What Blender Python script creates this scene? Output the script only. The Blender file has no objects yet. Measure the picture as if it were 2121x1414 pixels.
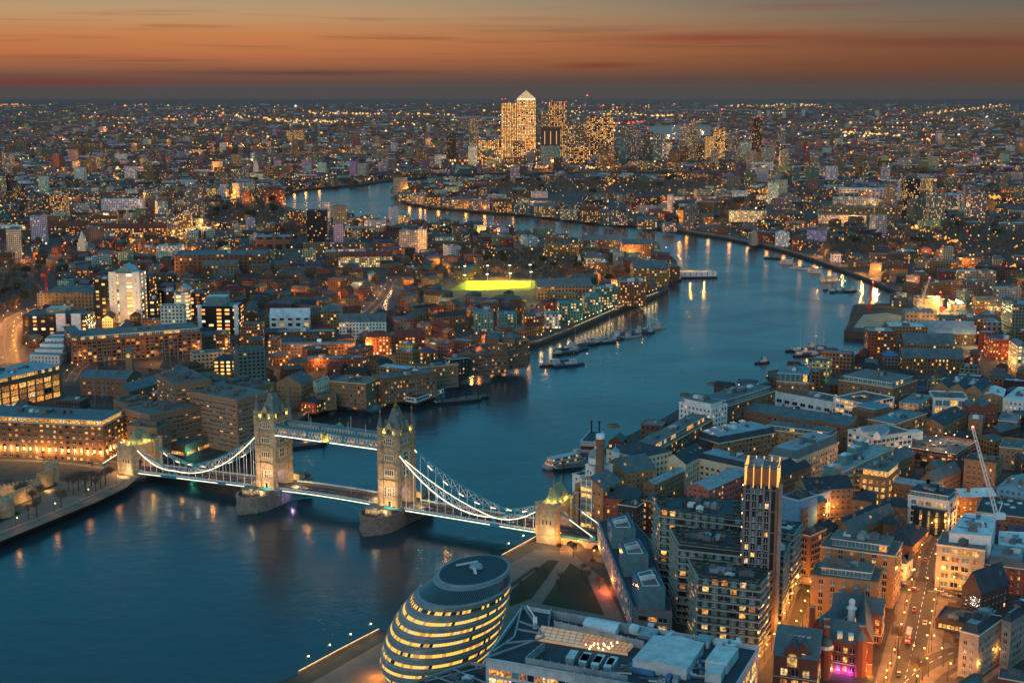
import bpy, math, random
import numpy as np
from mathutils import Vector
random.seed(7)
R = math.radians
PI = math.pi
scn = bpy.context.scene
COL = scn.collection

# ---------------------------------------------------------------- camera
H = 244.0                      # the viewing platform is 244 m above the river
FPX = 2870.0                   # focal length in pixels of a 2121 px wide frame
PITCH = math.atan((707 - 183.5) / FPX)
cd = bpy.data.cameras.new('camera')
cd.sensor_width = 36.0
cd.lens = FPX / 2121 * 36
cd.clip_start = 1.0
cd.clip_end = 120000
cam = bpy.data.objects.new('camera', cd)
COL.objects.link(cam)
cam.location = (0, 0, H)
cam.rotation_euler = (PI / 2 - PITCH, 0, 0)
scn.camera = cam
scn.view_settings.view_transform = 'Standard'
scn.view_settings.look = 'None'
scn.view_settings.exposure = 0.0
scn.view_settings.gamma = 1.0
scn.cycles.use_denoising = True
scn.cycles.denoiser = 'OPENIMAGEDENOISE'
scn.cycles.max_bounces = 5
scn.cycles.diffuse_bounces = 2
scn.cycles.glossy_bounces = 2
scn.cycles.transmission_bounces = 1
scn.cycles.volume_bounces = 0
scn.cycles.caustics_reflective = False
scn.cycles.caustics_refractive = False
scn.cycles.sample_clamp_indirect = 2.0
scn.cycles.use_light_tree = True

def lin(v):
 v /= 255.0
 return v / 12.92 if v <= 0.04045 else ((v + 0.055) / 1.055) ** 2.4

def S(r, g, b):
 return (lin(r), lin(g), lin(b), 1.0)

class NT:
 """small helper to write node trees"""
 def __init__(s, nt):
  s.nt = nt
  nt.nodes.clear()

 def n(s, typ, **kw):
  nd = s.nt.nodes.new(typ)
  for k, v in kw.items():
   setattr(nd, k, v)
  return nd

 def l(s, a, b):
  s.nt.links.new(a, b)

 def put(s, sock, v):
  if isinstance(v, bpy.types.NodeSocket):
   s.nt.links.new(v, sock)
  else:
   sock.default_value = v

 def m(s, op, a, b=None, c=None, clamp=False):
  nd = s.n('ShaderNodeMath', operation=op, use_clamp=clamp)
  s.put(nd.inputs[0], a)
  if b is not None:
   s.put(nd.inputs[1], b)
  if c is not None:
   s.put(nd.inputs[2], c)
  return nd.outputs[0]

 def mix(s, f, a, b, bt='MIX'):
  nd = s.n('ShaderNodeMix', data_type='RGBA', blend_type=bt)
  s.put(nd.inputs[0], f)
  s.put(nd.inputs[6], a)
  s.put(nd.inputs[7], b)
  return nd.outputs[2]

 def ramp(s, f, stops, interp='LINEAR'):
  nd = s.n('ShaderNodeValToRGB')
  cr = nd.color_ramp
  cr.interpolation = interp
  while len(cr.elements) < len(stops):
   cr.elements.new(0.5)
  for e, (p, c) in zip(cr.elements, stops):
   e.position = p
   e.color = c
  s.put(nd.inputs[0], f)
  return nd.outputs[0]

 def mr(s, v, a, b, c=0.0, d=1.0, smooth=False):
  nd = s.n('ShaderNodeMapRange')
  nd.interpolation_type = 'SMOOTHSTEP' if smooth else 'LINEAR'
  s.put(nd.inputs[0], v)
  for i, q in enumerate((a, b, c, d)):
   nd.inputs[i + 1].default_value = q
  return nd.outputs[0]

# ---------------------------------------------------------------- sky: dusk, the sun already below the western horizon behind the camera
world = bpy.data.worlds.new('World')
scn.world = world
world.use_nodes = True
t = NT(world.node_tree)
tc = t.n('ShaderNodeTexCoord')
sep = t.n('ShaderNodeSeparateXYZ')
t.l(tc.outputs['Generated'], sep.inputs[0])
dx, dy, dz = sep.outputs
f = t.mr(dz, -0.02, 0.14)

def zp(z):
 return (z + 0.02) / 0.16

def yz(y):
 return zp((183.5 - y) / 2870.0)

left = t.ramp(f, [(0.0, S(74, 71, 72)), (yz(206), S(84, 77, 75)), (yz(190), S(92, 80, 77)), (yz(172), S(100, 79, 71)), (yz(150), S(136, 90, 68)), (yz(115), S(188, 114, 72)), (yz(80), S(198, 128, 78)),
                  (yz(40), S(192, 150, 108)), (yz(0), S(172, 152, 122)), (zp(0.09), S(128, 136, 130)), (zp(0.14), S(92, 128, 142))])
right = t.ramp(f, [(0.0, S(74, 71, 72)), (yz(206), S(80, 75, 74)), (yz(190), S(86, 77, 74)), (yz(165), S(98, 70, 58)), (yz(135), S(114, 73, 51)), (yz(100), S(124, 82, 58)), (yz(60), S(124, 100, 80)),
                   (yz(30), S(112, 103, 92)), (yz(0), S(97, 99, 96)), (zp(0.09), S(84, 104, 110)), (zp(0.14), S(78, 116, 132))])
az = t.mr(dx, -0.22, 0.36, smooth=True)
low = t.mix(az, left, right)
# long thin streaks of cloud
comb = t.n('ShaderNodeCombineXYZ')
t.l(t.m('MULTIPLY', dx, 5.0), comb.inputs[0])
t.l(t.m('MULTIPLY', dz, 150.0), comb.inputs[1])
nz = t.n('ShaderNodeTexNoise')
nz.inputs['Scale'].default_value = 1.3
nz.inputs['Detail'].default_value = 5.0
nz.inputs['Roughness'].default_value = 0.55
t.l(comb.outputs[0], nz.inputs['Vector'])
wisps = t.mr(nz.outputs[0], 0.5, 0.78, smooth=True)
wz = t.m('MULTIPLY', t.mr(dz, -0.004, 0.006, smooth=True), t.mr(dz, 0.035, 0.062, 1.0, 0.25, smooth=True))
low = t.mix(t.m('MULTIPLY', t.m('MULTIPLY', wisps, wz), 0.6), low, S(112, 70, 58))

def streak(x0, y0, wx, wy, col, k):
 global low
 a = (x0 - 1060) / 2870.0
 z = (183.5 - y0) / 2870.0
 u = t.m('DIVIDE', t.m('SUBTRACT', dx, a), wx / 2870.0)
 v = t.m('DIVIDE', t.m('SUBTRACT', t.m('ADD', dz, t.m('MULTIPLY', t.m('SUBTRACT', nz.outputs[0], 0.5), 0.007)), z), wy / 2870.0)
 r2 = t.m('ADD', t.m('MULTIPLY', u, u), t.m('MULTIPLY', v, v))
 g = t.m('EXPONENT', t.m('MULTIPLY', r2, -1.0))
 low = t.mix(t.m('MULTIPLY', g, k, clamp=True), low, col)

streak(1500, 84, 230, 9, S(138, 66, 50), 0.78)
streak(1900, 95, 260, 10, S(112, 62, 50), 0.6)
streak(1660, 24, 150, 7, S(132, 84, 74), 0.55)
streak(1240, 137, 80, 4, S(124, 58, 40), 0.7)
streak(640, 153, 250, 6, S(98, 64, 58), 0.85)
streak(1500, 174, 800, 15, S(84, 70, 66), 0.6)
streak(700, 186, 900, 12, S(88, 76, 74), 0.5)
streak(160, 172, 260, 12, S(116, 60, 54), 0.75)
streak(180, 124, 110, 4, S(150, 88, 58), 0.6)
streak(1180, 63, 260, 4, S(150, 112, 84), 0.5)
nish = t.n('ShaderNodeTexSky', sky_type='NISHITA')
nish.sun_disc = False
nish.sun_elevation = R(3.0)
nish.sun_rotation = R(180 + 25)          # behind the camera, to the west
nish.altitude = 200
nish.air_density = 1.6
nish.dust_density = 0.6
nish.ozone_density = 5.0
up = t.mix(1.0, nish.outputs[0], (0.075, 0.135, 0.175, 1), 'MULTIPLY')
teal = t.ramp(t.mr(dz, 0.05, 1.0), [(0.0, S(82, 126, 136)), (0.12, S(58, 126, 146)), (0.35, S(46, 118, 140)), (1.0, S(46, 104, 124))])
up = t.mix(0.72, up, teal)
up = t.mix(1.0, up, (2.5, 2.6, 2.6, 1), 'MULTIPLY')
front = t.m('MULTIPLY', t.mr(dz, 0.08, 0.17, 1.0, 0.0, smooth=True), 1.0)
sky = t.mix(front, up, low)
bg = t.n('ShaderNodeBackground')
t.l(sky, bg.inputs[0])
bg.inputs[1].default_value = 1.0
out = t.n('ShaderNodeOutputWorld')
t.l(bg.outputs[0], out.inputs[0])

# afterglow of the set sun, a broad weak source low in the west
sl = bpy.data.lights.new('sun', 'SUN')
sl.energy = 0.85
sl.angle = R(40)
sl.color = (1.0, 0.76, 0.60)
so = bpy.data.objects.new('sun', sl)
COL.objects.link(so)
so.rotation_euler = (R(72), 0, R(-25))
so.location = (0, -100, 400)

# ---------------------------------------------------------------- picture <-> ground
_c, _s = math.cos(PITCH), math.sin(PITCH)
G = 5.0                                     # street level above the river

def at(px, py, z=G):
 a = (px - 1060.5) / FPX
 b = (707 - py) / FPX
 Y = _c + b * _s
 Z = -_s + b * _c
 k = (z - H) / Z
 return Vector((a * k, Y * k))

def proj(X, Y, Z):
 Z -= H
 f = Y * _c - Z * _s
 u = Y * _s + Z * _c
 return (1060.5 + FPX * X / f, 707 - FPX * u / f)

def zat(X, Y, py):
 b = (707 - py) / FPX
 return H + Y * (-_s + b * _c) / (_c + b * _s)

# ---------------------------------------------------------------- materials
MATS = {}

def mat(name, col, rough=0.8, metal=0.0, var=0.25, scale=0.15, emit=None, estr=1.0, spec=0.3, sample=True):
 if name in MATS:
  return MATS[name]
 m = bpy.data.materials.new(name)
 m.use_nodes = True
 k = NT(m.node_tree)
 p = k.n('ShaderNodeBsdfPrincipled')
 o = k.n('ShaderNodeOutputMaterial')
 k.l(p.outputs[0], o.inputs[0])
 c = tuple(col[:3]) + (1,)
 if var > 0:
  tcn = k.n('ShaderNodeTexCoord')
  n1 = k.n('ShaderNodeTexNoise')
  n1.inputs['Scale'].default_value = scale
  n1.inputs['Detail'].default_value = 8
  n1.inputs['Roughness'].default_value = 0.65
  k.l(tcn.outputs['Object'], n1.inputs['Vector'])
  oi = k.n('ShaderNodeObjectInfo')
  v = k.mr(n1.outputs[0], 0.3, 0.7, 1 - var, 1 + var)
  v2 = k.m('MULTIPLY', v, k.mr(oi.outputs['Random'], 0, 1, 1 - var * 0.5, 1 + var * 0.5))
  hsv = k.n('ShaderNodeHueSaturation')
  hsv.inputs['Color'].default_value = c
  k.l(v2, hsv.inputs['Value'])
  k.l(hsv.outputs[0], p.inputs['Base Color'])
 else:
  p.inputs['Base Color'].default_value = c
 p.inputs['Roughness'].default_value = rough
 p.inputs['Metallic'].default_value = metal
 p.inputs['Specular IOR Level'].default_value = spec
 if emit is not None:
  p.inputs['Emission Color'].default_value = tuple(emit[:3]) + (1,)
  p.inputs['Emission Strength'].default_value = estr
  if not sample:
   m.cycles.emission_sampling = 'NONE'
 MATS[name] = m
 return m

def glow(name, col, s, sample=False):
 return mat(name, (0.02, 0.02, 0.02), var=0, emit=col, estr=s, sample=sample)

def litglass(name, col, s):
 """a lit room behind glass: blinds, lamps and furniture make it uneven, every window its own brightness"""
 if name in MATS:
  return MATS[name]
 m = glow(name, col, s)
 k = NT.__new__(NT)
 k.nt = m.node_tree
 p = [n for n in k.nt.nodes if n.type == 'BSDF_PRINCIPLED'][0]
 tcn = k.n('ShaderNodeTexCoord')
 oi = k.n('ShaderNodeObjectInfo')
 va = k.n('ShaderNodeVectorMath', operation='ADD')
 k.l(tcn.outputs['Object'], va.inputs[0])
 cx = k.n('ShaderNodeCombineXYZ')
 k.l(k.m('MULTIPLY', oi.outputs['Random'], 91.0), cx.inputs[0])
 k.l(cx.outputs[0], va.inputs[1])
 nz = k.n('ShaderNodeTexNoise')
 nz.inputs['Scale'].default_value = .9
 nz.inputs['Detail'].default_value = 3
 k.l(va.outputs[0], nz.inputs['Vector'])
 e = k.m('MULTIPLY', k.mr(nz.outputs[0], .35, .68, .12, 1.35), k.mr(oi.outputs['Random'], 0, 1, s * .55, s * 1.15))
 k.l(e, p.inputs['Emission Strength'])
 k.l(k.mix(k.mr(nz.outputs[0], .4, .7), (col[0], col[1] * .72, col[2] * .5, 1), tuple(col) + (1,)), p.inputs['Emission Color'])
 return m

def facade():
 """walls of the distant city: rows of windows, some of them lit; colours and storey sizes come from per-face attributes"""
 m = bpy.data.materials.new('windowed_wall')
 m.use_nodes = True
 k = NT(m.node_tree)
 p = k.n('ShaderNodeBsdfPrincipled')
 o = k.n('ShaderNodeOutputMaterial')
 k.l(p.outputs[0], o.inputs[0])
 uv = k.n('ShaderNodeUVMap')
 sx = k.n('ShaderNodeSeparateXYZ')
 k.l(uv.outputs[0], sx.inputs[0])
 wc = k.n('ShaderNodeAttribute', attribute_name='wcol')
 wp = k.n('ShaderNodeAttribute', attribute_name='wpar')
 ws = k.n('ShaderNodeSeparateColor')
 k.l(wp.outputs['Color'], ws.inputs[0])
 lit, seed, bay = ws.outputs
 sto = wp.outputs['Alpha']
 u = k.m('DIVIDE', sx.outputs[0], bay)
 v = k.m('DIVIDE', sx.outputs[1], sto)
 fu, fv = k.m('FRACT', u), k.m('FRACT', v)
 cv = k.n('ShaderNodeCombineXYZ')
 k.l(k.m('FLOOR', u), cv.inputs[0])
 k.l(k.m('FLOOR', v), cv.inputs[1])
 k.l(k.m('MULTIPLY', seed, 977.0), cv.inputs[2])
 wn = k.n('ShaderNodeTexWhiteNoise', noise_dimensions='3D')
 k.l(cv.outputs[0], wn.inputs['Vector'])
 # window share of the bay varies per building
 hw = k.m('MULTIPLY_ADD', seed, 0.14, 0.18)
 mu = k.m('LESS_THAN', k.m('ABSOLUTE', k.m('SUBTRACT', fu, 0.5)), hw)
 mv = k.m('LESS_THAN', k.m('ABSOLUTE', k.m('SUBTRACT', fv, 0.52)), 0.27)
 win = k.m('MULTIPLY', mu, mv)
 isl = k.m('MULTIPLY', win, k.m('LESS_THAN', wn.outputs['Value'], lit))
 nz = k.n('ShaderNodeTexNoise')
 nz.inputs['Scale'].default_value = 0.12
 nz.inputs['Detail'].default_value = 6
 k.l(uv.outputs[0], nz.inputs['Vector'])
 wall = k.mix(1.0, wc.outputs['Color'], k.ramp(nz.outputs[0], [(0.25, (0.7, 0.7, 0.7, 1)), (0.75, (1.2, 1.2, 1.2, 1))]), 'MULTIPLY')
 base = k.mix(win, wall, (0.018, 0.024, 0.03, 1))
 k.l(base, p.inputs['Base Color'])
 k.l(k.m('MULTIPLY_ADD', win, -0.65, 0.85), p.inputs['Roughness'])
 p.inputs['Specular IOR Level'].default_value = 0.35
 sc = k.n('ShaderNodeSeparateColor')
 k.l(wn.outputs['Color'], sc.inputs[0])
 ecol = k.ramp(sc.outputs[1], [(0.0, (1.0, 0.30, 0.05, 1)), (0.45, (1.0, 0.48, 0.11, 1)), (0.85, (1.0, 0.64, 0.22, 1)), (1.0, (1.0, 0.8, 0.5, 1))])
 k.l(ecol, p.inputs['Emission Color'])
 k.l(k.m('MULTIPLY', k.m('MULTIPLY', isl, k.m('MULTIPLY_ADD', sc.outputs[2], 1.2, 0.35)), k.m('MULTIPLY_ADD', lit, 1.3, 0.85)), p.inputs['Emission Strength'])
 m.cycles.emission_sampling = 'NONE'
 return m

def rooftops():
 m = bpy.data.materials.new('roofing')
 m.use_nodes = True
 k = NT(m.node_tree)
 p = k.n('ShaderNodeBsdfPrincipled')
 o = k.n('ShaderNodeOutputMaterial')
 k.l(p.outputs[0], o.inputs[0])
 wc = k.n('ShaderNodeAttribute', attribute_name='wcol')
 g = k.n('ShaderNodeNewGeometry')
 nz = k.n('ShaderNodeTexNoise')
 nz.inputs['Scale'].default_value = 0.16
 nz.inputs['Detail'].default_value = 9
 nz.inputs['Roughness'].default_value = 0.7
 k.l(g.outputs['Position'], nz.inputs['Vector'])
 c = k.mix(1.0, wc.outputs['Color'], k.ramp(nz.outputs[0], [(0.3, (0.55, 0.55, 0.55, 1)), (0.7, (1.35, 1.35, 1.35, 1))]), 'MULTIPLY')
 k.l(c, p.inputs['Base Color'])
 p.inputs['Roughness'].default_value = 0.75
 p.inputs['Specular IOR Level'].default_value = 0.3
 return m

MW, MR = facade(), rooftops()

# ---------------------------------------------------------------- object helpers

def props(o, label=None, cat=None, group=None, kind=None):
 for k, v in (('label', label), ('category', cat), ('group', group), ('kind', kind)):
  if v:
   o[k] = v
 return o

class MB:
 """collects faces, builds ONE mesh object"""
 def __init__(s):
  s.v = []
  s.f = []
  s.mi = []
  s.uv = []
  s.col = []
  s.par = []
  s.smooth = []

 def face(s, pts, mi=0, uv=None, col=(.3, .3, .3, 1), par=(.1, .5, 3, 3.2), sm=False):
  b = len(s.v)
  s.v.extend([tuple(p) for p in pts])
  s.f.append(tuple(range(b, b + len(pts))))
  s.mi.append(mi)
  s.uv.extend(uv if uv else [(0, 0)] * len(pts))
  s.col.append(col)
  s.par.append(par)
  s.smooth.append(sm)

 def wall(s, a, b, z0, z1, mi=0, **kw):
  L = math.hypot(b[0] - a[0], b[1] - a[1])
  s.face([(a[0], a[1], z0), (b[0], b[1], z0), (b[0], b[1], z1), (a[0], a[1], z1)], mi, [(0, 0), (L, 0), (L, z1 - z0), (0, z1 - z0)], **kw)

 def prism(s, poly, z0, z1, mi=0, top=None, bottom=False, tkw={}, **kw):
  """poly anticlockwise"""
  n = len(poly)
  for i in range(n):
   s.wall(poly[i], poly[(i + 1) % n], z0, z1, mi, **kw)
  if top is not None:
   s.face([(p[0], p[1], z1) for p in poly], top, **(tkw or kw))
  if bottom:
   s.face([(p[0], p[1], z0) for p in reversed(poly)], mi, **kw)

 def box(s, cx, cy, z0, w, d, h, ang=0.0, mi=0, top=None, bottom=True, **kw):
  s.prism(rect(cx, cy, w, d, ang), z0, z0 + h, mi, mi if top is None else top, bottom, **kw)

 def frustum(s, cx, cy, z0, z1, r0, r1, n=12, mi=0, cap=True, sm=True, ang=0.0, **kw):
  p = [(math.cos(ang + 2 * PI * i / n), math.sin(ang + 2 * PI * i / n)) for i in range(n)]
  for i in range(n):
   a, b = p[i], p[(i + 1) % n]
   q = [(cx + a[0] * r0, cy + a[1] * r0, z0), (cx + b[0] * r0, cy + b[1] * r0, z0), (cx + b[0] * r1, cy + b[1] * r1, z1), (cx + a[0] * r1, cy + a[1] * r1, z1)]
   if r1 < 1e-4:
    q = q[:3]
   s.face(q, mi, sm=sm, **kw)
  if cap and r1 > 1e-4:
   s.face([(cx + a[0] * r1, cy + a[1] * r1, z1) for a in p], mi, **kw)

 def bar(s, p, q, r, n=4, mi=0, **kw):
  p, q = Vector(p), Vector(q)
  d = (q - p)
  if d.length < 1e-6:
   return
  d.normalize()
  up = Vector((0, 0, 1)) if abs(d.z) < 0.95 else Vector((1, 0, 0))
  a = d.cross(up).normalized()
  b = a.cross(d)
  ring = [(math.cos(PI / n + 2 * PI * i / n) * r, math.sin(PI / n + 2 * PI * i / n) * r) for i in range(n)]
  for i in range(n):
   c0, c1 = ring[i], ring[(i + 1) % n]
   s.face([p + a * c0[0] + b * c0[1], p + a * c1[0] + b * c1[1], q + a * c1[0] + b * c1[1], q + a * c0[0] + b * c0[1]], mi, **kw)
  s.face([q + a * c[0] + b * c[1] for c in ring], mi, **kw)
  s.face([p + a * c[0] + b * c[1] for c in reversed(ring)], mi, **kw)

 def dome(s, cx, cy, z0, r, h, n=16, m=6, mi=0, **kw):
  for j in range(m):
   a0, a1 = PI / 2 * j / m, PI / 2 * (j + 1) / m
   s.frustum(cx, cy, z0 + h * math.sin(a0), z0 + h * math.sin(a1), r * math.cos(a0), r * math.cos(a1) if j < m - 1 else 0, n, mi, cap=False, **kw)

 def mesh(s, name, mats):
  me = bpy.data.meshes.new(name)
  me.from_pydata(s.v, [], s.f)
  for m in mats:
   me.materials.append(m)
  nf = len(s.f)
  me.polygons.foreach_set('material_index', s.mi)
  me.polygons.foreach_set('use_smooth', s.smooth)
  ul = me.uv_layers.new(name='UVMap')
  ul.data.foreach_set('uv', np.array(s.uv, dtype=np.float32).ravel())
  if MW in mats or MR in mats:
   a = me.attributes.new('wcol', 'FLOAT_COLOR', 'FACE')
   a.data.foreach_set('color', np.array([tuple(c[:3]) + (1,) for c in s.col], dtype=np.float32).ravel())
   a = me.attributes.new('wpar', 'FLOAT_COLOR', 'FACE')
   a.data.foreach_set('color', np.array(s.par, dtype=np.float32).ravel())
  me.update()
  return me

 def build(s, name, mats, parent=None, **kw):
  if not isinstance(mats, (list, tuple)):
   mats = [mats]
  me = s.mesh(name, mats)
  if any(s.smooth):
   import bmesh
   bm = bmesh.new()
   bm.from_mesh(me)
   bmesh.ops.remove_doubles(bm, verts=bm.verts, dist=0.0005)
   bm.to_mesh(me)
   bm.free()
  o = bpy.data.objects.new(name, me)
  COL.objects.link(o)
  if parent is not None:
   o.parent = parent
   from mathutils import Matrix
   o.matrix_parent_inverse = Matrix.Translation(-parent.location) if parent.parent is None and parent.type == 'EMPTY' else Matrix()
  return props(o, **kw)

def rect(cx, cy, w, d, ang=0.0):
 c, s = math.cos(ang), math.sin(ang)
 return [(cx + c * x - s * y, cy + s * x + c * y) for x, y in ((-w / 2, -d / 2), (w / 2, -d / 2), (w / 2, d / 2), (-w / 2, d / 2))]

def empty(name, loc, label=None, cat=None, group=None, kind=None):
 o = bpy.data.objects.new(name, None)
 o.empty_display_size = 1
 o.location = loc
 COL.objects.link(o)
 return props(o, label, cat, group, kind)

def link_copy(o, parent=None, loc=None, rotz=None):
 c = o.copy()
 COL.objects.link(c)
 if parent is not None:
  c.parent = parent
 if loc is not None:
  c.location = loc
 if rotz is not None:
  c.rotation_euler[2] = rotz
 return c

def lamp(name, loc, watts, col, rad=0.3, parent=None, spot=None):
 l = bpy.data.lights.new(name, 'SPOT' if spot else 'POINT')
 l.energy = watts
 l.color = col
 l.shadow_soft_size = rad
 o = bpy.data.objects.new(name, l)
 if spot:
  l.spot_size = spot[1]
  l.spot_blend = 0.6
  o.rotation_euler = Vector(spot[0]).to_track_quat('-Z', 'Y').to_euler()
 o.location = loc
 COL.objects.link(o)
 if parent is not None:
  o.parent = parent
 return o

SODIUM = (1.0, 0.35, 0.055)
WARM = (1.0, 0.66, 0.28)
WHITE = (1.0, 0.9, 0.72)

# ---------------------------------------------------------------- occupied ground
CELL = 4.0
OCC = set()

def pip(x, y, poly):
 r = False
 n = len(poly)
 j = n - 1
 for i in range(n):
  xi, yi = poly[i][0], poly[i][1]
  xj, yj = poly[j][0], poly[j][1]
  if (yi > y) != (yj > y) and x < (xj - xi) * (y - yi) / (yj - yi) + xi:
   r = not r
  j = i
 return r

def cells(cx, cy, w, d, ang, pad=0.0):
 w += 2 * pad
 d += 2 * pad
 nx, ny = max(2, int(w / 3) + 1), max(2, int(d / 3) + 1)
 c, s = math.cos(ang), math.sin(ang)
 for i in range(nx):
  for j in range(ny):
   x, y = (i / (nx - 1) - .5) * w, (j / (ny - 1) - .5) * d
   yield (int((cx + c * x - s * y) // CELL), int((cy + s * x + c * y) // CELL))

def take(cx, cy, w, d, ang, pad=2.0):
 OCC.update(cells(cx, cy, w, d, ang, pad))

def take_line(pts, w):
 for a, b in zip(pts, pts[1:]):
  a, b = Vector(a[:2]), Vector(b[:2])
  m = (a + b) / 2
  take(m.x, m.y, (b - a).length, w, math.atan2(b.y - a.y, b.x - a.x), 0)

def take_poly(poly):
 xs = [p[0] for p in poly]
 ys = [p[1] for p in poly]
 for i in range(int(min(xs) // CELL), int(max(xs) // CELL) + 1):
  for j in range(int(min(ys) // CELL), int(max(ys) // CELL) + 1):
   if pip((i + .5) * CELL, (j + .5) * CELL, poly):
    OCC.add((i, j))

def is_free(cx, cy, w, d, ang, pad=1.0):
 return not any(c in OCC for c in cells(cx, cy, w, d, ang, pad))

# ================================================================ SETTING: river and land
south_px = [(620, 1418), (700, 1374), (785, 1329), (880, 1275), (1040, 1172), (1112, 1132), (1112, 1134), (1150, 1122), (1180, 1040), (1188, 1012), (1215, 975), (1262, 935), (1372, 880), (1440, 840), (1602, 800), (1590, 780), (1640, 770), (1700, 762),
   (1786, 744), (1790, 700), (1755, 692), (1762, 655), (1768, 640), (1880, 636), (1880, 620), (1800, 585), (1720, 555), (1660, 534), (1600, 517), (1500, 496), (1400, 481), (1310, 470),
   (1240, 466), (1180, 459), (1100, 449), (1000, 441), (900, 433), (845, 424), (818, 411), (817, 402), (850, 390), (900, 381), (1000, 374), (1150, 371.5), (1400, 372), (1686, 368), (1930, 369), (2121, 369), (2400, 369)]
north_px = [(-60, 1152), (0, 1125), (100, 1086), (200, 1042), (262, 1012), (300, 1000), (420, 968), (520, 935), (626, 876), (662, 850), (735, 828), (800, 822), (860, 815), (925, 795), (982, 768), (1097, 742), (1074, 722), (1114, 718), (1190, 688),
   (1291, 643), (1363, 615), (1384, 603), (1382, 592), (1412, 580), (1410, 560), (1391, 537), (1330, 518), (1240, 505), (1180, 497), (1060, 483), (960, 470), (860, 464), (700, 454), (620, 444), (590, 428),
   (578, 411), (600, 400), (645, 393), (751, 384.6), (807, 376), (900, 368), (1000, 362), (1150, 359), (1400, 358), (1700, 358), (2121, 356.5), (2400, 356)]
SOUTH = [at(x, y, 0) for x, y in south_px]
NORTH = [at(x, y, 0) for x, y in north_px]
SOUTH = [Vector((-160, 300)), Vector((-128, 500))] + SOUTH[0:] + [Vector((9000, 3900)), Vector((9000, 300))]
d0 = (NORTH[0] - NORTH[1]).normalized()
NORTH = [NORTH[0] + d0 * 900] + NORTH + [Vector((9000, 4010)), Vector((33000, 4010)), Vector((33000, 33000)), Vector((-33000, 33000)), Vector((-33000, 300)), Vector((-2500, 300))]

def on_land(x, y):
 return pip(x, y, SOUTH) or pip(x, y, NORTH)

def ground_mat():
 m = bpy.data.materials.new('city_ground')
 m.use_nodes = True
 k = NT(m.node_tree)
 p = k.n('ShaderNodeBsdfPrincipled')
 o = k.n('ShaderNodeOutputMaterial')
 k.l(p.outputs[0], o.inputs[0])
 g = k.n('ShaderNodeNewGeometry')
 n1 = k.n('ShaderNodeTexNoise')
 n1.inputs['Scale'].default_value = 0.004
 n1.inputs['Detail'].default_value = 10
 n1.inputs['Roughness'].default_value = 0.7
 k.l(g.outputs['Position'], n1.inputs['Vector'])
 n2 = k.n('ShaderNodeTexNoise')
 n2.inputs['Scale'].default_value = 0.12
 n2.inputs['Detail'].default_value = 6
 k.l(g.outputs['Position'], n2.inputs['Vector'])
 c = k.ramp(n1.outputs[0], [(0.35, (0.022, 0.026, 0.018, 1)), (0.48, (0.05, 0.042, 0.036, 1)), (0.6, (0.075, 0.066, 0.058, 1))])
 c = k.mix(1.0, c, k.ramp(n2.outputs[0], [(0.3, (0.6, 0.6, 0.6, 1)), (0.7, (1.4, 1.4, 1.4, 1))]), 'MULTIPLY')
 k.l(c, p.inputs['Base Color'])
 p.inputs['Roughness'].default_value = 0.9
 return m

def bank_mat():
 m = bpy.data.materials.new('river_wall_stone')
 m.use_nodes = True
 k = NT(m.node_tree)
 p = k.n('ShaderNodeBsdfPrincipled')
 o = k.n('ShaderNodeOutputMaterial')
 k.l(p.outputs[0], o.inputs[0])
 g = k.n('ShaderNodeNewGeometry')
 sp = k.n('ShaderNodeSeparateXYZ')
 k.l(g.outputs['Position'], sp.inputs[0])
 n1 = k.n('ShaderNodeTexNoise')
 n1.inputs['Scale'].default_value = 0.3
 n1.inputs['Detail'].default_value = 8
 k.l(g.outputs['Position'], n1.inputs['Vector'])
 h = k.m('ADD', sp.outputs[2], k.m('MULTIPLY', n1.outputs[0], 2.0))
 c = k.ramp(k.mr(h, 0, 6), [(0.3, (0.012, 0.016, 0.012, 1)), (0.62, (0.03, 0.034, 0.026, 1)), (0.8, (0.13, 0.115, 0.1, 1))])   # weed up to the high-water mark
 k.l(c, p.inputs['Base Color'])
 p.inputs['Roughness'].default_value = 0.7
 return m

M_GROUND, M_BANK = ground_mat(), bank_mat()

def land(name, poly):
 from mathutils.geometry import tessellate_polygon
 me = bpy.data.meshes.new(name)
 n = len(poly)
 v = [(p.x, p.y, G) for p in poly] + [(p.x, p.y, -3.0) for p in poly]
 tri = tessellate_polygon([[Vector((p.x, p.y, 0)) for p in poly]])
 area = sum(poly[i].x * poly[(i + 1) % n].y - poly[(i + 1) % n].x * poly[i].y for i in range(n))
 f = []
 for a in tri:
  p0, p1, p2 = (poly[i] for i in a)
  ccw = (p1 - p0).cross(p2 - p0) > 0
  f.append(tuple(a) if ccw else tuple(reversed(a)))
 nt = len(f)
 for i in range(n):
  j = (i + 1) % n
  f.append((i + n, j + n, j, i) if area > 0 else (j + n, i + n, i, j))
 me.from_pydata(v, [], f)
 me.materials.append(M_GROUND)
 me.materials.append(M_BANK)
 me.polygons.foreach_set('material_index', [0] * nt + [1] * n)
 me.update()
 o = bpy.data.objects.new(name, me)
 COL.objects.link(o)
 return props(o, kind='structure')

land('ground', SOUTH)
land('ground', NORTH)

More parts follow.
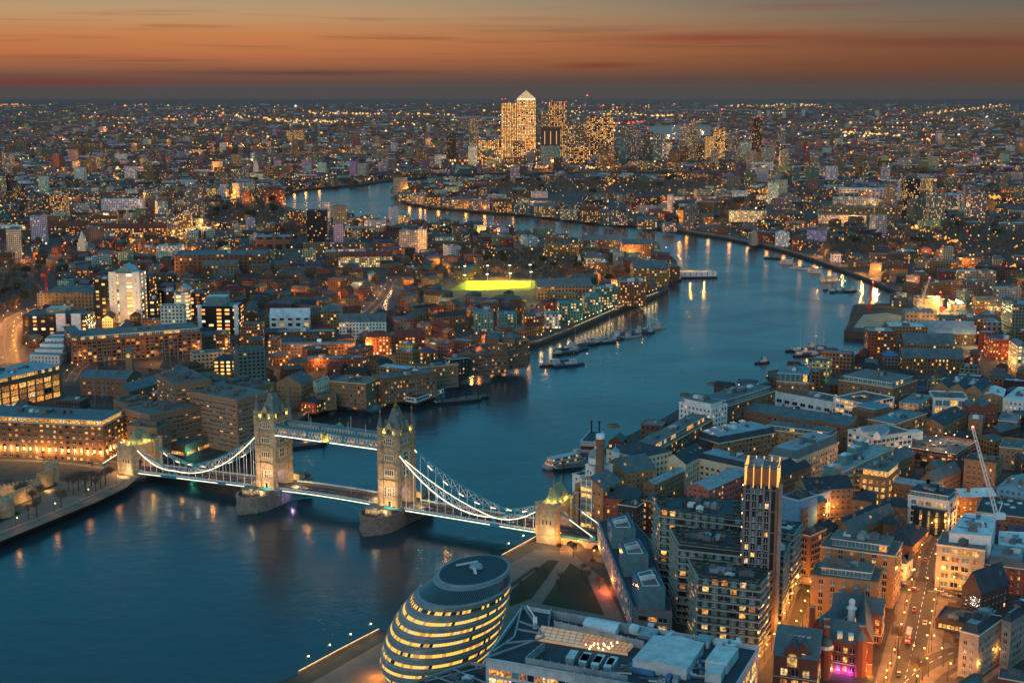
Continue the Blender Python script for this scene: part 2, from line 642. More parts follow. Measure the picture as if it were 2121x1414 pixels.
def water_mat():
 m = bpy.data.materials.new('river_water')
 m.use_nodes = True
 k = NT(m.node_tree)
 p = k.n('ShaderNodeBsdfPrincipled')
 o = k.n('ShaderNodeOutputMaterial')
 k.l(p.outputs[0], o.inputs[0])
 g = k.n('ShaderNodeNewGeometry')
 p.inputs['Base Color'].default_value = (0.008, 0.036, 0.048, 1)
 p.inputs['Roughness'].default_value = 0.13
 p.inputs['IOR'].default_value = 1.33
 p.inputs['Specular IOR Level'].default_value = 0.5
 n1 = k.n('ShaderNodeTexNoise')
 n1.inputs['Scale'].default_value = 0.09
 n1.inputs['Detail'].default_value = 6
 n1.inputs['Roughness'].default_value = 0.62
 k.l(g.outputs['Position'], n1.inputs['Vector'])
 n2 = k.n('ShaderNodeTexNoise')
 n2.inputs['Scale'].default_value = 0.008
 n2.inputs['Detail'].default_value = 4
 n2.inputs['Distortion'].default_value = 1.2
 k.l(g.outputs['Position'], n2.inputs['Vector'])
 h = k.m('ADD', k.m('MULTIPLY', n1.outputs[0], 0.55), k.m('MULTIPLY', n2.outputs[0], 0.5))
 b = k.n('ShaderNodeBump')
 b.inputs['Strength'].default_value = 0.55
 b.inputs['Distance'].default_value = 1.0
 k.l(h, b.inputs['Height'])
 k.l(b.outputs[0], p.inputs['Normal'])
 k.l(k.mr(n2.outputs[0], 0.35, 0.65, 0.15, 0.26), p.inputs['Roughness'])
 return m

M_WATER = water_mat()
w = MB()
w.face([(-9000, -200, 0), (9500, -200, 0), (9500, 4400, 0), (-9000, 4400, 0)])
w.build('water', M_WATER, kind='structure')
for pts in ([(900, 243), (985, 241), (1100, 247), (1030, 250)], [(1335, 262), (1400, 258), (1470, 258), (1480, 283), (1390, 292), (1350, 281)], [(1290, 229), (1440, 226.5), (1600, 227), (1440, 230.5)]):
 w = MB()
 q = [at(x, y, G + 1) for x, y in pts]
 a = sum(q[i].x * q[(i + 1) % len(q)].y - q[(i + 1) % len(q)].x * q[i].y for i in range(len(q)))
 if a < 0:
  q.reverse()
 w.face([(p.x, p.y, G + 1) for p in q])
 w.build('water', M_WATER, kind='structure')
 FARW = globals().setdefault('FARW', [])
 FARW.append(q)

# low hills along the horizon
hm = MB()

def ridge(y0, dist, prof):
 pts = [at(x, 300, 0) for x, _ in prof]
 xs = [(x - 1060.5) / FPX * dist for x, _ in prof]
 zs = [zat(0, dist, y) for _, y in prof]
 n = len(prof)
 for i in range(n - 1):
  hm.face([(xs[i], dist - 5000, G - 1), (xs[i + 1], dist - 5000, G - 1), (xs[i + 1], dist, zs[i + 1]), (xs[i], dist, zs[i])], sm=True)
  hm.face([(xs[i], dist, zs[i]), (xs[i + 1], dist, zs[i + 1]), (xs[i + 1], dist + 6000, G - 1), (xs[i], dist + 6000, G - 1)], sm=True)

rp = []
rr = random.Random(4)
for i in range(-12, 54):
 x = i * 52
 y = 212.5 - 2.2 * math.sin(x / 260.0) - 1.2 * math.sin(x / 97.0 + 1) - 0.5 * math.sin(x / 31.)
 y -= 4.5 * max(0, min(1, (x - 1650) / 450.0))
 y -= 2.5 * math.exp(-((x - 660) / 90.0) ** 2)
 rp.append((x, y))
ridge(0, 24000, rp)
hm.build('hills', mat('hillside', (0.035, 0.04, 0.042), var=0.3, scale=0.002), kind='structure')

# ================================================================ materials used by the near buildings
STONE = mat('portland_stone', S(172, 150, 122), 0.85, var=0.42, scale=0.5)
GRANITE = mat('granite', S(158, 140, 124), 0.85, var=0.35, scale=0.5)
SLATE = mat('slate', S(106, 118, 110), 0.6, var=0.3, scale=0.3)
BLUE = mat('bridge_blue_paint', S(44, 138, 162), 0.45, var=0.12)
WHITEP = mat('white_paint', S(225, 225, 222), 0.5, var=0.08)
GOLD = mat('gilded_metal', S(214, 164, 70), 0.35, 0.7, var=0.1)
ASPHALT = mat('asphalt', S(60, 58, 58), 0.75, var=0.25, scale=0.2)
DARKGLASS = mat('window_glass', S(30, 40, 50), 0.12, var=0.3, scale=0.6, spec=0.6)
TEALGLASS = mat('pale_glass', S(92, 128, 132), 0.15, var=0.25, scale=0.4, spec=0.6)
LITW = [litglass('lit_window_amber', (1.0, 0.44, 0.09), 1.25), litglass('lit_window_yellow', (1.0, 0.60, 0.15), 1.5), litglass('lit_window_pale', (1.0, 0.74, 0.36), 1.2), litglass('lit_window_dim', (1.0, 0.40, 0.09), 0.5)]
STRIP = glow('bridge_light_strip', (1.0, 0.80, 0.52), 2.3, sample=True)
LAMPG = glow('sodium_lamp_glass', (1.0, 0.46, 0.10), 9.0)
LAMPW = glow('warm_lamp_glass', (1.0, 0.70, 0.36), 9.0)
LAMPR = glow('red_signal_lamp', (1.0, 0.05, 0.04), 30.0)
LAMPB = glow('blue_lamp', (0.1, 0.15, 1.0), 8.0)
GREENROOF = mat('copper_roof', S(142, 144, 112), 0.6, var=0.2, scale=0.4)
BLACKM = mat('black_metal', S(34, 36, 40), 0.5, var=0.2)
GREYM = mat('grey_metal', S(140, 148, 152), 0.45, 0.2, var=0.2)

# ================================================================ TOWER BRIDGE
BM = Vector((-104.5, 787.4))
BU = Vector((.888, -.4597)).normalized()
BV = Vector((.4597, .888)).normalized()
BANG = math.atan2(BU.y, BU.x)

def bw(a, b):
 p = BM + BU * a + BV * b
 return p

bridge = empty('suspension_bridge', (BM.x, BM.y, 0), 'stone towered bascule and suspension bridge with blue chains lit by white light strips', 'bridge')
bridge.rotation_euler = (0, 0, BANG)

def bpart(mb, name, mats, parent=None, **kw):
 o = mb.build(name, mats, None, **kw)
 o.parent = parent or bridge
 return o

def deckz(x):
 if x < -43.4:
  return 9.2 + (x + 43.4) / 105.0 * 3.4
 if x > 43.4:
  return 9.8 - (x - 43.4) / 105.0 * 0.4
 return 9.2 + (x + 43.4) / 86.8 * 0.6 + 0.9 * (1 - (x / 43.4) ** 2)

def tower(cx):
 z0 = deckz(cx) - 0.4
 mb = MB()
 # body with a road arch through it (along x)
 W, D = 11.4, 15.6
 aw, ah = 8.6, 12.0
 for y0, y1 in ((-D / 2, -aw / 2), (aw / 2, D / 2)):
  mb.prism([(cx - W / 2, y0), (cx + W / 2, y0), (cx + W / 2, y1), (cx - W / 2, y1)], z0, z0 + ah + 1)
 # arch head
 n = 10
 for sx in (-1, 1):
  x = cx + sx * W / 2
  pts = [(x, -aw / 2 + aw * i / n, z0 + ah - 3.2 + 3.8 * math.sin(PI * i / n) ** 0.8) for i in range(n + 1)]
  top = [(x, -aw / 2 + aw * i / n, z0 + ah + 1) for i in range(n + 1)]
  for i in range(n):
   q = [pts[i], pts[i + 1], top[i + 1], top[i]]
   mb.face(q if sx > 0 else q[::-1])
 for i in range(n):
  y0, y1 = -aw / 2 + aw * i / n, -aw / 2 + aw * (i + 1) / n
  h0, h1 = [z0 + ah - 3.2 + 3.8 * math.sin(PI * k / n) ** 0.8 for k in (i, i + 1)]
  mb.face([(cx - W / 2, y1, h1), (cx + W / 2, y1, h1), (cx + W / 2, y0, h0), (cx - W / 2, y0, h0)])
 mb.box(cx, 0, z0 + ah + 1, W, D, 50.5 - z0 - ah - 1)
 tw = bpart(mb, 'tower', STONE)
 # string courses and cornice
 cm = MB()
 for z, k, h in ((z0 + 15.0, 0.5, 0.7), (34.2, 0.5, 0.7), (42.6, 0.6, 0.9), (50.1, 0.9, 1.1)):
  cm.box(cx, 0, z, W + 2 * k, D + 2 * k, h)
 for i in range(9):       # battlements
  cm.box(cx - W / 2 + W * (i + .5) / 9, -D / 2 - 0.45, 51.2, 0.7, 0.5, 0.9)
  cm.box(cx - W / 2 + W * (i + .5) / 9, D / 2 + 0.45, 51.2, 0.7, 0.5, 0.9)
 for i in range(12):
  for s in (-1, 1):
   cm.box(cx + s * (W / 2 + .45), -D / 2 + D * (i + .5) / 12, 51.2, 0.5, 0.7, 0.9)
 bpart(cm, 'cornice', STONE, tw)
 # corner turrets
 for sx in (-1, 1):
  for sy in (-1, 1):
   x, y = cx + sx * (W / 2), sy * (D / 2)
   t_ = MB()
   t_.frustum(x, y, z0, 51.0, 2.0, 2.0, 8, sm=False, ang=PI / 8)
   for z in (z0 + 15, 34.2, 42.6, 50.1):
    t_.frustum(x, y, z, z + .8, 2.4, 2.4, 8, sm=False, ang=PI / 8)
   t_.frustum(x, y, 51.0, 55.0, 1.7, 1.7, 8, sm=False, ang=PI / 8)
   t_.frustum(x, y, 55.0, 55.7, 2.2, 2.2, 8, sm=False, ang=PI / 8)
   t_.frustum(x, y, 55.7, 63.2, 1.9, 0.15, 8, 1, sm=False, ang=PI / 8)
   t_.bar((x, y, 63.0), (x, y, 66.4), 0.16, mi=2)
   t_.box(x, y, 64.8, 1.5, 0.3, 0.35, mi=2)
   t_.box(x, y, 64.2, 0.7, 0.7, 0.4, mi=2)
   bpart(t_, 'turret', [STONE, SLATE, GOLD if sx > 0 and sy > 0 else STONE], tw)
 # roof
 r = MB()
 b = rect(cx, 0, 9.6, 13.4)
 m_ = rect(cx, 0, 6.2, 8.6)
 tp = rect(cx, 0, 2.0, 4.4)
 for (A, za), (B, zb) in (((b, 51.0), (m_, 58.0)), ((m_, 58.0), (tp, 66.2))):
  for i in range(4):
   j = (i + 1) % 4
   r.face([(*A[i], za), (*A[j], za), (*B[j], zb), (*B[i], zb)])
 r.face([(*q, 66.2) for q in tp])
 r.box(cx, 0, 66.2, 2.3, 4.7, 0.4, mi=1)
 ro = bpart(r, 'roof', [SLATE, BLACKM], tw)
 fm = MB()
 fm.box(cx, 0, 66.6, 1.2, 2.6, 1.0)
 for yy in (-1.2, -.4, .4, 1.2):
  fm.bar((cx, yy, 67.5), (cx, yy * .3, 69.2), 0.14)
 fm.bar((cx, 0, 67), (cx, 0, 71.4), 0.16)
 fm.box(cx, 0, 70.2, 0.9, 0.25, 0.25)
 bpart(fm, 'finial', GOLD, tw)
 # gabled dormers
 for s in (-1, 1):
  g = MB()
  y = s * (D / 2 - 0.6)
  g.box(cx, y, 51, 4.6, 1.6, 4.6)
  tri = [(cx - 2.3, 55.6), (cx + 2.3, 55.6), (cx, 59.6)]
  for yy, rev in ((y - .8, False), (y + .8, True)):
   q = [(a_, yy, z_) for a_, z_ in tri]
   g.face(q[::-1] if rev else q)
  g.face([(cx - 2.3, y - .8, 55.6), (cx, y - .8, 59.6), (cx, y + .8, 59.6), (cx - 2.3, y + .8, 55.6)], 1)
  g.face([(cx, y - .8, 59.6), (cx + 2.3, y - .8, 55.6), (cx + 2.3, y + .8, 55.6), (cx, y + .8, 59.6)], 1)
  for q in (-.9, 0, .9):
   g.box(cx + q, y + s * .82, 52.2, .6, .1, 2.6, mi=2)
  g.bar((cx, y, 59.4), (cx, y, 60.8), .16)
  bpart(g, 'dormer', [STONE, SLATE, DARKGLASS], tw)
  g = MB()
  x = cx + s * (W / 2 - 0.6)
  for yy in (-2.6, 2.6):
   g.box(x, yy, 51, 1.6, 3.6, 4.2)
   for q in (-.7, .7):
    g.box(x + s * .82, yy + q, 51.8, .1, .7, 2.6, mi=2)
   tri = [(yy - 1.8, 55.2), (yy + 1.8, 55.2), (yy, 59.0)]
   for xx, rev in ((x - .8, True), (x + .8, False)):
    q = [(xx, a_, z_) for a_, z_ in tri]
    g.face(q[::-1] if rev else q)
   g.face([(x - .8, yy - 1.8, 55.2), (x - .8, yy, 59), (x + .8, yy, 59), (x + .8, yy - 1.8, 55.2)][::-1], 1)
   g.face([(x - .8, yy, 59), (x - .8, yy + 1.8, 55.2), (x + .8, yy + 1.8, 55.2), (x + .8, yy, 59)][::-1], 1)
  bpart(g, 'dormer', [STONE, SLATE, DARKGLASS], tw)
 # windows: three-light stone-framed groups on every face

 def wingroup(x, y, nx, z, cols, rows, w=0.85, h=1.7):
  g = MB()
  for side in (0,):
   tw_, th_ = cols * (w + .5) + .5, rows * (h + .45) + .5
   if nx:
    s = 1 if nx > 0 else -1
    g.box(x + s * .1, y, z, .5, tw_, th_)
    for i in range(cols):
     for j in range(rows):
      g.box(x + s * .33, y - tw_ / 2 + .5 + (w + .5) * i + w / 2, z + .5 + j * (h + .45), .12, w, h, mi=1)
   else:
    s = 1 if y > 0 else -1
    g.box(x, y + s * .1, z, tw_, .5, th_)
    for i in range(cols):
     for j in range(rows):
      g.box(x - tw_ / 2 + .5 + (w + .5) * i + w / 2, y + s * .33, z + .5 + j * (h + .45), w, .12, h, mi=1)
  bpart(g, 'window', [mat('pale_stone_frame', S(222, 210, 188), .7, var=.1), DARKGLASS], tw)

 for s in (-1, 1):
  y = s * D / 2
  wingroup(cx, y, 0, 45.4, 3, 2, .8, 1.4)
  wingroup(cx - 2.9, y, 0, 45.6, 1, 1, .8, 2.2)
  wingroup(cx + 2.9, y, 0, 45.6, 1, 1, .8, 2.2)
  wingroup(cx, y, 0, 36.4, 4, 1, .9, 2.6)
  wingroup(cx, y, 0, 27.6, 4, 1, .9, 3.0)
  wingroup(cx, y, 0, z0 + 6.2, 2, 2, .7, 1.9)
  for q in (-2.8, 2.8):
   wingroup(cx + q, y, 0, z0 + 5.4, 1, 3, .7, 1.5)
  wingroup(cx, y, 0, z0, 1, 1, 1.7, 3.0)
  x = cx + s * W / 2
  for q in (-4, 0, 4):
   wingroup(x, q, s, 45.4, 2, 1, .8, 2.6)
  for z in (35.6, 27.0):
   wingroup(x, 0, s, z, 3, 2, 1.0, 2.2)
   for q in (-5, 5):
    wingroup(x, q, s, z, 1, 2, .9, 1.8)
 # lights
 for s, k in ((-1, 1.0), (1, .6)):
  lamp('tower_floodlight', (cx, s * (D / 2 + 5.5), z0 + 0.5), 4200 * k, (1, .6, .25), .6, bridge)
  for q in (-1, 1):
   L = lamp('tower_floodlight', (cx + q * 3, s * (D / 2 + 9), z0 + 1.0), 15000 * k, (1, .64, .32), .5, bridge)
   L.data.type = 'SPOT'
   L.data.spot_size = R(70)
   L.data.spot_blend = .8
   L.rotation_euler = Vector((-q * 1.5, -s * 9, 22)).to_track_quat('-Z', 'Y').to_euler()
  for q in (-1, 1):
   lamp('roof_floodlight', (cx + q * 3.6, s * (D / 2 - 1.0), 52.4), 420, (1, .86, .2), .3, bridge)
   lamp('roof_floodlight', (cx + q * (W / 2 - .6), s * 5.4, 52.4), 420, (1, .86, .2), .3, bridge)
 lamp('arch_light', (cx, 0, z0 + 7), 900, (.75, .6, 1.0), .5, bridge)
 for q in (-1, 1):
  lamp('tower_floodlight', (cx + q * (W / 2 + 9), 0, z0 + 3), 4200, WARM, .5, bridge)
 return tw

def pier(cx):
 n = 14
 poly = []
 hw, hl = 10.4, 19.0
 for i in range(n + 1):
  a = PI + PI * i / n
  poly.append((cx + hw * math.cos(a), -hl + 12.5 * math.sin(a)))
 for i in range(n + 1):
  a = PI * i / n
  poly.append((cx + hw * math.cos(a), hl + 12.5 * math.sin(a)))
 pm = MB()
 zt = deckz(cx) - 1.2
 pm.prism(poly, -3, zt, 0, 1)
 out = [(cx + (x - cx) * 1.03, y * 1.012) for x, y in poly]
 inn = [(cx + (x - cx) * .95, y * .975) for x, y in poly]
 # coping ring with parapet
 for i in range(len(out)):
  j = (i + 1) % len(out)
  pm.face([(*out[i], zt - .8), (*out[j], zt - .8), (*out[j], zt + 1.2), (*out[i], zt + 1.2)])
  pm.face([(*out[i], zt + 1.2), (*out[j], zt + 1.2), (*inn[j], zt + 1.2), (*inn[i], zt + 1.2)])
  pm.face([(*inn[j], zt + .02), (*inn[i], zt + .02), (*inn[i], zt + 1.2), (*inn[j], zt + 1.2)])
 # pointed starling at the upstream end
 for s in (-1, 1):
  tip = (cx, s * (hl + 17.0))
  base = [(cx - hw * 1.02, s * hl), (cx - hw * .75, s * (hl + 9)), tip, (cx + hw * .75, s * (hl + 9)), (cx + hw * 1.02, s * hl)]
  for i in range(4):
   a_, b_ = base[i], base[i + 1]
   m1 = [(a_[0], a_[1], -3), (b_[0], b_[1], -3), (b_[0], b_[1], 2.2), (a_[0], a_[1], 2.2)]
   t1 = [(a_[0], a_[1], 2.2), (b_[0], b_[1], 2.2), (cx, s * (hl + 6), 6.2)]
   if s > 0:
    m1.reverse()
    t1.reverse()
   pm.face(m1)
   pm.face(t1)
 p_ = bpart(pm, 'pier', [mat('pier_granite', S(128, 116, 108), .85, var=.4, scale=.5), ASPHALT])
 # control cabin on the pier
 c = MB()
 c.box(cx - 3, -hl - 1, zt + .03, 8, 5.5, 3.4, mi=0)
 c.box(cx - 3, -hl - 1, zt + 3.45, 9.2, 6.6, .6, mi=1)
 for i in range(5):
  c.box(cx - 6.2 + 1.6 * i, -hl - 3.8, zt + .9, 1.1, .12, 1.9, mi=2)
 for i in range(3):
  c.box(cx + 1.08, -hl - 2.6 + 1.6 * i, zt + .9, .12, 1.1, 1.9, mi=2)
 bpart(c, 'control_cabin', [STONE, SLATE, LITW[2]], p_)
 c = MB()
 c.box(cx + 2, hl + 1, zt + .03, 7, 5.5, 3.4, mi=0)
 c.box(cx + 2, hl + 1, zt + 3.45, 8, 6.4, .6, mi=1)
 bpart(c, 'control_cabin', [STONE, SLATE], p_)
 for q in (-7, -2, 5):
  c = MB()
  c.box(cx + q, -hl - 11.0 + abs(q + 1) * .55, 6.2, .7, .5, .7)
  bpart(c, 'navigation_lamp', LAMPB if cx < 0 else BLACKM, p_)
 lamp('pier_light', (cx, -hl - 5, zt + 4.5), 500, WARM, .3, bridge)

for cx in (-43.4, 43.4):
 pier(cx)
 tower(cx)

# road deck, pavements and parapets
HWD = 9.0
dm = MB()
seg = [-144, -130, -112, -95, -78, -62, -53.8, -43.4, -30, -15, 0, 15, 30, 43.4, 53.8, 62, 78, 95, 112, 130, 140, 155, 180, 210, 250, 300]
for a_, b_ in zip(seg, seg[1:]):
 z_a, z_b = deckz(a_), deckz(b_)
 w_ = HWD
 for y0, y1, dz_, mi in ((-w_, -5.4, .15, 1), (-5.4, 5.4, 0, 0), (5.4, w_, .15, 1)):
  dm.face([(a_, y0, z_a + dz_), (b_, y0, z_b + dz_), (b_, y1, z_b + dz_), (a_, y1, z_a + dz_)], mi)
 for y in (-5.4, 5.4):
  q = [(a_, y, z_a), (b_, y, z_b), (b_, y, z_b + .15), (a_, y, z_a + .15)]
  dm.face(q if y > 0 else q[::-1], 1)
 th = 1.3
 dm.face([(a_, w_, z_a - th), (b_, w_, z_b - th), (b_, -w_, z_b - th), (a_, -w_, z_a - th)], 2)
 dm.face([(a_, -w_, z_a - th), (b_, -w_, z_b - th), (b_, -w_, z_b + .15), (a_, -w_, z_a + .15)], 2)
 dm.face([(b_, w_, z_b - th), (a_, w_, z_a - th), (a_, w_, z_a + .15), (b_, w_, z_b + .15)], 2)
# lane line
for i in range(-140, 290, 8):
 dm.face([(i, -.12, deckz(i) + .006), (i + 4, -.12, deckz(i + 4) + .006), (i + 4, .12, deckz(i + 4) + .006), (i, .12, deckz(i) + .006)], 3)
deck = bpart(dm, 'deck', [ASPHALT, mat('paving', S(120, 106, 96), .8, var=.25), BLUE, WHITEP])
for y in (-HWD + .15, HWD - .15):
 for a0, a1 in ((-144, -54), (-33, 33), (54, 139)):
  pm = MB()
  n = int((a1 - a0) / 3)
  for i in range(n):
   x0, x1 = a0 + (a1 - a0) * i / n, a0 + (a1 - a0) * (i + 1) / n
   za, zb = deckz(x0) + .16, deckz(x1) + .16
   pm.bar((x0, y, za + 1.15), (x1, y, zb + 1.15), .14, mi=0)
   pm.bar((x0, y, za + .25), (x1, y, zb + .25), .12, mi=0)
   pm.box((x0 + x1) / 2, y, (za + zb) / 2 + .35, (x1 - x0) * .6, .1, .65, mi=1)
   pm.box(x0, y, za, .35, .35, 1.4, mi=1)
  bpart(pm, 'parapet', [BLUE, WHITEP], deck)
# light strips along the deck edges
for a0, a1 in ((-144, -54), (-31, 31), (54.5, 139)):
 for y in (-HWD - .18, HWD + .18):
  n = 14
  for i in range(n):
   if (a0 < -100 and i in (3, 4, 10)) or (a0 > 0 and i == 9):
    continue
   x0, x1 = a0 + (a1 - a0) * i / n, a0 + (a1 - a0) * (i + 1) / n - .2
   sm_ = MB()
   sm_.bar((x0, y, deckz(x0) - .55), (x1, y, deckz(x1) - .55), .24)
   bpart(sm_, 'light_strip', STRIP, deck)
# bascule trusses under the central span
for s in (-1, 1):
 for y in (-7.8, 7.8):
  tm = MB()
  n = 8
  for i in range(n):
   x0, x1 = s * (32.5 - 31.5 * i / n), s * (32.5 - 31.5 * (i + 1) / n)
   d0_, d1_ = 6.2 * (1 - i / n) ** 1.6 + .4, 6.2 * (1 - (i + 1) / n) ** 1.6 + .4
   zt0, zt1 = deckz(x0) - 1.4, deckz(x1) - 1.4
   tm.bar((x0, y, zt0 - d0_), (x1, y, zt1 - d1_), .35)
   tm.bar((x0, y, zt0), (x0, y, zt0 - d0_), .22)
   tm.bar((x0, y, zt0 - d0_), (x1, y, zt1), .2)
   tm.bar((x0, y, zt0), (x1, y, zt1 - d1_), .2)
  bpart(tm, 'bascule_truss', BLUE)
lamp('bascule_light', (-28, -4, 5), 1500, (.75, .5, 1.0), .5, bridge)

# high level walkways
for y, lit in ((-6.6, True), (6.6, False)):
 wm = MB()
 z0, z1 = 43.2, 47.6
 x0, x1 = -37.9, 37.9
 for zz, h in ((z0 - .6, .9), (z1, .5)):
  wm.box(0, y, zz, x1 - x0, 3.4, h, mi=0)
 for yy in (y - 1.75, y + 1.75):
  n = 36
  for i in range(n):
   xa, xb = x0 + (x1 - x0) * i / n, x0 + (x1 - x0) * (i + 1) / n
   wm.bar((xa, yy, z0), (xb, yy, z1), .17, mi=1)
   wm.bar((xb, yy, z0), (xa, yy, z1), .17, mi=1)
  for i in (0, 12, 24, 36):
   xa = x0 + (x1 - x0) * i / n
   wm.box(xa + (.8 if i == 0 else -.8 if i == n else 0), yy, z0, 1.6, .3, z1 - z0, mi=2)
  wm.bar((x0, yy, z1 + .1), (x1, yy, z1 + .1), .32, mi=2)
  wm.bar((x0, yy, z0 - .1), (x1, yy, z0 - .1), .3, mi=2)
 wm.box(0, y, z1 + .52, x1 - x0, 3.0, .35, mi=3)
 wk = bpart(wm, 'walkway', [BLUE, WHITEP, BLUE, SLATE])
 for i in range(24):
  if (i * 7 + 3) % 5 < 3:
   gm = MB()
   gm.box(x0 + 3.2 * i + 1.6, y, z0 + .6, 1.6, .8, 1.0)
   bpart(gm, 'interior_light', [LITW[0], LITW[3], LITW[3]][(i * 3) % 3], wk)
 for q, l_ in ((-20, 36), (20.5, 34.5)):
  lm = MB()
  lm.box(q, y - 1.95, z0 - 1.0, l_, .35, .5)
  bpart(lm, 'light_strip', STRIP if lit else BLUE, wk)
 # crest in the middle
 em = MB()
 yy = y - 2.1 if lit else y
 zc = z0 - .8 if lit else z1 + .9
 em.prism([(-2.6, yy - .25), (2.6, yy - .25), (2.6, yy + .25), (-2.6, yy + .25)], zc, zc + (4.4 if lit else 1.2), 0, 0)
 if lit:
  em.box(-1.2, yy - .3, zc + .8, 1.4, .3, 2.4, mi=1)
  em.box(1.2, yy - .3, zc + .8, 1.4, .3, 2.4, mi=1)
  em.box(0, yy - .35, zc + 1.2, .9, .3, 2.6, mi=1)
  for q in (-2.2, 2.2):
   em.box(q, yy, zc + 4.4, .7, .6, 1.2, mi=0)
 em.frustum(0, yy, zc + (4.4 if lit else 1.2), zc + (6.2 if lit else 2.6), 1.5, .3, 8, 1)
 em.bar((0, yy, zc + 5), (0, yy, zc + (7.6 if lit else 4)), .18, mi=1)
 bpart(em, 'crest', [mat('cream_paint', S(230, 214, 160), .5, var=.1), GOLD] if lit else [BLUE, GOLD], wk)
 if lit:
  lamp('crest_light', (0, y - 5, z0), 900, (1, .8, .3), .3, bridge)
 for q in ((-11, 15, 27) if lit else (8, -22)):
  fmb = MB()
  fmb.bar((q, y, z1 + .8), (q, y, z1 + 8), .12)
  bpart(fmb, 'flagpole', WHITEP, wk)
 for q in (-30, -18, -6, 6, 18, 30):
  if lit:
   lamp('walkway_light', (q, y - 3, z0 - 2.2), 240, WHITE, .3, bridge)

# suspension chains
def chain(y, s, xa, za, xh, zh, xe, ze, near):
 """crescent trusses: tower (xa, za) -> hinge (xh, zh) -> abutment (xe, ze)"""
 for (x0, z0, x1, z1, su, sl, n) in ((xa, za, xh, zh, 3.6, 9.2, 12), (xh, zh, xe, ze, .9, 3.4, 6)):
  U, L = [], []
  for i in range(n + 1):
   t_ = i / n
   zz = z0 + (z1 - z0) * t_
   q = 4 * t_ * (1 - t_)
   U.append((x0 + (x1 - x0) * t_, y, zz - su * q))
   L.append((x0 + (x1 - x0) * t_, y, zz - sl * q))
  cm = MB()
  for P in (U, L):
   for i in range(n):
    a_, b_ = Vector(P[i]), Vector(P[i + 1])
    cm.bar(a_, b_, .42, mi=0)
  for i in range(1, n):
   cm.bar(U[i], L[i], .16, mi=1)
  for i in range(1, n - 1):
   cm.bar(U[i], L[i + 1], .13, mi=1)
   cm.bar(L[i], U[i + 1], .13, mi=1)
  ch = bpart(cm, 'chain', [BLUE, WHITEP])
  dy = -.5
  for i in range(n):
   for P, on in ((L, near or (i % 2 == 0)), (U, near and s > 0 and i > 0 and n == 12)):
    if on:
     a_, b_ = Vector(P[i]) + Vector((0, dy, 0)), Vector(P[i + 1]) + Vector((0, dy, 0))
     st = MB()
     st.bar(a_, a_ + (b_ - a_) * (1 if near else .6), .30 if P is L else .2)
     bpart(st, 'light_strip', STRIP, ch)
  # hangers
  for i in range(1, n + (0 if n == 12 else 0)):
   x = L[i][0]
   if L[i][2] - deckz(x) > 1.0:
    hmb = MB()
    hmb.bar((x, y, deckz(x)), L[i], .17)
    bpart(hmb, 'hanger', WHITEP, ch)
 jm = MB()
 jm.box(xh, y, zh - 1.1, 2.0, .9, 2.2, mi=0)
 for q in (-.55, .55):
  m0 = [(xh + 1.0 * math.cos(i * PI / 6), y + q, zh + 1.0 * math.sin(i * PI / 6)) for i in range(12)]
  m1 = [(xh + .55 * math.cos(i * PI / 6), y + q * 1.1, zh + .55 * math.sin(i * PI / 6)) for i in range(12)]
  if q > 0:
   m0.reverse()
   m1.reverse()
  jm.face(m0, 1)
  jm.face(m1, 2)
 jm.box(xh, y, deckz(xh) - 1.4, 2.2, .8, zh - deckz(xh) + .4, mi=0)
 bpart(jm, 'hinge', [BLUE, WHITEP, mat('red_paint', S(150, 40, 40), .5, var=.1)])

for y, near in ((-8.0, True), (8.0, False)):
 chain(y, 1, 49.2, 42.0, 110.5, 13.3, 139.6, 22.5, near)
 chain(y, -1, -49.2, 41.0, -114.0, 10.6, -143.6, 20.0, near)
 for x in (60, 78, 95, 118, 130):
  if near:
   lamp('chain_light', (x, y - 2.5, 14 + 24 * max(0, (95 - x) / 50)), 260, WHITE, .4, bridge)
   lamp('chain_light', (-x, y - 2.5, 13 + 22 * max(0, (95 - x) / 50)), 260, WHITE, .4, bridge)
 # land ties beyond the abutments
 for s, x0, z0, x1, z1 in ((1, 150.6, 22.0, 170, 11.2), (-1, -154.6, 19, -173, 8.0)):
  tm = MB()
  tm.bar((x0, y, z0), (x1, y, z1), .55)
  tm.bar((x0 + (x1 - x0) * .3, y - .6, z0 + (z1 - z0) * .3), (x1, y - .6, z1), .22, mi=1)
  tm.box(x1, y, z1 - 1.6, 3, 1.4, 1.8)
  bpart(tm, 'land_tie', [BLUE, STRIP])

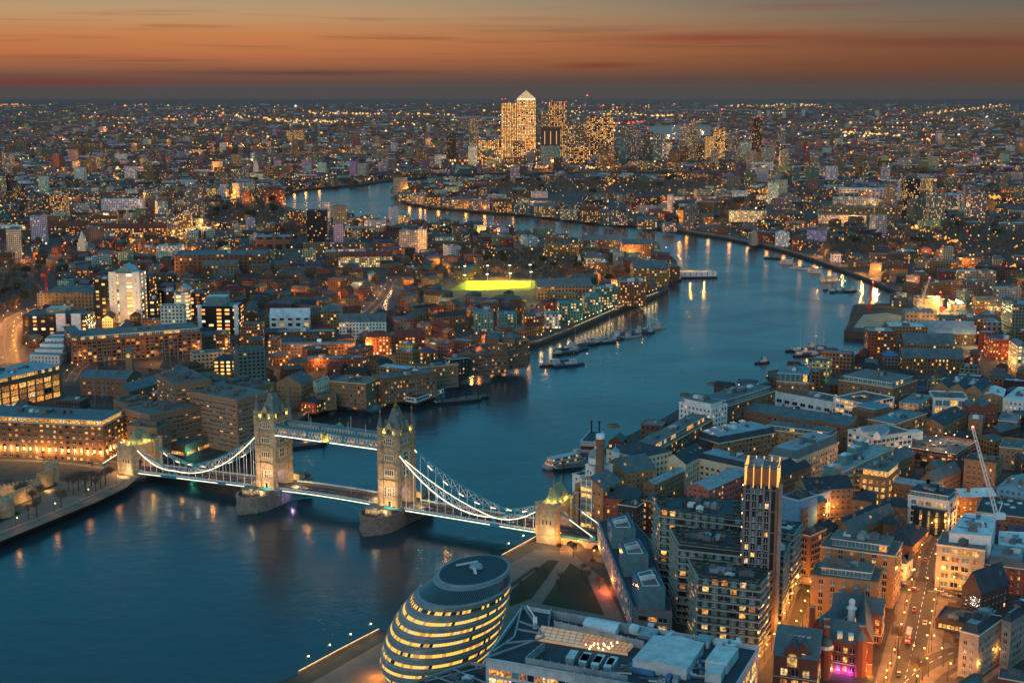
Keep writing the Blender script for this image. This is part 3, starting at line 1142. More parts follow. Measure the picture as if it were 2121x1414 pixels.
def abutment(cx, zb, dz0, ztop):
 L = 10.8
 am = MB()
 for y in (-10.2, 10.2):
  am.box(cx, y, -3, L + 1.0, 6.6, dz0 + 3.4, mi=0)
  am.box(cx, y, dz0 + .4, L, 5.6, ztop - dz0 - 1.4, mi=0)
  am.box(cx, y, ztop - 1.0, L + 1.0, 6.6, .9, mi=0)
  for i in range(7):
   for q in (-3.1, 3.1):
    am.box(cx - L / 2 + L * (i + .5) / 7, y + q, ztop - .1, .8, .45, 1.2, mi=0)
  for i in range(4):
   for q in (-5.6, 5.6):
    am.box(cx + q, y - 2.1 + 1.4 * i, ztop - .1, .45, .8, 1.2, mi=0)
  for sx in (-1, 1):
   am.frustum(cx + sx * L / 2, y - math.copysign(2.8, -y), dz0 + .4, ztop + .8, 1.3, 1.3, 8, 0, sm=False)
   am.frustum(cx + sx * L / 2, y - math.copysign(2.8, -y), ztop + .8, ztop + 1.6, 1.6, 1.5, 8, 0, sm=False)
  for i, q in enumerate((-2.2, 0, 2.2)):
   am.box(cx + q, y + math.copysign(2.82, y), dz0 + 6, .7, .1, 2.4, mi=1)
 # arch over the road
 n = 12
 hw_ = 7.4
 for sx in (-1, 1):
  x = cx + sx * 4.2
  for i in range(n):
   y0, y1 = -hw_ + 2 * hw_ * i / n, -hw_ + 2 * hw_ * (i + 1) / n
   h0, h1 = [dz0 + 4 + 6.0 * math.sin(PI * k / n) ** .7 for k in (i, i + 1)]
   q = [(x, y0, h0), (x, y1, h1), (x, y1, ztop), (x, y0, ztop)]
   am.face(q if sx > 0 else q[::-1])
 for i in range(n):
  y0, y1 = -hw_ + 2 * hw_ * i / n, -hw_ + 2 * hw_ * (i + 1) / n
  h0, h1 = [dz0 + 4 + 6.0 * math.sin(PI * k / n) ** .7 for k in (i, i + 1)]
  am.face([(cx - 4.2, y1, h1), (cx + 4.2, y1, h1), (cx + 4.2, y0, h0), (cx - 4.2, y0, h0)])
 am.box(cx, 0, ztop - .02, 8.4, 14.8, .4)
 ab = bpart(am, 'abutment_tower', [STONE, DARKGLASS])
 rm = MB()
 b = rect(cx, 0, 8.6, 14.0)
 zr = ztop + .3
 rg = [(cx, -4.6), (cx, 4.6)]
 zt = zr + 8.6
 rm.face([(*b[0], zr), (*b[1], zr), (*rg[0], zt)])
 rm.face([(*b[1], zr), (*b[2], zr), (*rg[1], zt), (*rg[0], zt)])
 rm.face([(*b[2], zr), (*b[3], zr), (*rg[1], zt)])
 rm.face([(*b[3], zr), (*b[0], zr), (*rg[0], zt), (*rg[1], zt)])
 rm.bar((cx, -4.6, zt), (cx, 4.6, zt), .2, mi=1)
 for q in (-4.6, 4.6):
  rm.bar((cx, q, zt), (cx, q, zt + 3), .16, mi=1)
 bpart(rm, 'roof', [GREENROOF, GOLD], ab)
 for sx in (-1, 1):
  g = MB()
  x = cx + sx * 3.9
  g.box(x, 0, ztop, 1.2, 3.6, 3.2)
  for xx, rev in ((x - .6, True), (x + .6, False)):
   q = [(xx, -1.8, ztop + 3.2), (xx, 1.8, ztop + 3.2), (xx, 0, ztop + 6)]
   g.face(q[::-1] if rev else q)
  g.face([(x - .6, -1.8, ztop + 3.2), (x + .6, -1.8, ztop + 3.2), (x + .6, 0, ztop + 6), (x - .6, 0, ztop + 6)])
  g.face([(x + .6, 1.8, ztop + 3.2), (x - .6, 1.8, ztop + 3.2), (x - .6, 0, ztop + 6), (x + .6, 0, ztop + 6)])
  bpart(g, 'dormer', STONE, ab)
  for q in (-4, 0, 4):
   lamp('roof_floodlight', (cx + sx * 5.2, q, ztop + .9), 330, (1, .84, .16), .3, bridge)
 for q in (-1, 1):
  lamp('roof_floodlight', (cx + q * 2, -8.0, ztop + 1.0), 300, (1, .84, .16), .3, bridge)
 lamp('arch_light', (cx, 0, dz0 + 4), 800, (.85, .6, 1.0), .4, bridge)
 lamp('abutment_floodlight', (cx + 2, -18, dz0 + 1), 3000, WARM, .4, bridge)
 lamp('abutment_floodlight', (cx - 9, -15, dz0 + 1.5), 1500, SODIUM, .3, bridge)

abutment(145.2, 0, 9.4, 26.0)
abutment(-149.2, 0, 6.2, 23.0)
for a_, b_, l_, w_ in ((-43.4, 0, 22, 70), (43.4, 0, 22, 70), (145, 0, 12, 28), (-149, 0, 12, 28), (235, 0, 170, 22)):
 p_ = bw(a_, b_)
 take(p_.x, p_.y, l_, w_, BANG, 2)

# ================================================================ BUILDING KIT
WALLS = dict(tan=S(158, 122, 88), brown=S(128, 94, 70), red=S(126, 72, 58), dark=S(74, 62, 58), white=S(222, 222, 218), cream=S(214, 198, 168), conc=S(158, 150, 136), hotel=S(146, 116, 94), amber=S(136, 98, 72), grey=S(116, 118, 120), pink=S(196, 112, 100),
             black=S(34, 38, 44), teal=S(84, 140, 134), stone=S(150, 138, 124), blue=S(120, 170, 196), steel=S(168, 180, 186))
ROOFS = dict(slate=S(88, 102, 106), lead=S(132, 146, 152), white=S(196, 204, 206), felt=S(104, 98, 94), dark=S(52, 62, 70), green=S(84, 128, 112), tile=S(112, 58, 46), tan=S(140, 116, 96), teal=S(92, 130, 136), blue=S(60, 120, 160))

def wmat(k):
 return mat('wall_' + k, WALLS[k], .82 if k not in ('black', 'teal', 'steel') else .3, var=.22, scale=.45)

def rmat(k):
 return mat('roof_' + k, ROOFS[k], .7, var=.3, scale=.22)

WINM = {}

def winmesh(w, h, kind):
 key = (round(w, 1), round(h, 1), kind)
 if key not in WINM:
  m = MB()
  w, h = key[0], key[1]
  m.box(0, -.03, -h / 2, w, .16, h, bottom=True)
  # frame bars
  m.box(0, -.13, -h / 2 - .1, w + .2, .1, .12, mi=1)
  if w > 1.0:
   m.box(0, -.115, -h / 2, .1, .03, h, mi=1)
  g = DARKGLASS if kind == 0 else TEALGLASS if kind == 9 else LITW[kind - 1]
  WINM[key] = m.mesh('window', [g, WHITEP])
 return WINM[key]

def wpoly(pts, z):
 P = [at(x, y, z) for x, y in pts]
 if len(P) == 3:
  e1 = (P[1] - P[0])
  u = e1.normalized()
  e2 = P[2] - P[1]
  e2 = e2 - u * e2.dot(u)
  P = [P[0], P[1], P[1] + e2, P[0] + e2]
 a = sum(P[i].x * P[(i + 1) % len(P)].y - P[(i + 1) % len(P)].x * P[i].y for i in range(len(P)))
 if a < 0:
  P.reverse()
 return P

def inset(P, d):
 """shrink a convex anticlockwise polygon"""
 n = len(P)
 L = []
 for i in range(n):
  a, b = Vector(P[i]), Vector(P[(i + 1) % n])
  t_ = (b - a).normalized()
  L.append((a + Vector((-t_.y, t_.x)) * d, t_))
 R_ = []
 for i in range(n):
  (p, t1), (q, t2) = L[i - 1], L[i]
  den = t1.x * t2.y - t1.y * t2.x
  if abs(den) < 1e-5:
   R_.append(q)
   continue
  k = ((q.x - p.x) * t2.y - (q.y - p.y) * t2.x) / den
  R_.append(p + t1 * k)
 return R_

def gable_faces(rm, wm, P, z, rise, axis=None, over=.35, rkw={}, wkw={}, rmi=0, wmi=0):
 """pitched roof over a rectangle P; axis 0 = ridge parallel to P0P1"""
 a = (P[1] - P[0]).length
 b = (P[2] - P[1]).length
 if axis is None:
  axis = 0 if a >= b else 1
 Q = P if axis == 0 else [P[1], P[2], P[3], P[0]]
 u = (Q[1] - Q[0]).normalized()
 v = (Q[2] - Q[1]).normalized()
 E = [Q[0] - u * over - v * over, Q[1] + u * over - v * over, Q[2] + u * over + v * over, Q[3] - u * over + v * over]
 r0, r1 = (E[0] + E[3]) / 2, (E[1] + E[2]) / 2
 dz = rise * over / max(.1, (Q[2] - Q[1]).length / 2)
 rm.face([(*E[0], z - dz), (*E[1], z - dz), (*r1, z + rise), (*r0, z + rise)], rmi, **rkw)
 rm.face([(*E[2], z - dz), (*E[3], z - dz), (*r0, z + rise), (*r1, z + rise)], rmi, **rkw)
 for A, B in ((Q[1], Q[2]), (Q[3], Q[0])):
  m_ = (A + B) / 2
  wm.face([(*A, z), (*B, z), (*m_, z + rise - .1)], wmi, **wkw)
 return (Q[0] + Q[3]) / 2, (Q[1] + Q[2]) / 2

def hip_faces(rm, P, z, rise, over=.4, rkw={}, rmi=0):
 a = (P[1] - P[0]).length
 b = (P[2] - P[1]).length
 Q = P if a >= b else [P[1], P[2], P[3], P[0]]
 u = (Q[1] - Q[0]).normalized()
 v = (Q[2] - Q[1]).normalized()
 hb = (Q[2] - Q[1]).length / 2
 E = [Q[0] - u * over - v * over, Q[1] + u * over - v * over, Q[2] + u * over + v * over, Q[3] - u * over + v * over]
 k = min(hb, (Q[1] - Q[0]).length / 2 - .2)
 r0, r1 = (Q[0] + Q[3]) / 2 + u * k, (Q[1] + Q[2]) / 2 - u * k
 rm.face([(*E[0], z), (*E[1], z), (*r1, z + rise), (*r0, z + rise)], rmi, **rkw)
 rm.face([(*E[1], z), (*E[2], z), (*r1, z + rise)], rmi, **rkw)
 rm.face([(*E[2], z), (*E[3], z), (*r0, z + rise), (*r1, z + rise)], rmi, **rkw)
 rm.face([(*E[3], z), (*E[0], z), (*r0, z + rise)], rmi, **rkw)

def cw(o, root):
 """child mesh built in world coordinates"""
 return o

NWIN = 0

def add_windows(root, P, z0, z1, rr, sto, bay, ww, wh, lit, pale=0.0, first=.9, cap=90, edge=1.2):
 global NWIN
 todo = []
 n = len(P)
 for i in range(n):
  a, b = P[i], P[(i + 1) % n]
  L = (b - a).length
  t_ = (b - a) / L
  nor = Vector((t_.y, -t_.x))
  mid = (a + b) / 2
  vis = nor.dot(-mid.normalized())
  if vis < .06 or L < ww + 1:
   continue
  nb = max(1, int((L - 2 * edge + bay - ww) / bay))
  off = (L - (nb - 1) * bay) / 2
  ns = max(1, int((z1 - z0 - first + .6) / sto))
  for j in range(ns):
   zz = z0 + first + j * sto + wh / 2 + .2
   if zz + wh / 2 > z1 - .15:
    continue
   for q in range(nb):
    p = a + t_ * (off + q * bay) + nor * .04
    todo.append((p, zz, math.atan2(t_.y, t_.x)))
 rr.shuffle(todo)
 rest = todo[cap:]
 for p, zz, an in todo[:cap]:
  x = rr.random() * (1.5 if lit < .5 else 1)
  k = 0 if x > lit else rr.choice((1, 1, 2, 2, 3, 4))
  if k == 0 and rr.random() < pale:
   k = 9
  o = bpy.data.objects.new('window', winmesh(ww, wh, k))
  o.parent = root
  o.location = (p.x - root.location.x, p.y - root.location.y, zz - root.location.z)
  o.rotation_euler = (0, 0, an)
  COL.objects.link(o)
  NWIN += 1
 if rest:
  mats_ = [DARKGLASS, TEALGLASS] + LITW
  m = MB()
  for p, zz, an in rest:
   x = rr.random()
   k = (0 if rr.random() > pale else 1) if x > lit else rr.choice((2, 2, 3, 3, 4, 5))
   m.box(p.x, p.y, zz - wh / 2, ww, .2, wh, an, mi=k)
  m.build('window', mats_, root, kind='stuff')

def roof_clutter(root, P, z, rr, n, k='lead'):
 n = int(n * 1.7 + 1)
 c = sum((Vector(p) for p in P), Vector((0, 0))) / len(P)
 L = (P[1] - P[0])
 an = math.atan2(L.y, L.x)
 for i in range(n):
  j = rr.randrange(len(P))
  p = c.lerp((Vector(P[j]) + Vector(P[(j + 1) % len(P)])) / 2, rr.uniform(.1, .62))
  m = MB()
  w, d, h = rr.uniform(1.6, 5.5), rr.uniform(1.5, 4), rr.uniform(1.0, 2.6)
  m.box(p.x, p.y, z + .01, w, d, h, an, bottom=False)
  if rr.random() < .3:
   m.bar((p.x, p.y, z + .4), (p.x + rr.uniform(-7, 7), p.y + rr.uniform(-7, 7), z + .4), .25)
  if rr.random() < .5:
   m.box(p.x, p.y, z + .01 + h, w * .5, d * .5, .5, an, bottom=False)
  m.build('plant_box', rmat(rr.choice((k, 'lead', 'felt', 'white', 'slate'))), root)

BLD = 0
wpoly_of, wz_of = {}, {}

def blk(pts, h, wall, label, roof='flat', rk='felt', name='apartment_block', cat='building', group=None, sto=3.3, bay=3.2, ww=1.15, wh=1.6, lit=.12, pale=.1, rise=None, axis=None,
  plant=2, pent=None, base=G, cap=70, ribbon=False, zb=None, parapet=.7, win=True, seed=None, first=.9):
 """a building from the corners of its eaves (picture coordinates at height h above its base); three corners make a rectangle"""
 global BLD
 BLD += 1
 rr = random.Random(seed or BLD * 17 + 3)
 z1 = base + h
 P = wpoly(pts, z1)
 c = sum(P, Vector((0, 0))) / len(P)
 root = empty(name, (c.x, c.y, base), label, cat, group)
 take_poly(inset(P, -2.5))
 wm, rm = MB(), MB()
 n = len(P)
 wpoly_of[root.name], wz_of[root.name] = [tuple(p) for p in P], z1
 for i in range(n):
  wm.wall(P[i], P[(i + 1) % n], base - .5, z1)
 if roof == 'flat':
  I = inset(P, .35)
  zr = z1 - parapet
  rm.face([(*p, zr) for p in I])
  for i in range(n):
   j = (i + 1) % n
   wm.face([(*P[i], z1), (*P[j], z1), (*I[j], z1), (*I[i], z1)])
   wm.face([(*I[j], zr), (*I[i], zr), (*I[i], z1), (*I[j], z1)])
 elif roof == 'gable':
  rs = rise or min((P[1] - P[0]).length, (P[2] - P[1]).length) * .32
  gable_faces(rm, wm, P, z1, rs, axis)
 elif roof == 'hip':
  rs = rise or min((P[1] - P[0]).length, (P[2] - P[1]).length) * .28
  hip_faces(rm, P, z1, rs)
 elif roof == 'mans':
  rs = rise or 3.2
  I = inset(P, rs * .5)
  for i in range(n):
   j = (i + 1) % n
   rm.face([(*P[i], z1), (*P[j], z1), (*I[j], z1 + rs), (*I[i], z1 + rs)])
  rm.face([(*p, z1 + rs) for p in I], 1)
 elif roof == 'saw':
  # rows of parallel gables
  a = (P[1] - P[0]).length
  b = (P[2] - P[1]).length
  k = max(2, round(a / (rise or 9.0)))
  u = (P[1] - P[0]) / k
  for i in range(k):
   q = [P[0] + u * i, P[0] + u * (i + 1), P[3] + u * (i + 1), P[3] + u * i]
   gable_faces(rm, wm, q, z1, u.length * .36, 1, over=0.02)
 if ribbon:
  # continuous floor slabs and set-back glass
  gm = MB()
  ns = max(1, round(h / sto))
  sm_ = MB()
  O = inset(P, -.9)
  for j in range(ns + 1):
   zz = base + h * j / ns
   sm_.prism([tuple(p) for p in O], zz - .3 - (.5 if j == ns else 0), zz + .25 - (1.0 if j == ns else 0), 0, 0, True)
  sm_.build('floor_slab', wmat(wall), root)
  wm2 = MB()
  wm2.prism([tuple(p) for p in P], base - .5, z1, 0, None)
  wm2.build('wall', mat('bronze_glazing', S(52, 66, 70), .2, var=.35, scale=.7, spec=.5), root)
  add_windows(root, P, base, z1, rr, h / ns, bay, ww, wh, lit, pale, .6, cap, edge=.6)
  rm.build('roof', rmat(rk), root)
 else:
  wm.build('wall', wmat(wall), root)
  rm.build('roof', [rmat(rk), rmat('lead' if roof == 'mans' else rk)], root)
  if roof in ('flat', 'mans') and len(P) == 4:
   O, cm = inset(P, -.28), MB()
   cm.prism([tuple(p) for p in O], z1 - .75, z1 - .3, 0, None, False)
   for i in range(4):
    j = (i + 1) % 4
    cm.face([(*O[i], z1 - .3), (*O[j], z1 - .3), (*P[j], z1 - .3), (*P[i], z1 - .3)])
   cm.build('cornice', mat('pale_stone_frame', S(222, 210, 188), .7, var=.1) if BLD % 3 else wmat(wall), root)
  if roof == 'gable' and len(P) == 4:
   a_, b_ = (P[1] - P[0]), (P[2] - P[1])
   if (axis if axis is not None else (0 if a_.length >= b_.length else 1)) == 1:
    a_, b_ = b_, a_
   n_ = int(a_.length / 6)
   for i in range(n_):
    for s_ in (-1, 1):
     if rr.random() < .6:
      p = c + a_ * ((i + .5) / n_ - .5) + b_ * .24 * s_
      sk = MB()
      sk.box(p.x, p.y, z1 + rs * .3, 1.1, 1.1, rs * .32, math.atan2(a_.y, a_.x))
      sk.build('rooflight', TEALGLASS if rr.random() < .85 else LITW[0], root)
  if win:
   add_windows(root, P, base, z1, rr, sto, bay, ww, wh, lit, pale, first, cap)
 zt = z1 - parapet if roof == 'flat' else z1 + (rise or 3.2) if roof == 'mans' else None
 if pent and roof == 'flat':
  d, ph, pk, plit = pent
  I = inset(P, d)
  pm = MB()
  pm.prism([tuple(p) for p in I], zt + .01, zt + ph, 0, None)
  O = inset(P, d - .8)
  pm.prism([tuple(p) for p in O], zt + ph, zt + ph + .4, 1, 2, True)
  po = pm.build('penthouse', [wmat(pk), WHITEP, rmat(rk)], root)
  if plit > 0:
   add_pent(root, po, I, zt + .4, ph - .8, rr, plit)
  zt = zt + ph + .4
  P2 = I
 else:
  P2 = P
 if zt is not None and plant:
  roof_clutter(root, inset(P2, 1.5), zt, rr, plant, rk)
 if roof in ('gable', 'hip') and plant:
  for i in range(min(plant, 2)):
   m = MB()
   p = c.lerp(P[rr.randrange(4)], .45)
   m.box(p.x, p.y, z1 - .2, 1.8, .9, 4.0)
   for q in (-.5, 0, .5):
    m.frustum(p.x + q, p.y, z1 + 3.8, z1 + 4.5, .16, .13, 6)
   m.build('chimney', wmat(wall if wall in ('tan', 'brown', 'red', 'dark') else 'brown'), root)
 return dict(root=root, P=P, c=c, z1=z1, zt=zt, rr=rr)

def add_pent(root, po, I, z, h, rr, plit):
 n = len(I)
 for i in range(n):
  a, b = I[i], I[(i + 1) % n]
  L = (b - a).length
  t_ = (b - a) / L
  nor = Vector((t_.y, -t_.x))
  if nor.dot(-((a + b) / 2).normalized()) < .06:
   continue
  nb = max(1, int(L / 3.6))
  for q in range(nb):
   p = a + t_ * (L * (q + .5) / nb) + nor * .05
   k = 9 if rr.random() > plit else rr.choice((1, 2, 3))
   o = bpy.data.objects.new('window', winmesh(L / nb - .4, h, k))
   o.parent = root
   o.location = (p.x - root.location.x, p.y - root.location.y, z + h / 2 - root.location.z)
   o.rotation_euler = (0, 0, math.atan2(t_.y, t_.x))
   COL.objects.link(o)

def front(x0, x1, yt, yb, depth, wall, label, yaw=0.0, par=(.2, 3.0, 3.2), roof='flat', rk='felt', name='apartment_block', cat='building', group=None, dist=None, rise=None, axis=None, lift=0, seed=None, clutter=True, base=G):
 """a block seen frontally, farther off: base line yb, roof line yt, windows in the wall material; par = share lit, bay, storey"""
 global BLD
 BLD += 1
 rr = random.Random(seed or BLD * 13 + 5)
 if dist:
  X = (x0 + x1) / 2
  yb = proj((X - 1060) / FPX * dist, dist, base)[1]
 a, b = at(x0, yb, base), at(x1, yb, base)
 w = (b - a).length
 c = (a + b) / 2
 c = c + c.normalized() * depth / 2 * math.cos(yaw)
 h = zat((a.x + b.x) / 2, (a.y + b.y) / 2, yt) - base
 ang = math.atan2(b.y - a.y, b.x - a.x) + yaw
 if yaw:
  w = max(4, (w - depth * abs(math.sin(yaw))) / math.cos(yaw))
 P = [Vector(p) for p in rect(c.x, c.y, w, depth, ang)]
 take(c.x, c.y, w, depth, ang, 2)
 col = tuple(v * rr.uniform(.72, .98) for v in WALLS[wall][:3]) + (1,)
 pr = (par[0], rr.random(), par[1], par[2])
 rc = ROOFS[rk]
 m = MB()
 r = MB()
 z1 = base + h
 for i in range(4):
  m.wall(P[i], P[(i + 1) % 4], base - .5, z1, 0, col=col, par=pr)
 kw = dict(col=rc, par=pr)
 if roof == 'flat':
  I = inset(P, .4)
  r.face([(*p, z1 - .6) for p in I], 0, **kw)
  for i in range(4):
   j = (i + 1) % 4
   m.face([(*P[i], z1), (*P[j], z1), (*I[j], z1), (*I[i], z1)], 1, col=col, par=pr)
   m.face([(*I[j], z1 - .6), (*I[i], z1 - .6), (*I[i], z1), (*I[j], z1)], 1, col=col, par=pr)
  if clutter and w > 6:
   for i in range(rr.choice((1, 2, 2, 3))):
    p = c + Vector((math.cos(ang), math.sin(ang))) * rr.uniform(-.3, .3) * w + Vector((-math.sin(ang), math.cos(ang))) * rr.uniform(-.3, .3) * depth
    r.box(p.x, p.y, z1 - .6, min(w * .4, rr.uniform(3, 8)), min(depth * .4, rr.uniform(3, 7)), rr.uniform(1.5, 3.5), ang, 0, bottom=False, col=ROOFS[rr.choice(('lead', 'felt', 'white', 'slate'))], par=pr)
 elif roof == 'gable':
  gable_faces(r, m, P, z1, rise or min(w, depth) * .33, axis, rkw=kw, wkw=dict(col=col, par=pr), wmi=1)
 elif roof == 'hip':
  hip_faces(r, P, z1, rise or min(w, depth) * .3, rkw=kw)
 elif roof == 'pyr':
  for i in range(4):
   r.face([(*P[i], z1), (*P[(i + 1) % 4], z1), (c.x, c.y, z1 + (rise or w * .5))], 0, **kw)
 o = m.build(name, [MW, MR])
 props(o, label, cat, group)
 o2 = r.build('roof', MR, None)
 o2.parent = o
 return dict(o=o, P=P, c=c, w=w, h=h, z1=z1, ang=ang, rr=rr)

def Zm(bx, by, s):
 return lambda x, y: (bx + x / s, by + y / s)

Z1, Z2, Z3, Z4, Z5, Z6 = Zm(200, 750, 3.03), Zm(600, 1100, 3.03), Zm(1100, 750, 3.535), Zm(1600, 750, 4.04), Zm(1200, 1050, 3.884), Zm(1580, 1050, 3.885)
Za, Zb, Zc, Zd, Ze, Zf, Zg, Zh = Zm(0, 180, 3.03), Zm(0, 450, 3.03), Zm(600, 180, 5.3025), Zm(900, 170, 5.3025), Zm(1250, 170, 4.242), Zm(500, 420, 3.03), Zm(1000, 500, 4.242), Zm(1500, 350, 3.288)
Zi, Zj, Zk, Zl = Zm(0, 780, 3.928), Zm(440, 720, 3.421), Zm(1700, 600, 5.038), Zm(0, 560, 3.928)

def zz(f, *p):
 return [f(*q) for q in p]

def writing(text, loc, size, rotz, parent, m, tilt=PI / 2, name='lettering', depth=.04):
 cu = bpy.data.curves.new(name, 'FONT')
 cu.body = text
 cu.size = size
 cu.align_x = 'CENTER'
 cu.align_y = 'CENTER'
 cu.extrude = depth
 o = bpy.data.objects.new(name, cu)
 o.data.materials.append(m)
 o.parent = parent
 o.location = Vector(loc) - Vector(parent.location)
 o.rotation_euler = (tilt, 0, rotz)
 COL.objects.link(o)
 dg = bpy.context.evaluated_depsgraph_get()
 me = bpy.data.meshes.new_from_object(o.evaluated_get(dg))
 q = bpy.data.objects.new(name, me)
 q.parent, q.location, q.rotation_euler = parent, o.location, o.rotation_euler
 COL.objects.link(q)
 bpy.data.objects.remove(o)
 return q

# ================================================================ SOUTH BANK, NEAR: warehouses behind the bridge
blk(zz(Z3, (552, 628), (795, 700), (905, 610)), 25, 'cream', 'cream pedimented warehouse end with a dark hipped roof beside the domed brewery', roof='hip', rk='dark', rise=5, name='warehouse', sto=3.4, lit=.1)
BW_ = blk(zz(Z3, (905, 655), (1330, 415), (1215, 362)), 24, 'brown', 'long brown riverside warehouse with planted roof terraces and white attic', pent=(3.4, 3.2, 'white', .35), rk='felt', name='warehouse', lit=.18, plant=5, cap=90)
blk(zz(Z3, (1085, 288), (1322, 335), (1432, 303)), 31, 'white', 'white stuccoed warehouse block standing taller than the row along the river', rk='slate', name='warehouse', lit=.3, plant=4, pent=(2.5, 2.6, 'white', 0), seed=5)
blk(zz(Z3, (1432, 318), (1788, 205), (1650, 152)), 25, 'brown', 'brown riverside warehouse with white attic storey and long grey roof, far end of the row', pent=(3.0, 3.4, 'white', .15), rk='slate', name='warehouse', plant=6)
brew = blk(zz(Z3, (398, 742), (458, 768), (542, 722)), 29, 'white', 'white brewery tower under a ribbed lead dome', name='brewery', rk='lead', lit=0, plant=0, ww=1.0, wh=1.5)
m = MB()
cc = at(*Z3(478, 690), G + 32)
m.frustum(cc.x, cc.y, G + 28.2, G + 32, 4.6, 4.6, 16)
m.dome(cc.x, cc.y, G + 32, 4.8, 4.8, 16, 6, 1)
m.frustum(cc.x, cc.y, G + 36.6, G + 38.6, .9, .7, 8)
m.dome(cc.x, cc.y, G + 38.6, .9, 1.0, 8, 3, 1)
m.build('dome', [wmat('white'), rmat('lead')], brew['root'])
blk(zz(Z3, (303, 812), (362, 828), (402, 792)), 21, 'white', 'small white rendered house standing in the river edge below the brewery', name='house', lit=.05, rk='dark', plant=1)
blk(zz(Z3, (538, 752), (690, 812), (782, 725)), 21, 'tan', 'tan brick brewery range with a slate roof and white cupola', roof='gable', rk='slate', name='brewery', axis=1, lit=.12)
m = MB()
cc = at(*Z3(618, 625), G + 30)
m.box(cc.x, cc.y, G + 24, 4, 4, 4)
m.frustum(cc.x, cc.y, G + 28, G + 30.5, 3.2, .3, 4, 1)
m.bar((cc.x, cc.y, G + 30), (cc.x, cc.y, G + 32.5), .12)
cup = m.build('cupola', [WHITEP, rmat('lead')])
cup.parent = [o for o in scn.objects if o.get('label', '').startswith('tan brick brewery range')][0]
cup.matrix_parent_inverse = cup.parent.matrix_basis.inverted() if False else __import__('mathutils').Matrix.Translation(-cup.parent.location)
# chimney of the brewery
cc = at(*Z3(507, 520), 54)
m = MB()
m.frustum(cc.x, cc.y, G, 48, 2.9, 2.2, 12)
m.frustum(cc.x, cc.y, 48, 50.5, 2.6, 2.6, 12)
m.frustum(cc.x, cc.y, 50.5, 53, 2.3, 2.3, 12)
ch_ = m.build('factory_chimney', wmat('brown'), label='tall tapering brown brick brewery chimney with a white band', cat='chimney')
m = MB()
m.frustum(cc.x, cc.y, 51, 53.6, 2.5, 2.5, 12)
m.build('white_band', WHITEP, ch_)
ab_ = blk(zz(Z3, (322, 892), (528, 930), (575, 855)), 25, 'tan', 'tan brick brewery gable with a glazed bay rising through it', roof='gable', rk='slate', axis=1, name='brewery', lit=.2)
m = MB()
p0, p1 = at(*Z3(388, 905), G + 24), at(*Z3(470, 920), G + 24)
u_ = (p1 - p0).normalized()
n_ = Vector((u_.y, -u_.x))
c_ = (p0 + p1) / 2 + n_ * 1.2
an_ = math.atan2(u_.y, u_.x)
m.box(c_.x, c_.y, G, (p1 - p0).length, 4, 29, an_, 0)
for j in range(8):
 m.box(c_.x + n_.x * 2.0, c_.y + n_.y * 2.0, G + 2 + 3.4 * j, (p1 - p0).length * .92, .3, 1.9, an_, 1 if j in (0, 2, 5, 6) else 2)
for q in (-.48, 0, .48):
 pp = c_ + u_ * q * (p1 - p0).length + n_ * 2.2
 m.box(pp.x, pp.y, G, .35, .35, 29.2, an_, 3)
m.build('glazed_bay', [rmat('lead'), LITW[1], TEALGLASS, WHITEP], ab_['root'])
blk(zz(Z3, (497, 988), (765, 1012), (872, 940)), 20, 'red', 'red and white banded office with a broad dark hipped roof', roof='hip', rk='dark', rise=4.5, name='office_block', lit=.45, sto=3.6)
blk(zz(Z3, (637, 1032), (772, 1052), (804, 1010)), 23, 'dark', 'square dark brick tower block beside the bridge approach', rk='dark', name='engine_house', lit=.03, ww=1.2, wh=2.2, plant=1)
blk(zz(Z3, (808, 1000), (898, 1015), (905, 975)), 18, 'red', 'narrow red brick office with bright windows behind the dark tower block', name='office_block', lit=.75, rk='slate', plant=1)
blk(zz(Z3, (900, 895), (1120, 792), (1060, 770)), 16, 'tan', 'narrow tan brick warehouse with a grey ridge roof west of the pink building', rk='lead', roof='gable', rise=2.0, name='warehouse')
blk(zz(Z3, (830, 875), (900, 893), (985, 850)), 12, 'dark', 'low dark brick corner house west of the pink building', rk='slate', name='house', plant=1)
blk(zz(Z3, (955, 718), (1133, 745), (1245, 650)), 19, 'cream', 'cream painted warehouse wing with a brick gable and dark roof', roof='gable', axis=1, rk='dark', name='warehouse', lit=.15)
blk(zz(Z3, (1222, 700), (1690, 800), (1735, 742)), 18, 'cream', 'cream arched warehouse range with a row of dark dormers', roof='mans', rk='dark', name='warehouse', lit=.12, sto=3.6, bay=3.9, ww=1.9, cap=80, plant=4)
blk(zz(Z3, (1140, 902), (1300, 935), (1512, 800)), 17, 'pink', 'pink rendered flats under a sloping grey metal roof with pink drum bays', rk='lead', roof='gable', rise=2.6, lit=.25, plant=0)
for i, q in enumerate(((1335, 880), (1393, 845), (1448, 812))):
 cc = at(*Z3(*q), G + 15)
 m = MB()
 m.frustum(cc.x, cc.y, G, G + 18, 2.0, 2.0, 12)
 m.build('drum_bay', wmat('pink'), [o for o in scn.objects if o.get('label', '').startswith('pink rendered')][0])
sky_ = blk(zz(Z3, (1195, 535), (1372, 590), (1648, 472)), 17, 'tan', 'tan brick warehouse with rows of lit white rooflights', rk='dark', roof='mans', rise=3.5, name='warehouse', lit=.15)
for q in ((1290, 500), (1345, 478), (1420, 462), (1480, 440), (1545, 428), (1330, 520), (1400, 495), (1470, 470)):
 cc = at(*Z3(*q), sky_['zt'] + .8)
 m = MB()
 m.box(cc.x, cc.y, sky_['zt'] + .01, 3.4, 3.4, .9, .6, bottom=False)
 m.box(cc.x, cc.y, sky_['zt'] + .92, 1.3, 1.3, .35, .6, 1, bottom=False)
 m.build('rooflight', [rmat('white'), LITW[2]], sky_['root'])
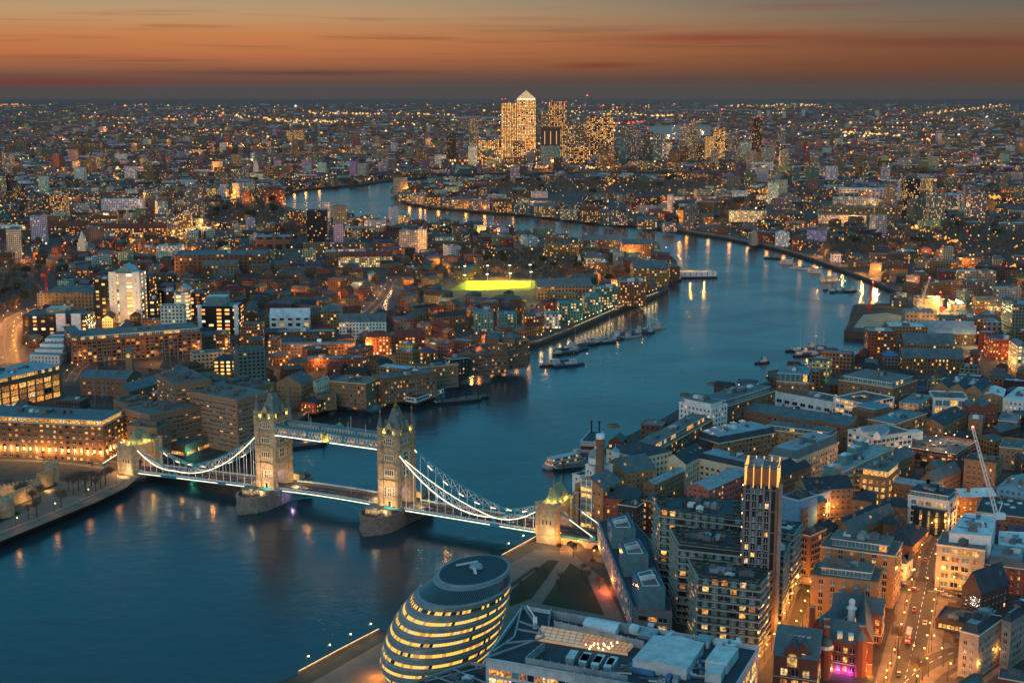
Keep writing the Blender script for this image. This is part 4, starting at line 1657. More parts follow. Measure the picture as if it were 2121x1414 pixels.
blk(zz(Z3, (1120, 640), (1330, 600), (1300, 560)), 15, 'dark', 'dark sawtooth shed among the warehouses behind the cream wing', roof='saw', rk='dark', name='warehouse', win=False, plant=0)
blk([Z3(1555, 352), Z4(645, 532), Z4(712, 462)], 18, 'brown', 'very long brown brick warehouse with a dark pitched roof across the middle of the district', rk='slate', roof='gable', rise=3.5, name='warehouse', cap=90, bay=4.2, seed=12)
blk([Z3(1708, 482), Z4(482, 618), Z4(550, 575)], 18, 'tan', 'tan brick flats with dark attic storey and arched openings in front of the long warehouse', rk='felt', pent=(1.6, 2.6, 'dark', .1), cap=80)
blk([Z4(-30, 768), Z4(205, 812), Z4(480, 655)], 19, 'cream', 'pale brick block with a wide dark hipped roof around a grey flat top', rk='slate', roof='mans', rise=4.5, plant=5, cap=80)
blk([Z4(-120, 905), Z4(80, 950), Z4(315, 862)], 14, 'tan', 'low tan house with a dark gabled roof behind the crowned tower', rk='dark', roof='gable', name='house')
blk([Z4(190, 1000), Z4(290, 1070), Z4(482, 922)], 17, 'tan', 'tan gable-ended warehouse with balconies beside the white arcaded house', rk='dark', roof='gable', axis=1, name='warehouse', rise=5)
blk([Z4(240, 1092), Z4(335, 1118), Z4(530, 990)], 16, 'white', 'white stucco terrace with tall arched windows along the street', rk='dark', lit=.2, sto=4.2, bay=2.5, ww=1.0, wh=2.2, name='terrace')
blk([Z4(70, 1112), Z4(215, 1152), Z4(292, 1080)], 19, 'blue', 'pale blue rendered box with plant on its dark roof', rk='dark', win=False, name='office_block', plant=6)
blk([Z4(160, 1215), Z4(255, 1235), Z4(330, 1120)], 13, 'tan', 'tan workshop with a sloping glazed roof below the pale blue box', rk='teal', roof='gable', axis=1, name='workshop', lit=.4)
blk([Z4(20, 242), Z4(500, 332), Z4(515, 272)], 15, 'white', 'plain white gallery building with a band of dark windows', rk='felt', name='gallery', sto=8, wh=2.4, bay=7, ww=4.2, first=7, lit=.1, plant=4)
wl = blk([Z4(512, 290), Z4(772, 345), Z4(1004, 285)], 18, 'white', 'white office with a lit open courtyard in its flat roof', rk='felt', name='office_block', lit=.75, bay=3.9, ww=3.0, wh=2.0, sto=3.5, plant=3)
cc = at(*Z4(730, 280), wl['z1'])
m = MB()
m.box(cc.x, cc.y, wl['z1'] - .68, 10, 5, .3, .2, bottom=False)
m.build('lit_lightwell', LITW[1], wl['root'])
blk([Z4(800, 470), Z4(1030, 512), Z4(1148, 398)], 22, 'brown', 'brown brick flats under a pale green flat metal roof', rk='teal', lit=.2, plant=2)
blk([Z4(668, 385), Z4(860, 425), Z4(960, 375)], 20, 'brown', 'brown flats with a blue-green roof joined behind the white vaulted block', rk='teal', lit=.08, plant=0, pent=(2, 2.6, 'grey', 0))
vb = blk([Z4(632, 560), Z4(836, 625), Z4(1022, 530)], 22, 'white', 'white office with two pitched roof sheds on top', rk='felt', name='office_block', lit=.3, bay=3.6, ww=2.4, wh=1.9, plant=0, cap=90)
for a_, b_, c_ in (((700, 560), (760, 580), (850, 520)), ((845, 605), (905, 612), (990, 545))):
 P_ = wpoly(zz(Z4, a_, b_, c_), vb['z1'] + 2.5)
 m, r_ = MB(), MB()
 for i in range(4):
  m.wall(P_[i], P_[(i + 1) % 4], vb['z1'] - .7, vb['z1'] + 2.5)
 gable_faces(r_, m, P_, vb['z1'] + 2.5, 2.6, 1)
 m.build('roof_shed', wmat('white'), vb['root'])
 r_.build('roof', rmat('lead'), vb['root'])
cb = blk([Z4(400, 882), Z4(577, 915), Z4(845, 680)], 22, 'conc', 'pale apartment block with curved balconies and four glass boxes on its roof', rk='lead', lit=.2, plant=2, cap=90, bay=2.9)
for q in ((505, 880), (610, 790), (690, 725), (745, 670)):
 cc = at(*Z4(*q), cb['z1'] + 3)
 m = MB()
 e_ = cb['P'][2] - cb['P'][1]
 an = math.atan2(e_.y, e_.x)
 m.box(cc.x, cc.y, cb['z1'] - .6, 9, 6, 5.2, an, 0)
 m.box(cc.x - 1.2, cc.y - 2.2, cb['z1'] - .6, 4, 2.6, 6.2, an, 1)
 m.build('glass_box', [TEALGLASS, rmat('white')], cb['root'])
e_ = cb['P'][2] - cb['P'][1]
for i in range(5):
 for j in range(6):
  p_ = cb['P'][1] + e_ * ((i + .6) / 5.3)
  m = MB()
  t_ = e_.normalized()
  n_ = Vector((t_.y, -t_.x))
  q_ = p_ + n_ * .5
  m.frustum(q_.x, q_.y, G + 3 + 3.2 * j, G + 3.2 + 3.2 * j, 1.9, 1.9, 10, sm=False)
  m.frustum(q_.x, q_.y, G + 3.2 + 3.2 * j, G + 4.1 + 3.2 * j, 1.95, 1.95, 10, 1, cap=False, sm=False)
  m.build('balcony', [wmat('white'), TEALGLASS], cb['root'])
ag = blk([Z4(735, 932), Z4(970, 965), Z4(1088, 882)], 18, 'tan', 'tan brick office with a brightly lit glass top storey', rk='felt', name='office_block', lit=.9, sto=4, bay=3.6, ww=2.2, wh=2.2, pent=(1.2, 3.6, 'cream', 1.0), plant=2)
blk([Z4(995, 1000), Z4(1400, 1062), Z4(1412, 1018)], 13, 'brown', 'long low brown block with a blue-grey sheet roof', rk='lead', roof='gable', rise=2, lit=.2)
blk([Z4(668, 1145), Z4(832, 1165), Z4(946, 1112)], 13, 'tan', 'tan house with a dark pyramid roof on the street corner', rk='dark', roof='hip', name='house', rise=4)
blk([Z4(903, 1195), Z4(1128, 1218), Z4(1132, 1160)], 12, 'brown', 'brown terrace with white-framed dormers and a dark roof', rk='dark', roof='hip', name='terrace', pale=.4)
blk([Z4(500, 1340), Z4(640, 1372), Z4(812, 1212)], 10, 'tan', 'narrow tan house row with a long dark gabled roof', rk='dark', roof='gable', axis=1, name='terrace')
blk([Z4(1135, 1105), Z4(1482, 1160), Z4(1562, 1100)], 19, 'white', 'white framed apartment block with dark solar panels on top', rk='dark', lit=.2, bay=4, ww=2.6, wh=2.3, pent=(1.5, 2.8, 'steel', .2), plant=5)
blk([Z4(1182, 1210), Z4(1442, 1252), Z4(1462, 1190)], 14, 'black', 'black clad annexe with white window panels', rk='dark', lit=.3, pale=.8, bay=4.4, ww=1.4, wh=2.6, plant=1)
blk([Z4(1490, 1068), Z4(1580, 1128), Z4(1757, 1042)], 12, 'brown', 'brown workshop with a pale barrel-like roof and glowing windows', rk='white', roof='gable', axis=1, name='workshop', lit=.8, rise=3)
cp = blk([Z4(1085, 695), Z4(1530, 762), Z4(1642, 642)], 12, 'red', 'red brick car park with lamps and parked cars on its roof deck', rk='felt', name='car_park', plant=0, bay=4, ww=2.6, wh=1.2, sto=2.8, lit=.15, cap=60, parapet=1.1)
m = MB()
cc = at(*Z4(1185, 590), cp['z1'] + 3)
m.box(cc.x, cc.y, cp['z1'] - 1, 9, 7, 5.5, .3)
m.build('stair_tower', wmat('white'), cp['root'])
blk([Z4(1605, 805), Z4(1872, 842), Z4(1942, 792)], 20, 'tan', 'tan brick apartment block left standing by the crane jib', rk='dark', lit=.12, plant=3)
blk([Z4(1345, 292), Z4(1636, 302), Z4(1642, 246)], 18, 'white', 'white framed glass house with two tall glazed storeys', rk='felt', name='house', lit=.35, pale=.9, sto=5.4, bay=5.4, ww=4.6, wh=4.0, plant=3)
blk([Z4(1640, 376), Z4(1882, 378), Z4(1886, 330)], 15, 'red', 'dark red warehouse with two slate gables', rk='slate', roof='saw', rise=17, name='warehouse', lit=.08, plant=0)
blk([Z4(1225, 502), Z4(1432, 532), Z4(1642, 425)], 12, 'tan', 'tan hall with a wide dark roof beside the rooftop car park', rk='dark', roof='gable', axis=1, name='hall', lit=.1, rise=4)
blk([Z4(555, 142), Z4(1010, 212), Z4(1172, 138)], 23, 'brown', 'long brown brick apartment block with a white roof-terrace storey', rk='felt', lit=.12, pale=.35, pent=(3, 3.2, 'white', .1), cap=95, plant=4)
bwl = blk([Z4(35, 152), Z4(305, 166), Z4(555, 108)], 23, 'brown', 'brown brick office with glass upper storeys and white lettering on its front', rk='teal', name='office_block', lit=.35, pent=(1.0, 6.0, 'black', .35), plant=4)
blk([Z4(1340, 205), Z4(1752, 248), Z4(1792, 165)], 15, 'tan', 'tan warehouse with white-edged triangular roofs', rk='dark', roof='saw', rise=14, name='warehouse', lit=.1, plant=0)
blk([Z4(1385, 135), Z4(1720, 185), Z4(1842, 150)], 17, 'dark', 'dark brick block with white flat roof edges', rk='white', lit=.08, plant=4)
blk([Z4(1745, 275), Z4(1930, 290), Z4(1962, 225)], 12, 'tan', 'tan shed under a pale barrel roof', rk='white', roof='gable', rise=2.4, name='workshop', lit=.2)
blk([Z4(1930, 300), Z4(2105, 320), Z4(2120, 210)], 15, 'white', 'white house with a lit terrace beyond the barrel roof', rk='white', lit=.45, name='house', plant=3)
blk([Z4(1880, 1042), Z4(2110, 1078), Z4(2120, 965)], 14, 'blue', 'long block under a wavy blue-grey metal roof by the crane', rk='lead', roof='gable', rise=2.5, lit=.08)
dk = blk([Z4(1700, 1242), Z4(2108, 1292), Z4(2118, 1150)], 12, 'brown', 'wide hall with a black roof dotted with square rooflights', rk='dark', name='hall', lit=.05, plant=0)
for q in ((1800, 1180), (1850, 1200), (1905, 1175), (1960, 1190), (2010, 1215), (2070, 1180), (1990, 1160)):
 cc = at(*Z4(*q), dk['z1'] - .5)
 m = MB()
 m.box(cc.x, cc.y, dk['z1'] - .69, 2.4, 1.8, .7, .2, bottom=False)
 m.build('rooflight', rmat('white'), dk['root'])
blk([Z4(1060, 330), Z4(1225, 350), Z4(1285, 270)], 17, 'conc', 'concrete and glass town house with a conservatory on the roof', rk='teal', lit=.4, name='house', plant=3)
blk([Z4(1150, 450), Z4(1250, 462), Z4(1310, 400)], 13, 'dark', 'small dark brick corner house near the open car park', rk='dark', roof='hip', name='house')
blk([Z4(855, 815), Z4(1010, 845), Z4(1195, 770)], 13, 'brown', 'brown warehouse with a curved slate roof and roof windows', rk='slate', roof='gable', axis=1, name='warehouse', rise=4.5)
blk([Z4(1235, 975), Z4(1360, 1000), Z4(1495, 885)], 12, 'tan', 'tan gabled houses behind the long grey-roofed block', rk='slate', roof='gable', axis=1, name='terrace', rise=5)
blk([Z4(1280, 870), Z4(1380, 885), Z4(1400, 830)], 14, 'brown', 'brown mews house between trees and the red car park', rk='slate', roof='gable', name='house')
blk([Z4(1900, 700), Z4(2090, 720), Z4(2110, 640)], 15, 'tan', 'tan flats with a lit window column at the right of the crane', rk='slate', lit=.25)
blk([Z4(1640, 470), Z4(1760, 480), Z4(1765, 440)], 13, 'tan', 'plain tan box house with a grey roof', rk='lead', name='house', lit=.08)
blk([Z4(1890, 480), Z4(2050, 495), Z4(2105, 430)], 14, 'brown', 'brown block partly behind scaffolding at the right edge', rk='lead', lit=.06)
blk([Z4(1780, 560), Z4(1900, 585), Z4(2100, 540)], 10, 'dark', 'dark slate-roofed workshop range right of the crane tip', roof='gable', rk='slate', name='workshop', lit=.05)

# lettering on the warehouses
LET = mat('pale_lettering', S(216, 208, 190), .6, var=0)
LETD = mat('dark_lettering', S(70, 58, 48), .7, var=0)
pr_ = [o for o in scn.objects if o.get('label', '').startswith('cream pedimented')][0]
a_, b_ = at(*Z3(795, 700), G + 25), at(*Z3(905, 610), G + 25)
t_ = (b_ - a_).normalized()
n_ = Vector((t_.y, -t_.x))
p_ = (a_ + b_) / 2 + n_ * .15
writing('BUTLERS WHARF', (p_.x, p_.y, G + 22.3), 2.0, math.atan2(t_.y, t_.x), pr_, LETD)
a_, b_ = bwl['P'][0], bwl['P'][1]
t_ = (b_ - a_).normalized()
n_ = Vector((t_.y, -t_.x))
p_ = a_ * .3 + b_ * .7 + n_ * .15
writing('BUTLERS WHARF LTD', (p_.x, p_.y, G + 21.6), 2.2, math.atan2(t_.y, t_.x), bwl['root'], LET)

# ================================================================ SOUTH BANK, FRONT: stepped apartment blocks, tower, hotel, offices
kw = dict(ribbon=True, sto=3.3, bay=4.0, ww=2.6, wh=2.3, rk='dark', pale=.75)
blk([Z3(950, 1075), Z3(1545, 1150), Z3(1540, 1000), Z3(898, 978)], 40, 'conc', 'rearmost stepped apartment block with roof gardens and pale floor bands', lit=.2, plant=9, cap=90, **kw)
blk(zz(Z5, (805, 285), (1300, 340), (1300, 190), (738, 158)), 38, 'conc', 'middle stepped apartment block with pale floor bands and a planted roof deck', lit=.12, plant=9, cap=90, **kw)
blk(zz(Z5, (965, 560), (1450, 615), (1540, 500), (888, 412)), 34, 'conc', 'nearest stepped apartment block with pale floor bands and a roof pavilion', lit=.28, plant=10, cap=99, **kw)
blk(zz(Z5, (1590, 185), (1715, 210), (1788, 120), (1595, 100)), 33, 'conc', 'stepped balcony block behind the crowned tower, above the lit lane', lit=.15, plant=4, cap=60, **kw)
blk(zz(Z5, (1585, 350), (1640, 378), (1692, 270), (1588, 255)), 32, 'conc', 'lower stepped balcony block hard against the crowned tower', lit=.12, plant=2, cap=50, **kw)

def crowned_tower():
 c = at(1569, 1300)
 an = R(-14)
 root = empty('tower_block', (c.x, c.y, G), 'slender apartment tower crowned with glowing vertical fins', 'tower')
 hz = zat(c.x, c.y, 996) - G
 w, d = 14.5, 15.5
 P = [Vector(p) for p in rect(c.x, c.y, w, d, an)]
 take(c.x, c.y, w, d, an, 2)
 m = MB()
 m.prism([tuple(p) for p in P], G - .5, G + hz, 0, 0)
 m.build('wall', wmat('black'), root)
 u, v = Vector((math.cos(an), math.sin(an))), Vector((math.sin(an), -math.cos(an)))
 # stone piers and brown fins on the two faces seen
 for i, q in enumerate((-.48, -.29, -.1, .09, .28, .47)):
  p = c + u * w * q + v * (d / 2 + .25)
  m = MB()
  m.box(p.x, p.y, G, 1.0, .6, hz, an)
  m.build('pier', wmat('grey') if i < 5 else wmat('brown'), root)
 for s_, e in ((1, u), (-1, -u)):
  for i, q in enumerate((-.45, -.27, -.09, .09, .27, .45)):
   p = c + e * (w / 2 + .25) + v * d * q
   m = MB()
   m.box(p.x, p.y, G, .6, .8, hz, an)
   m.build('pier', wmat('brown'), root)
 for j in range(0, 7):
  m = MB()
  m.box(c.x, c.y, G + hz * (j + 1) / 7.2, w + 1.3, d + 1.3, .35, an)
  m.build('floor_band', wmat('grey'), root)
 rr = random.Random(3)
 n = int(hz / 3.2)
 for j in range(n):
  for q in (-.385, -.195, -.005, .185, .375):
   if q == .375:
    continue
   k = 0 if rr.random() > .17 else rr.choice((1, 2, 3))
   if k == 0 and (q in (-.195, -.005)) and rr.random() < .55:
    k = 9
   if k == 0 and rr.random() < .2:
    continue
   p = c + u * w * q + v * (d / 2 + .08)
   o = bpy.data.objects.new('window', winmesh(1.5, 2.3, k))
   o.parent = root
   o.location = (p.x - c.x, p.y - c.y, 2 + 3.2 * j)
   o.rotation_euler = (0, 0, an)
   COL.objects.link(o)
 # small balcony lamps running down the left edge
 for j in range(0, n, 2):
  p = c - u * (w / 2 + .6) + v * (d / 2 - .6)
  m = MB()
  m.frustum(p.x, p.y, G + 4 + 3.2 * j, G + 4.5 + 3.2 * j, .22, .22, 6)
  m.build('balcony_lamp', glow('small_warm_lamp', (1, .55, .2), 9), root)
 zc = zat(c.x, c.y, 958)
 m = MB()
 m.prism([tuple(p) for p in inset(P, .9)], G + hz, zc - 1, 0, 1)
 m.build('crown', [wmat('brown'), rmat('felt')], root)
 m = MB()
 m.box(c.x - 2, c.y, zc - 1, 5, 4, 2.4, an, bottom=False)
 m.build('plant_box', rmat('lead'), root)
 F = glow('crown_fin_light', (1.0, .44, .1), 1.7, sample=True)
 for e, f, L, D in ((u, v, w, d), (u, -v, w, d), (v, u, d, w), (v, -u, d, w)):
  for q in (-.47, -.235, 0, .235, .47):
   p = c + e * L * q + f * (D / 2 - .1)
   m = MB()
   m.box(p.x, p.y, G + hz - 1, .38, .38, zc - G - hz + 2, an)
   m.build('fin_light', F, root)
 r = MB()
 for k in range(1):
  Q = inset(P, -.3)
  for i in range(4):
   r.bar((*Q[i], zc + .6), (*Q[(i + 1) % 4], zc + .6), .3)
 r.build('crown_ring', wmat('grey'), root)
 # lift shaft rail on the right corner
 m = MB()
 p = c + u * (w / 2 + 1.2) + v * (d / 2 - 1)
 m.box(p.x, p.y, G, 1.6, 1.6, hz + 1, an)
 m.build('shaft', wmat('grey'), root)

crowned_tower()
# green cupola behind the tower
cu = at(*Z3(1665, 800), G + 22)
root = empty('warehouse', (cu.x, cu.y, G), 'round white belvedere under a green cupola, just behind the crowned tower', 'tower')
m = MB()
m.frustum(cu.x, cu.y, G, G + 22, 5.2, 5.2, 12, sm=False)
m.frustum(cu.x, cu.y, G + 22, G + 25.5, 4.6, 4.6, 12, sm=False)
m.build('wall', wmat('cream'), root)
m = MB()
m.frustum(cu.x, cu.y, G + 25.5, G + 28.5, 6.4, 1.2, 12, sm=False)
m.frustum(cu.x, cu.y, G + 28.5, G + 29.5, 1.0, .8, 8)
m.build('roof', rmat('green'), root)

# slanting glazed offices with three glass penthouses
gb = blk(zz(Z5, (437, 800), (748, 838), (560, 250), (395, 60), (155, 108)), 14, 'grey', 'long dark glazed block with slanting fins and three glass penthouses', rk='dark', name='office_block', lit=.35, bay=4.5, ww=3.6, wh=1.9, sto=3.6, plant=0, cap=60, pale=.3)
for o_ in [o for o in scn.objects if 'stepped apartment block' in o.get('label', '')]:
 P_ = inset([Vector(p) for p in wpoly_of[o_.name]], 2.2)
 rr = random.Random(len(o_.name) + 31)
 for i in range(26):
  a_, b_ = P_[i % len(P_)], P_[(i + 1) % len(P_)]
  p = a_.lerp(b_, rr.random())
  m = MB()
  z_ = wz_of[o_.name] - .68
  m.box(p.x, p.y, z_, rr.uniform(1, 4), 1.0, .7, rr.uniform(-.3, .3), bottom=False)
  for j in range(14):
   v_ = Vector((p.x + rr.uniform(-1.4, 1.4), p.y + rr.uniform(-.6, .6), z_ + .6 + rr.random()))
   m.face([v_, v_ + Vector((rr.gauss(0, .5), rr.gauss(0, .5), .3)), v_ + Vector((rr.gauss(0, .5), rr.gauss(0, .5), .8))], 1)
  m.build('planter', [rmat('felt'), mat('planter_leaves', S(46, 60, 40), .9, var=.3)], o_)
for k, (q, wl_) in enumerate(((((478, 645), (692, 640), (600, 478), (428, 520)), .1), (((358, 385), (556, 378), (482, 252), (323, 292)), .4), (((262, 168), (452, 168), (395, 45), (228, 92)), .05))):
 P = wpoly(zz(Z5, *q), G + 24)
 m = MB()
 n = len(P)
 m.prism([tuple(p) for p in P], G + 13, G + 24, 0, None)
 I = inset(P, .6)
 m.face([(*p, G + 23.6) for p in I], 2)
 for i in range(n):
  j = (i + 1) % n
  m.face([(*P[i], G + 24), (*P[j], G + 24), (*I[j], G + 24), (*I[i], G + 24)], 1)
  for t2 in np.linspace(0, 1, 7)[:-1]:
   p = P[i].lerp(P[j], float(t2))
   m.bar((p.x, p.y, G + 13), (p.x, p.y, G + 24), .09, mi=1)
  for zb in (G + 16.6, G + 20.2):
   m.bar((*P[i], zb), (*P[j], zb), .08, mi=1)
 c = sum(P, Vector((0, 0))) / n
 po = m.build('penthouse', [TEALGLASS, rmat('blue'), rmat('felt')], gb['root'])
 J = inset(P, 2.2)
 for i in range(n):
  m = MB()
  m.bar((*J[i], G + 23.9), (*J[(i + 1) % n], G + 23.9), .22)
  m.build('roof_rail', WHITEP, po)
 m = MB()
 m.box(c.x, c.y, G + 23.62, 7, 2.2, 1.6, .5, bottom=False)
 m.build('plant_box', rmat('white'), po)
 if wl_ > .2:
  m = MB()
  for i in (0,):
   p = P[i].lerp(P[1], .5)
   m.box(p.x, p.y + .8, G + 20.6, 2.6, .5, 2.4)
   m.build('lit_window', LITW[1], po)
# fins along the park side
P = gb['P']
e0 = max(range(len(P)), key=lambda i: (P[(i + 1) % len(P)] - P[i]).length if min(P[i].x, P[(i + 1) % len(P)].x) < gb['c'].x - 8 else 0)
A_, B_ = P[e0], P[(e0 + 1) % len(P)]
t_ = (B_ - A_).normalized()
n_ = Vector((t_.y, -t_.x))
for i in range(34):
 p = A_.lerp(B_, (i + .5) / 34) + n_ * .7
 m = MB()
 q = p + t_ * (1.1 if i % 2 else -.6)
 m.bar((p.x, p.y, G + 1), (q.x, q.y, G + 14), .26)
 m.build('fin', wmat('steel'), gb['root'])
for z_ in (G + 4.5, G + 8, G + 11.4, G + 14):
 m = MB()
 m.bar((*(A_ + n_ * .5), z_), (*(B_ + n_ * .5), z_), .3)
 m.build('floor_edge', rmat('blue'), gb['root'])

# big glass office whose roof fills the bottom of the view
of = blk([(1006, 1361), (1505, 1449), (1572, 1338), (1082, 1253)], 36, 'steel', 'large glass office with a long lit atrium roof and rows of rooftop fans', rk='dark', name='office_block', lit=.8, sto=3.6, bay=3.0, ww=2.5, wh=2.3, plant=0, cap=100, parapet=1.6, pale=.5)
zr = of['z1'] - 1.6

def roofbox(q, h, k, name, parent, z=None, gable=False, m2=None):
 z = zr if z is None else z
 P = wpoly(q, z + h)
 m = MB()
 m.prism([tuple(p) for p in P], z + .012, z + h, 0, None if gable else 1)
 if gable:
  r_ = MB()
  gable_faces(m, m, P, z + h, gable, None, .3, rmi=1)
 return m.build(name, [rmat(k), rmat(m2 or k)], parent)

ofr = of['root']
roofbox(zz(Z5, (430, 1225), (862, 1300), (1000, 1090), (600, 1030)), 4.2, 'white', 'plant_room', ofr, gable=1.2)
roofbox(zz(Z5, (1012, 1230), (1190, 1258), (1282, 1130), (1105, 1105)), 4.0, 'white', 'plant_room', ofr)
roofbox(zz(Z5, (1010, 1330), (1140, 1345), (1180, 1262), (1055, 1245)), 3.4, 'white', 'plant_room', ofr)
roofbox(zz(Z5, (30, 935), (290, 985), (330, 925), (80, 880)), 3.5, 'white', 'plant_room', ofr, gable=.8)
roofbox(zz(Z5, (395, 965), (470, 985), (490, 950), (420, 930)), 2.4, 'white', 'plant_box', ofr)
roofbox(zz(Z5, (690, 1025), (720, 1035), (770, 995), (735, 985)), 1.6, 'white', 'duct', ofr)
roofbox(zz(Z5, (470, 1020), (600, 1050), (640, 990), (520, 960)), 1.4, 'lead', 'plant_box', ofr)
roofbox(zz(Z5, (690, 1370), (730, 1380), (770, 1300), (735, 1295)), 1.6, 'blue', 'duct', ofr)
roofbox(zz(Z5, (745, 1385), (790, 1395), (830, 1315), (790, 1305)), 1.6, 'lead', 'duct', ofr)
roofbox(zz(Z5, (950, 1065), (1050, 1085), (1070, 1030), (960, 1015)), 2.2, 'lead', 'plant_box', ofr)
roofbox(zz(Z5, (1075, 1085), (1250, 1120), (1310, 1075), (1100, 1045)), 1.0, 'white', 'duct', ofr)
roofbox(zz(Z5, (395, 1290), (600, 1330), (640, 1270), (440, 1235)), 1.5, 'blue', 'duct', ofr)
for i in range(6):
 x = -10 + i * 108 - 8 * i
 q = [(x, 1240 + 20 * i), (x + 62, 1250 + 20 * i), (x + 100, 1185 + 16 * i), (x + 42, 1172 + 16 * i)]
 if i > 3:
  q = [(x - 560 + 110, y - 20) for x, y in q] if False else q
 if i < 3:
  o = roofbox(zz(Z5, *q), 3.0, 'lead', 'cooling_unit', ofr, m2='white')
for i in range(4):
 x, y = 1730 + i * 84, 790 + i * 13
 o = roofbox(zz(Z2, (x, y), (x + 52, y + 9), (x + 84, y - 42), (x + 34, y - 50)), 3.0, 'lead', 'cooling_unit', ofr, m2='white')
# screens round the plant deck
for q in ((Z2(1480, 790), Z2(1600, 690)), (Z2(1480, 790), Z2(2121, 905)), (Z2(1660, 560), Z5(520, 1075)), (Z5(-40, 1330), Z5(380, 1414)), (Z2(1640, 495), Z2(2121, 590)), (Z2(1640, 490), Z2(1625, 560))):
 a_, b_ = (at(*p, zr + 3.2) for p in q)
 m = MB()
 d_ = b_ - a_
 c = (a_ + b_) / 2
 m.box(c.x, c.y, zr + .012, d_.length, .35, 3.2, math.atan2(d_.y, d_.x), bottom=False)
 for i in range(int(d_.length / 3)):
  p = a_ + d_ * (i / max(1, int(d_.length / 3)))
  m.bar((p.x, p.y, zr), (p.x, p.y, zr + 3.6), .14, mi=1)
 m.build('roof_screen', [rmat('lead'), WHITEP], ofr)
# glazed atrium, lit from inside
P = wpoly(zz(Z2, (1540, 665), (2121, 760), (2121, 680), (1580, 590)), zr + 1.2)
m = MB()
AT = mat('atrium_glass', S(176, 150, 120), .25, var=.4, scale=.12, emit=(1, .55, .25), estr=.28)
m.prism([tuple(p) for p in P], zr + .012, zr + 1.2, 0, 0)
e1, e2 = P[1] - P[0], P[3] - P[0]
for i in range(15):
 a_, b_ = P[0] + e1 * i / 14, P[3].lerp(P[2], i / 14)
 m.bar((*a_, zr + 1.3), (*b_, zr + 1.3), .12, mi=1)
for i in range(5):
 a_, b_ = P[0].lerp(P[3], i / 4), P[1].lerp(P[2], i / 4)
 m.bar((*a_, zr + 1.3), (*b_, zr + 1.3), .1, mi=1)
m.build('atrium_roof', [AT, rmat('lead')], ofr)
rr = random.Random(44)
NAR = [(Z5(860, 1310), Z5(1010, 1360)), (Z5(900, 1200), Z5(1000, 1240)), (Z5(300, 1260), Z5(420, 1320)), (Z5(560, 1330), Z5(700, 1400)), (Z5(330, 930), Z5(600, 1000)), (Z5(1000, 1060), Z5(1300, 1110)), (Z5(860, 1240), Z5(990, 1330))]
for i in range(54):
 (x0_, y0_), (x1_, y1_) = NAR[i % 7]
 p = at(rr.uniform(x0_, x1_), rr.uniform(y0_, y1_), zr + 1)
 m = MB()
 if i % 3:
  m.box(p.x, p.y, zr + .012, rr.uniform(.8, 2.6), rr.uniform(.8, 2.2), rr.uniform(.6, 1.9), -.17, bottom=False)
 else:
  L_ = rr.uniform(4, 10)
  for q_ in (0, .7):
   m.bar((p.x - L_ / 2, p.y + q_, zr + .5), (p.x + L_ / 2, p.y + q_ - L_ * .17, zr + .5), .2)
 m.build('duct' if i % 3 == 0 else 'plant_box', rmat(('white', 'lead', 'felt', 'blue', 'slate')[i % 5]), ofr)
P = wpoly(zz(Z5, (-5, 1095), (370, 1165), (455, 1075), (60, 1010)), zr + 1.2)
m = MB()
m.prism([tuple(p) for p in P], zr + .012, zr + 1.2, 0, 0)
for i in range(12):
 a_, b_ = P[0].lerp(P[1], i / 11), P[3].lerp(P[2], i / 11)
 m.bar((*a_, zr + 1.3), (*b_, zr + 1.3), .12, mi=1)
m.build('atrium_roof', [AT, rmat('lead')], ofr)
rr = random.Random(9)
for i in range(16):
 q = Z2(rr.uniform(1850, 2080), rr.uniform(690, 740)) if i % 2 else Z5(rr.uniform(90, 340), rr.uniform(1090, 1140))
 p = at(*q, zr + 1.6)
 m = MB()
 m.frustum(p.x, p.y, zr + 1.22, zr + 1.8, .3, .2, 6)
 m.build('roof_lamp', glow('small_warm_lamp', (1, .55, .2), 9), ofr)
# steel truss cradle at the pointed end
m = MB()
for a_, b_ in (((1460, 460), (1600, 660)), ((1460, 460), (1410, 660)), ((1600, 660), (1235, 790)), ((1410, 660), (1280, 750)), ((1430, 560), (1545, 600)), ((1420, 610), (1575, 640)), ((1350, 700), (1560, 680))):
 p, q = at(*Z2(*a_), of['z1'] + .6), at(*Z2(*b_), of['z1'] + .6)
 m.bar((p.x, p.y, of['z1'] + .6), (q.x, q.y, of['z1'] + .6), .4)
m.build('roof_truss', GREYM, ofr)
p = at(*Z2(1540, 520), of['z1'] + 4)
m = MB()
m.box(p.x, p.y, zr, 1.6, 1.6, 4.4)
m.bar((p.x, p.y, zr + 4.2), (p.x - 3, p.y + 7, zr + 6.5), .3)
m.build('cleaning_crane', WHITEP, ofr)
# lower neighbour at the frame edge
nb = blk([(838, 1416), (1010, 1455), (1090, 1385), (975, 1372)], 27, 'steel', 'low glass office roof with steel trusses below the round glass building', rk='dark', name='office_block', lit=.6, plant=4, cap=30)
m = MB()
for a_, b_ in (((838, 1416), (975, 1372)), ((975, 1372), (1090, 1385)), ((880, 1410), (1010, 1378)), ((900, 1400), (960, 1420)), ((940, 1385), (1010, 1415)), ((985, 1380), (1050, 1400))):
 p, q = at(*a_, nb['z1'] + .5), at(*b_, nb['z1'] + .5)
 m.bar((p.x, p.y, nb['z1'] + .5), (q.x, q.y, nb['z1'] + .5), .3)
m.build('roof_truss', GREYM, nb['root'])

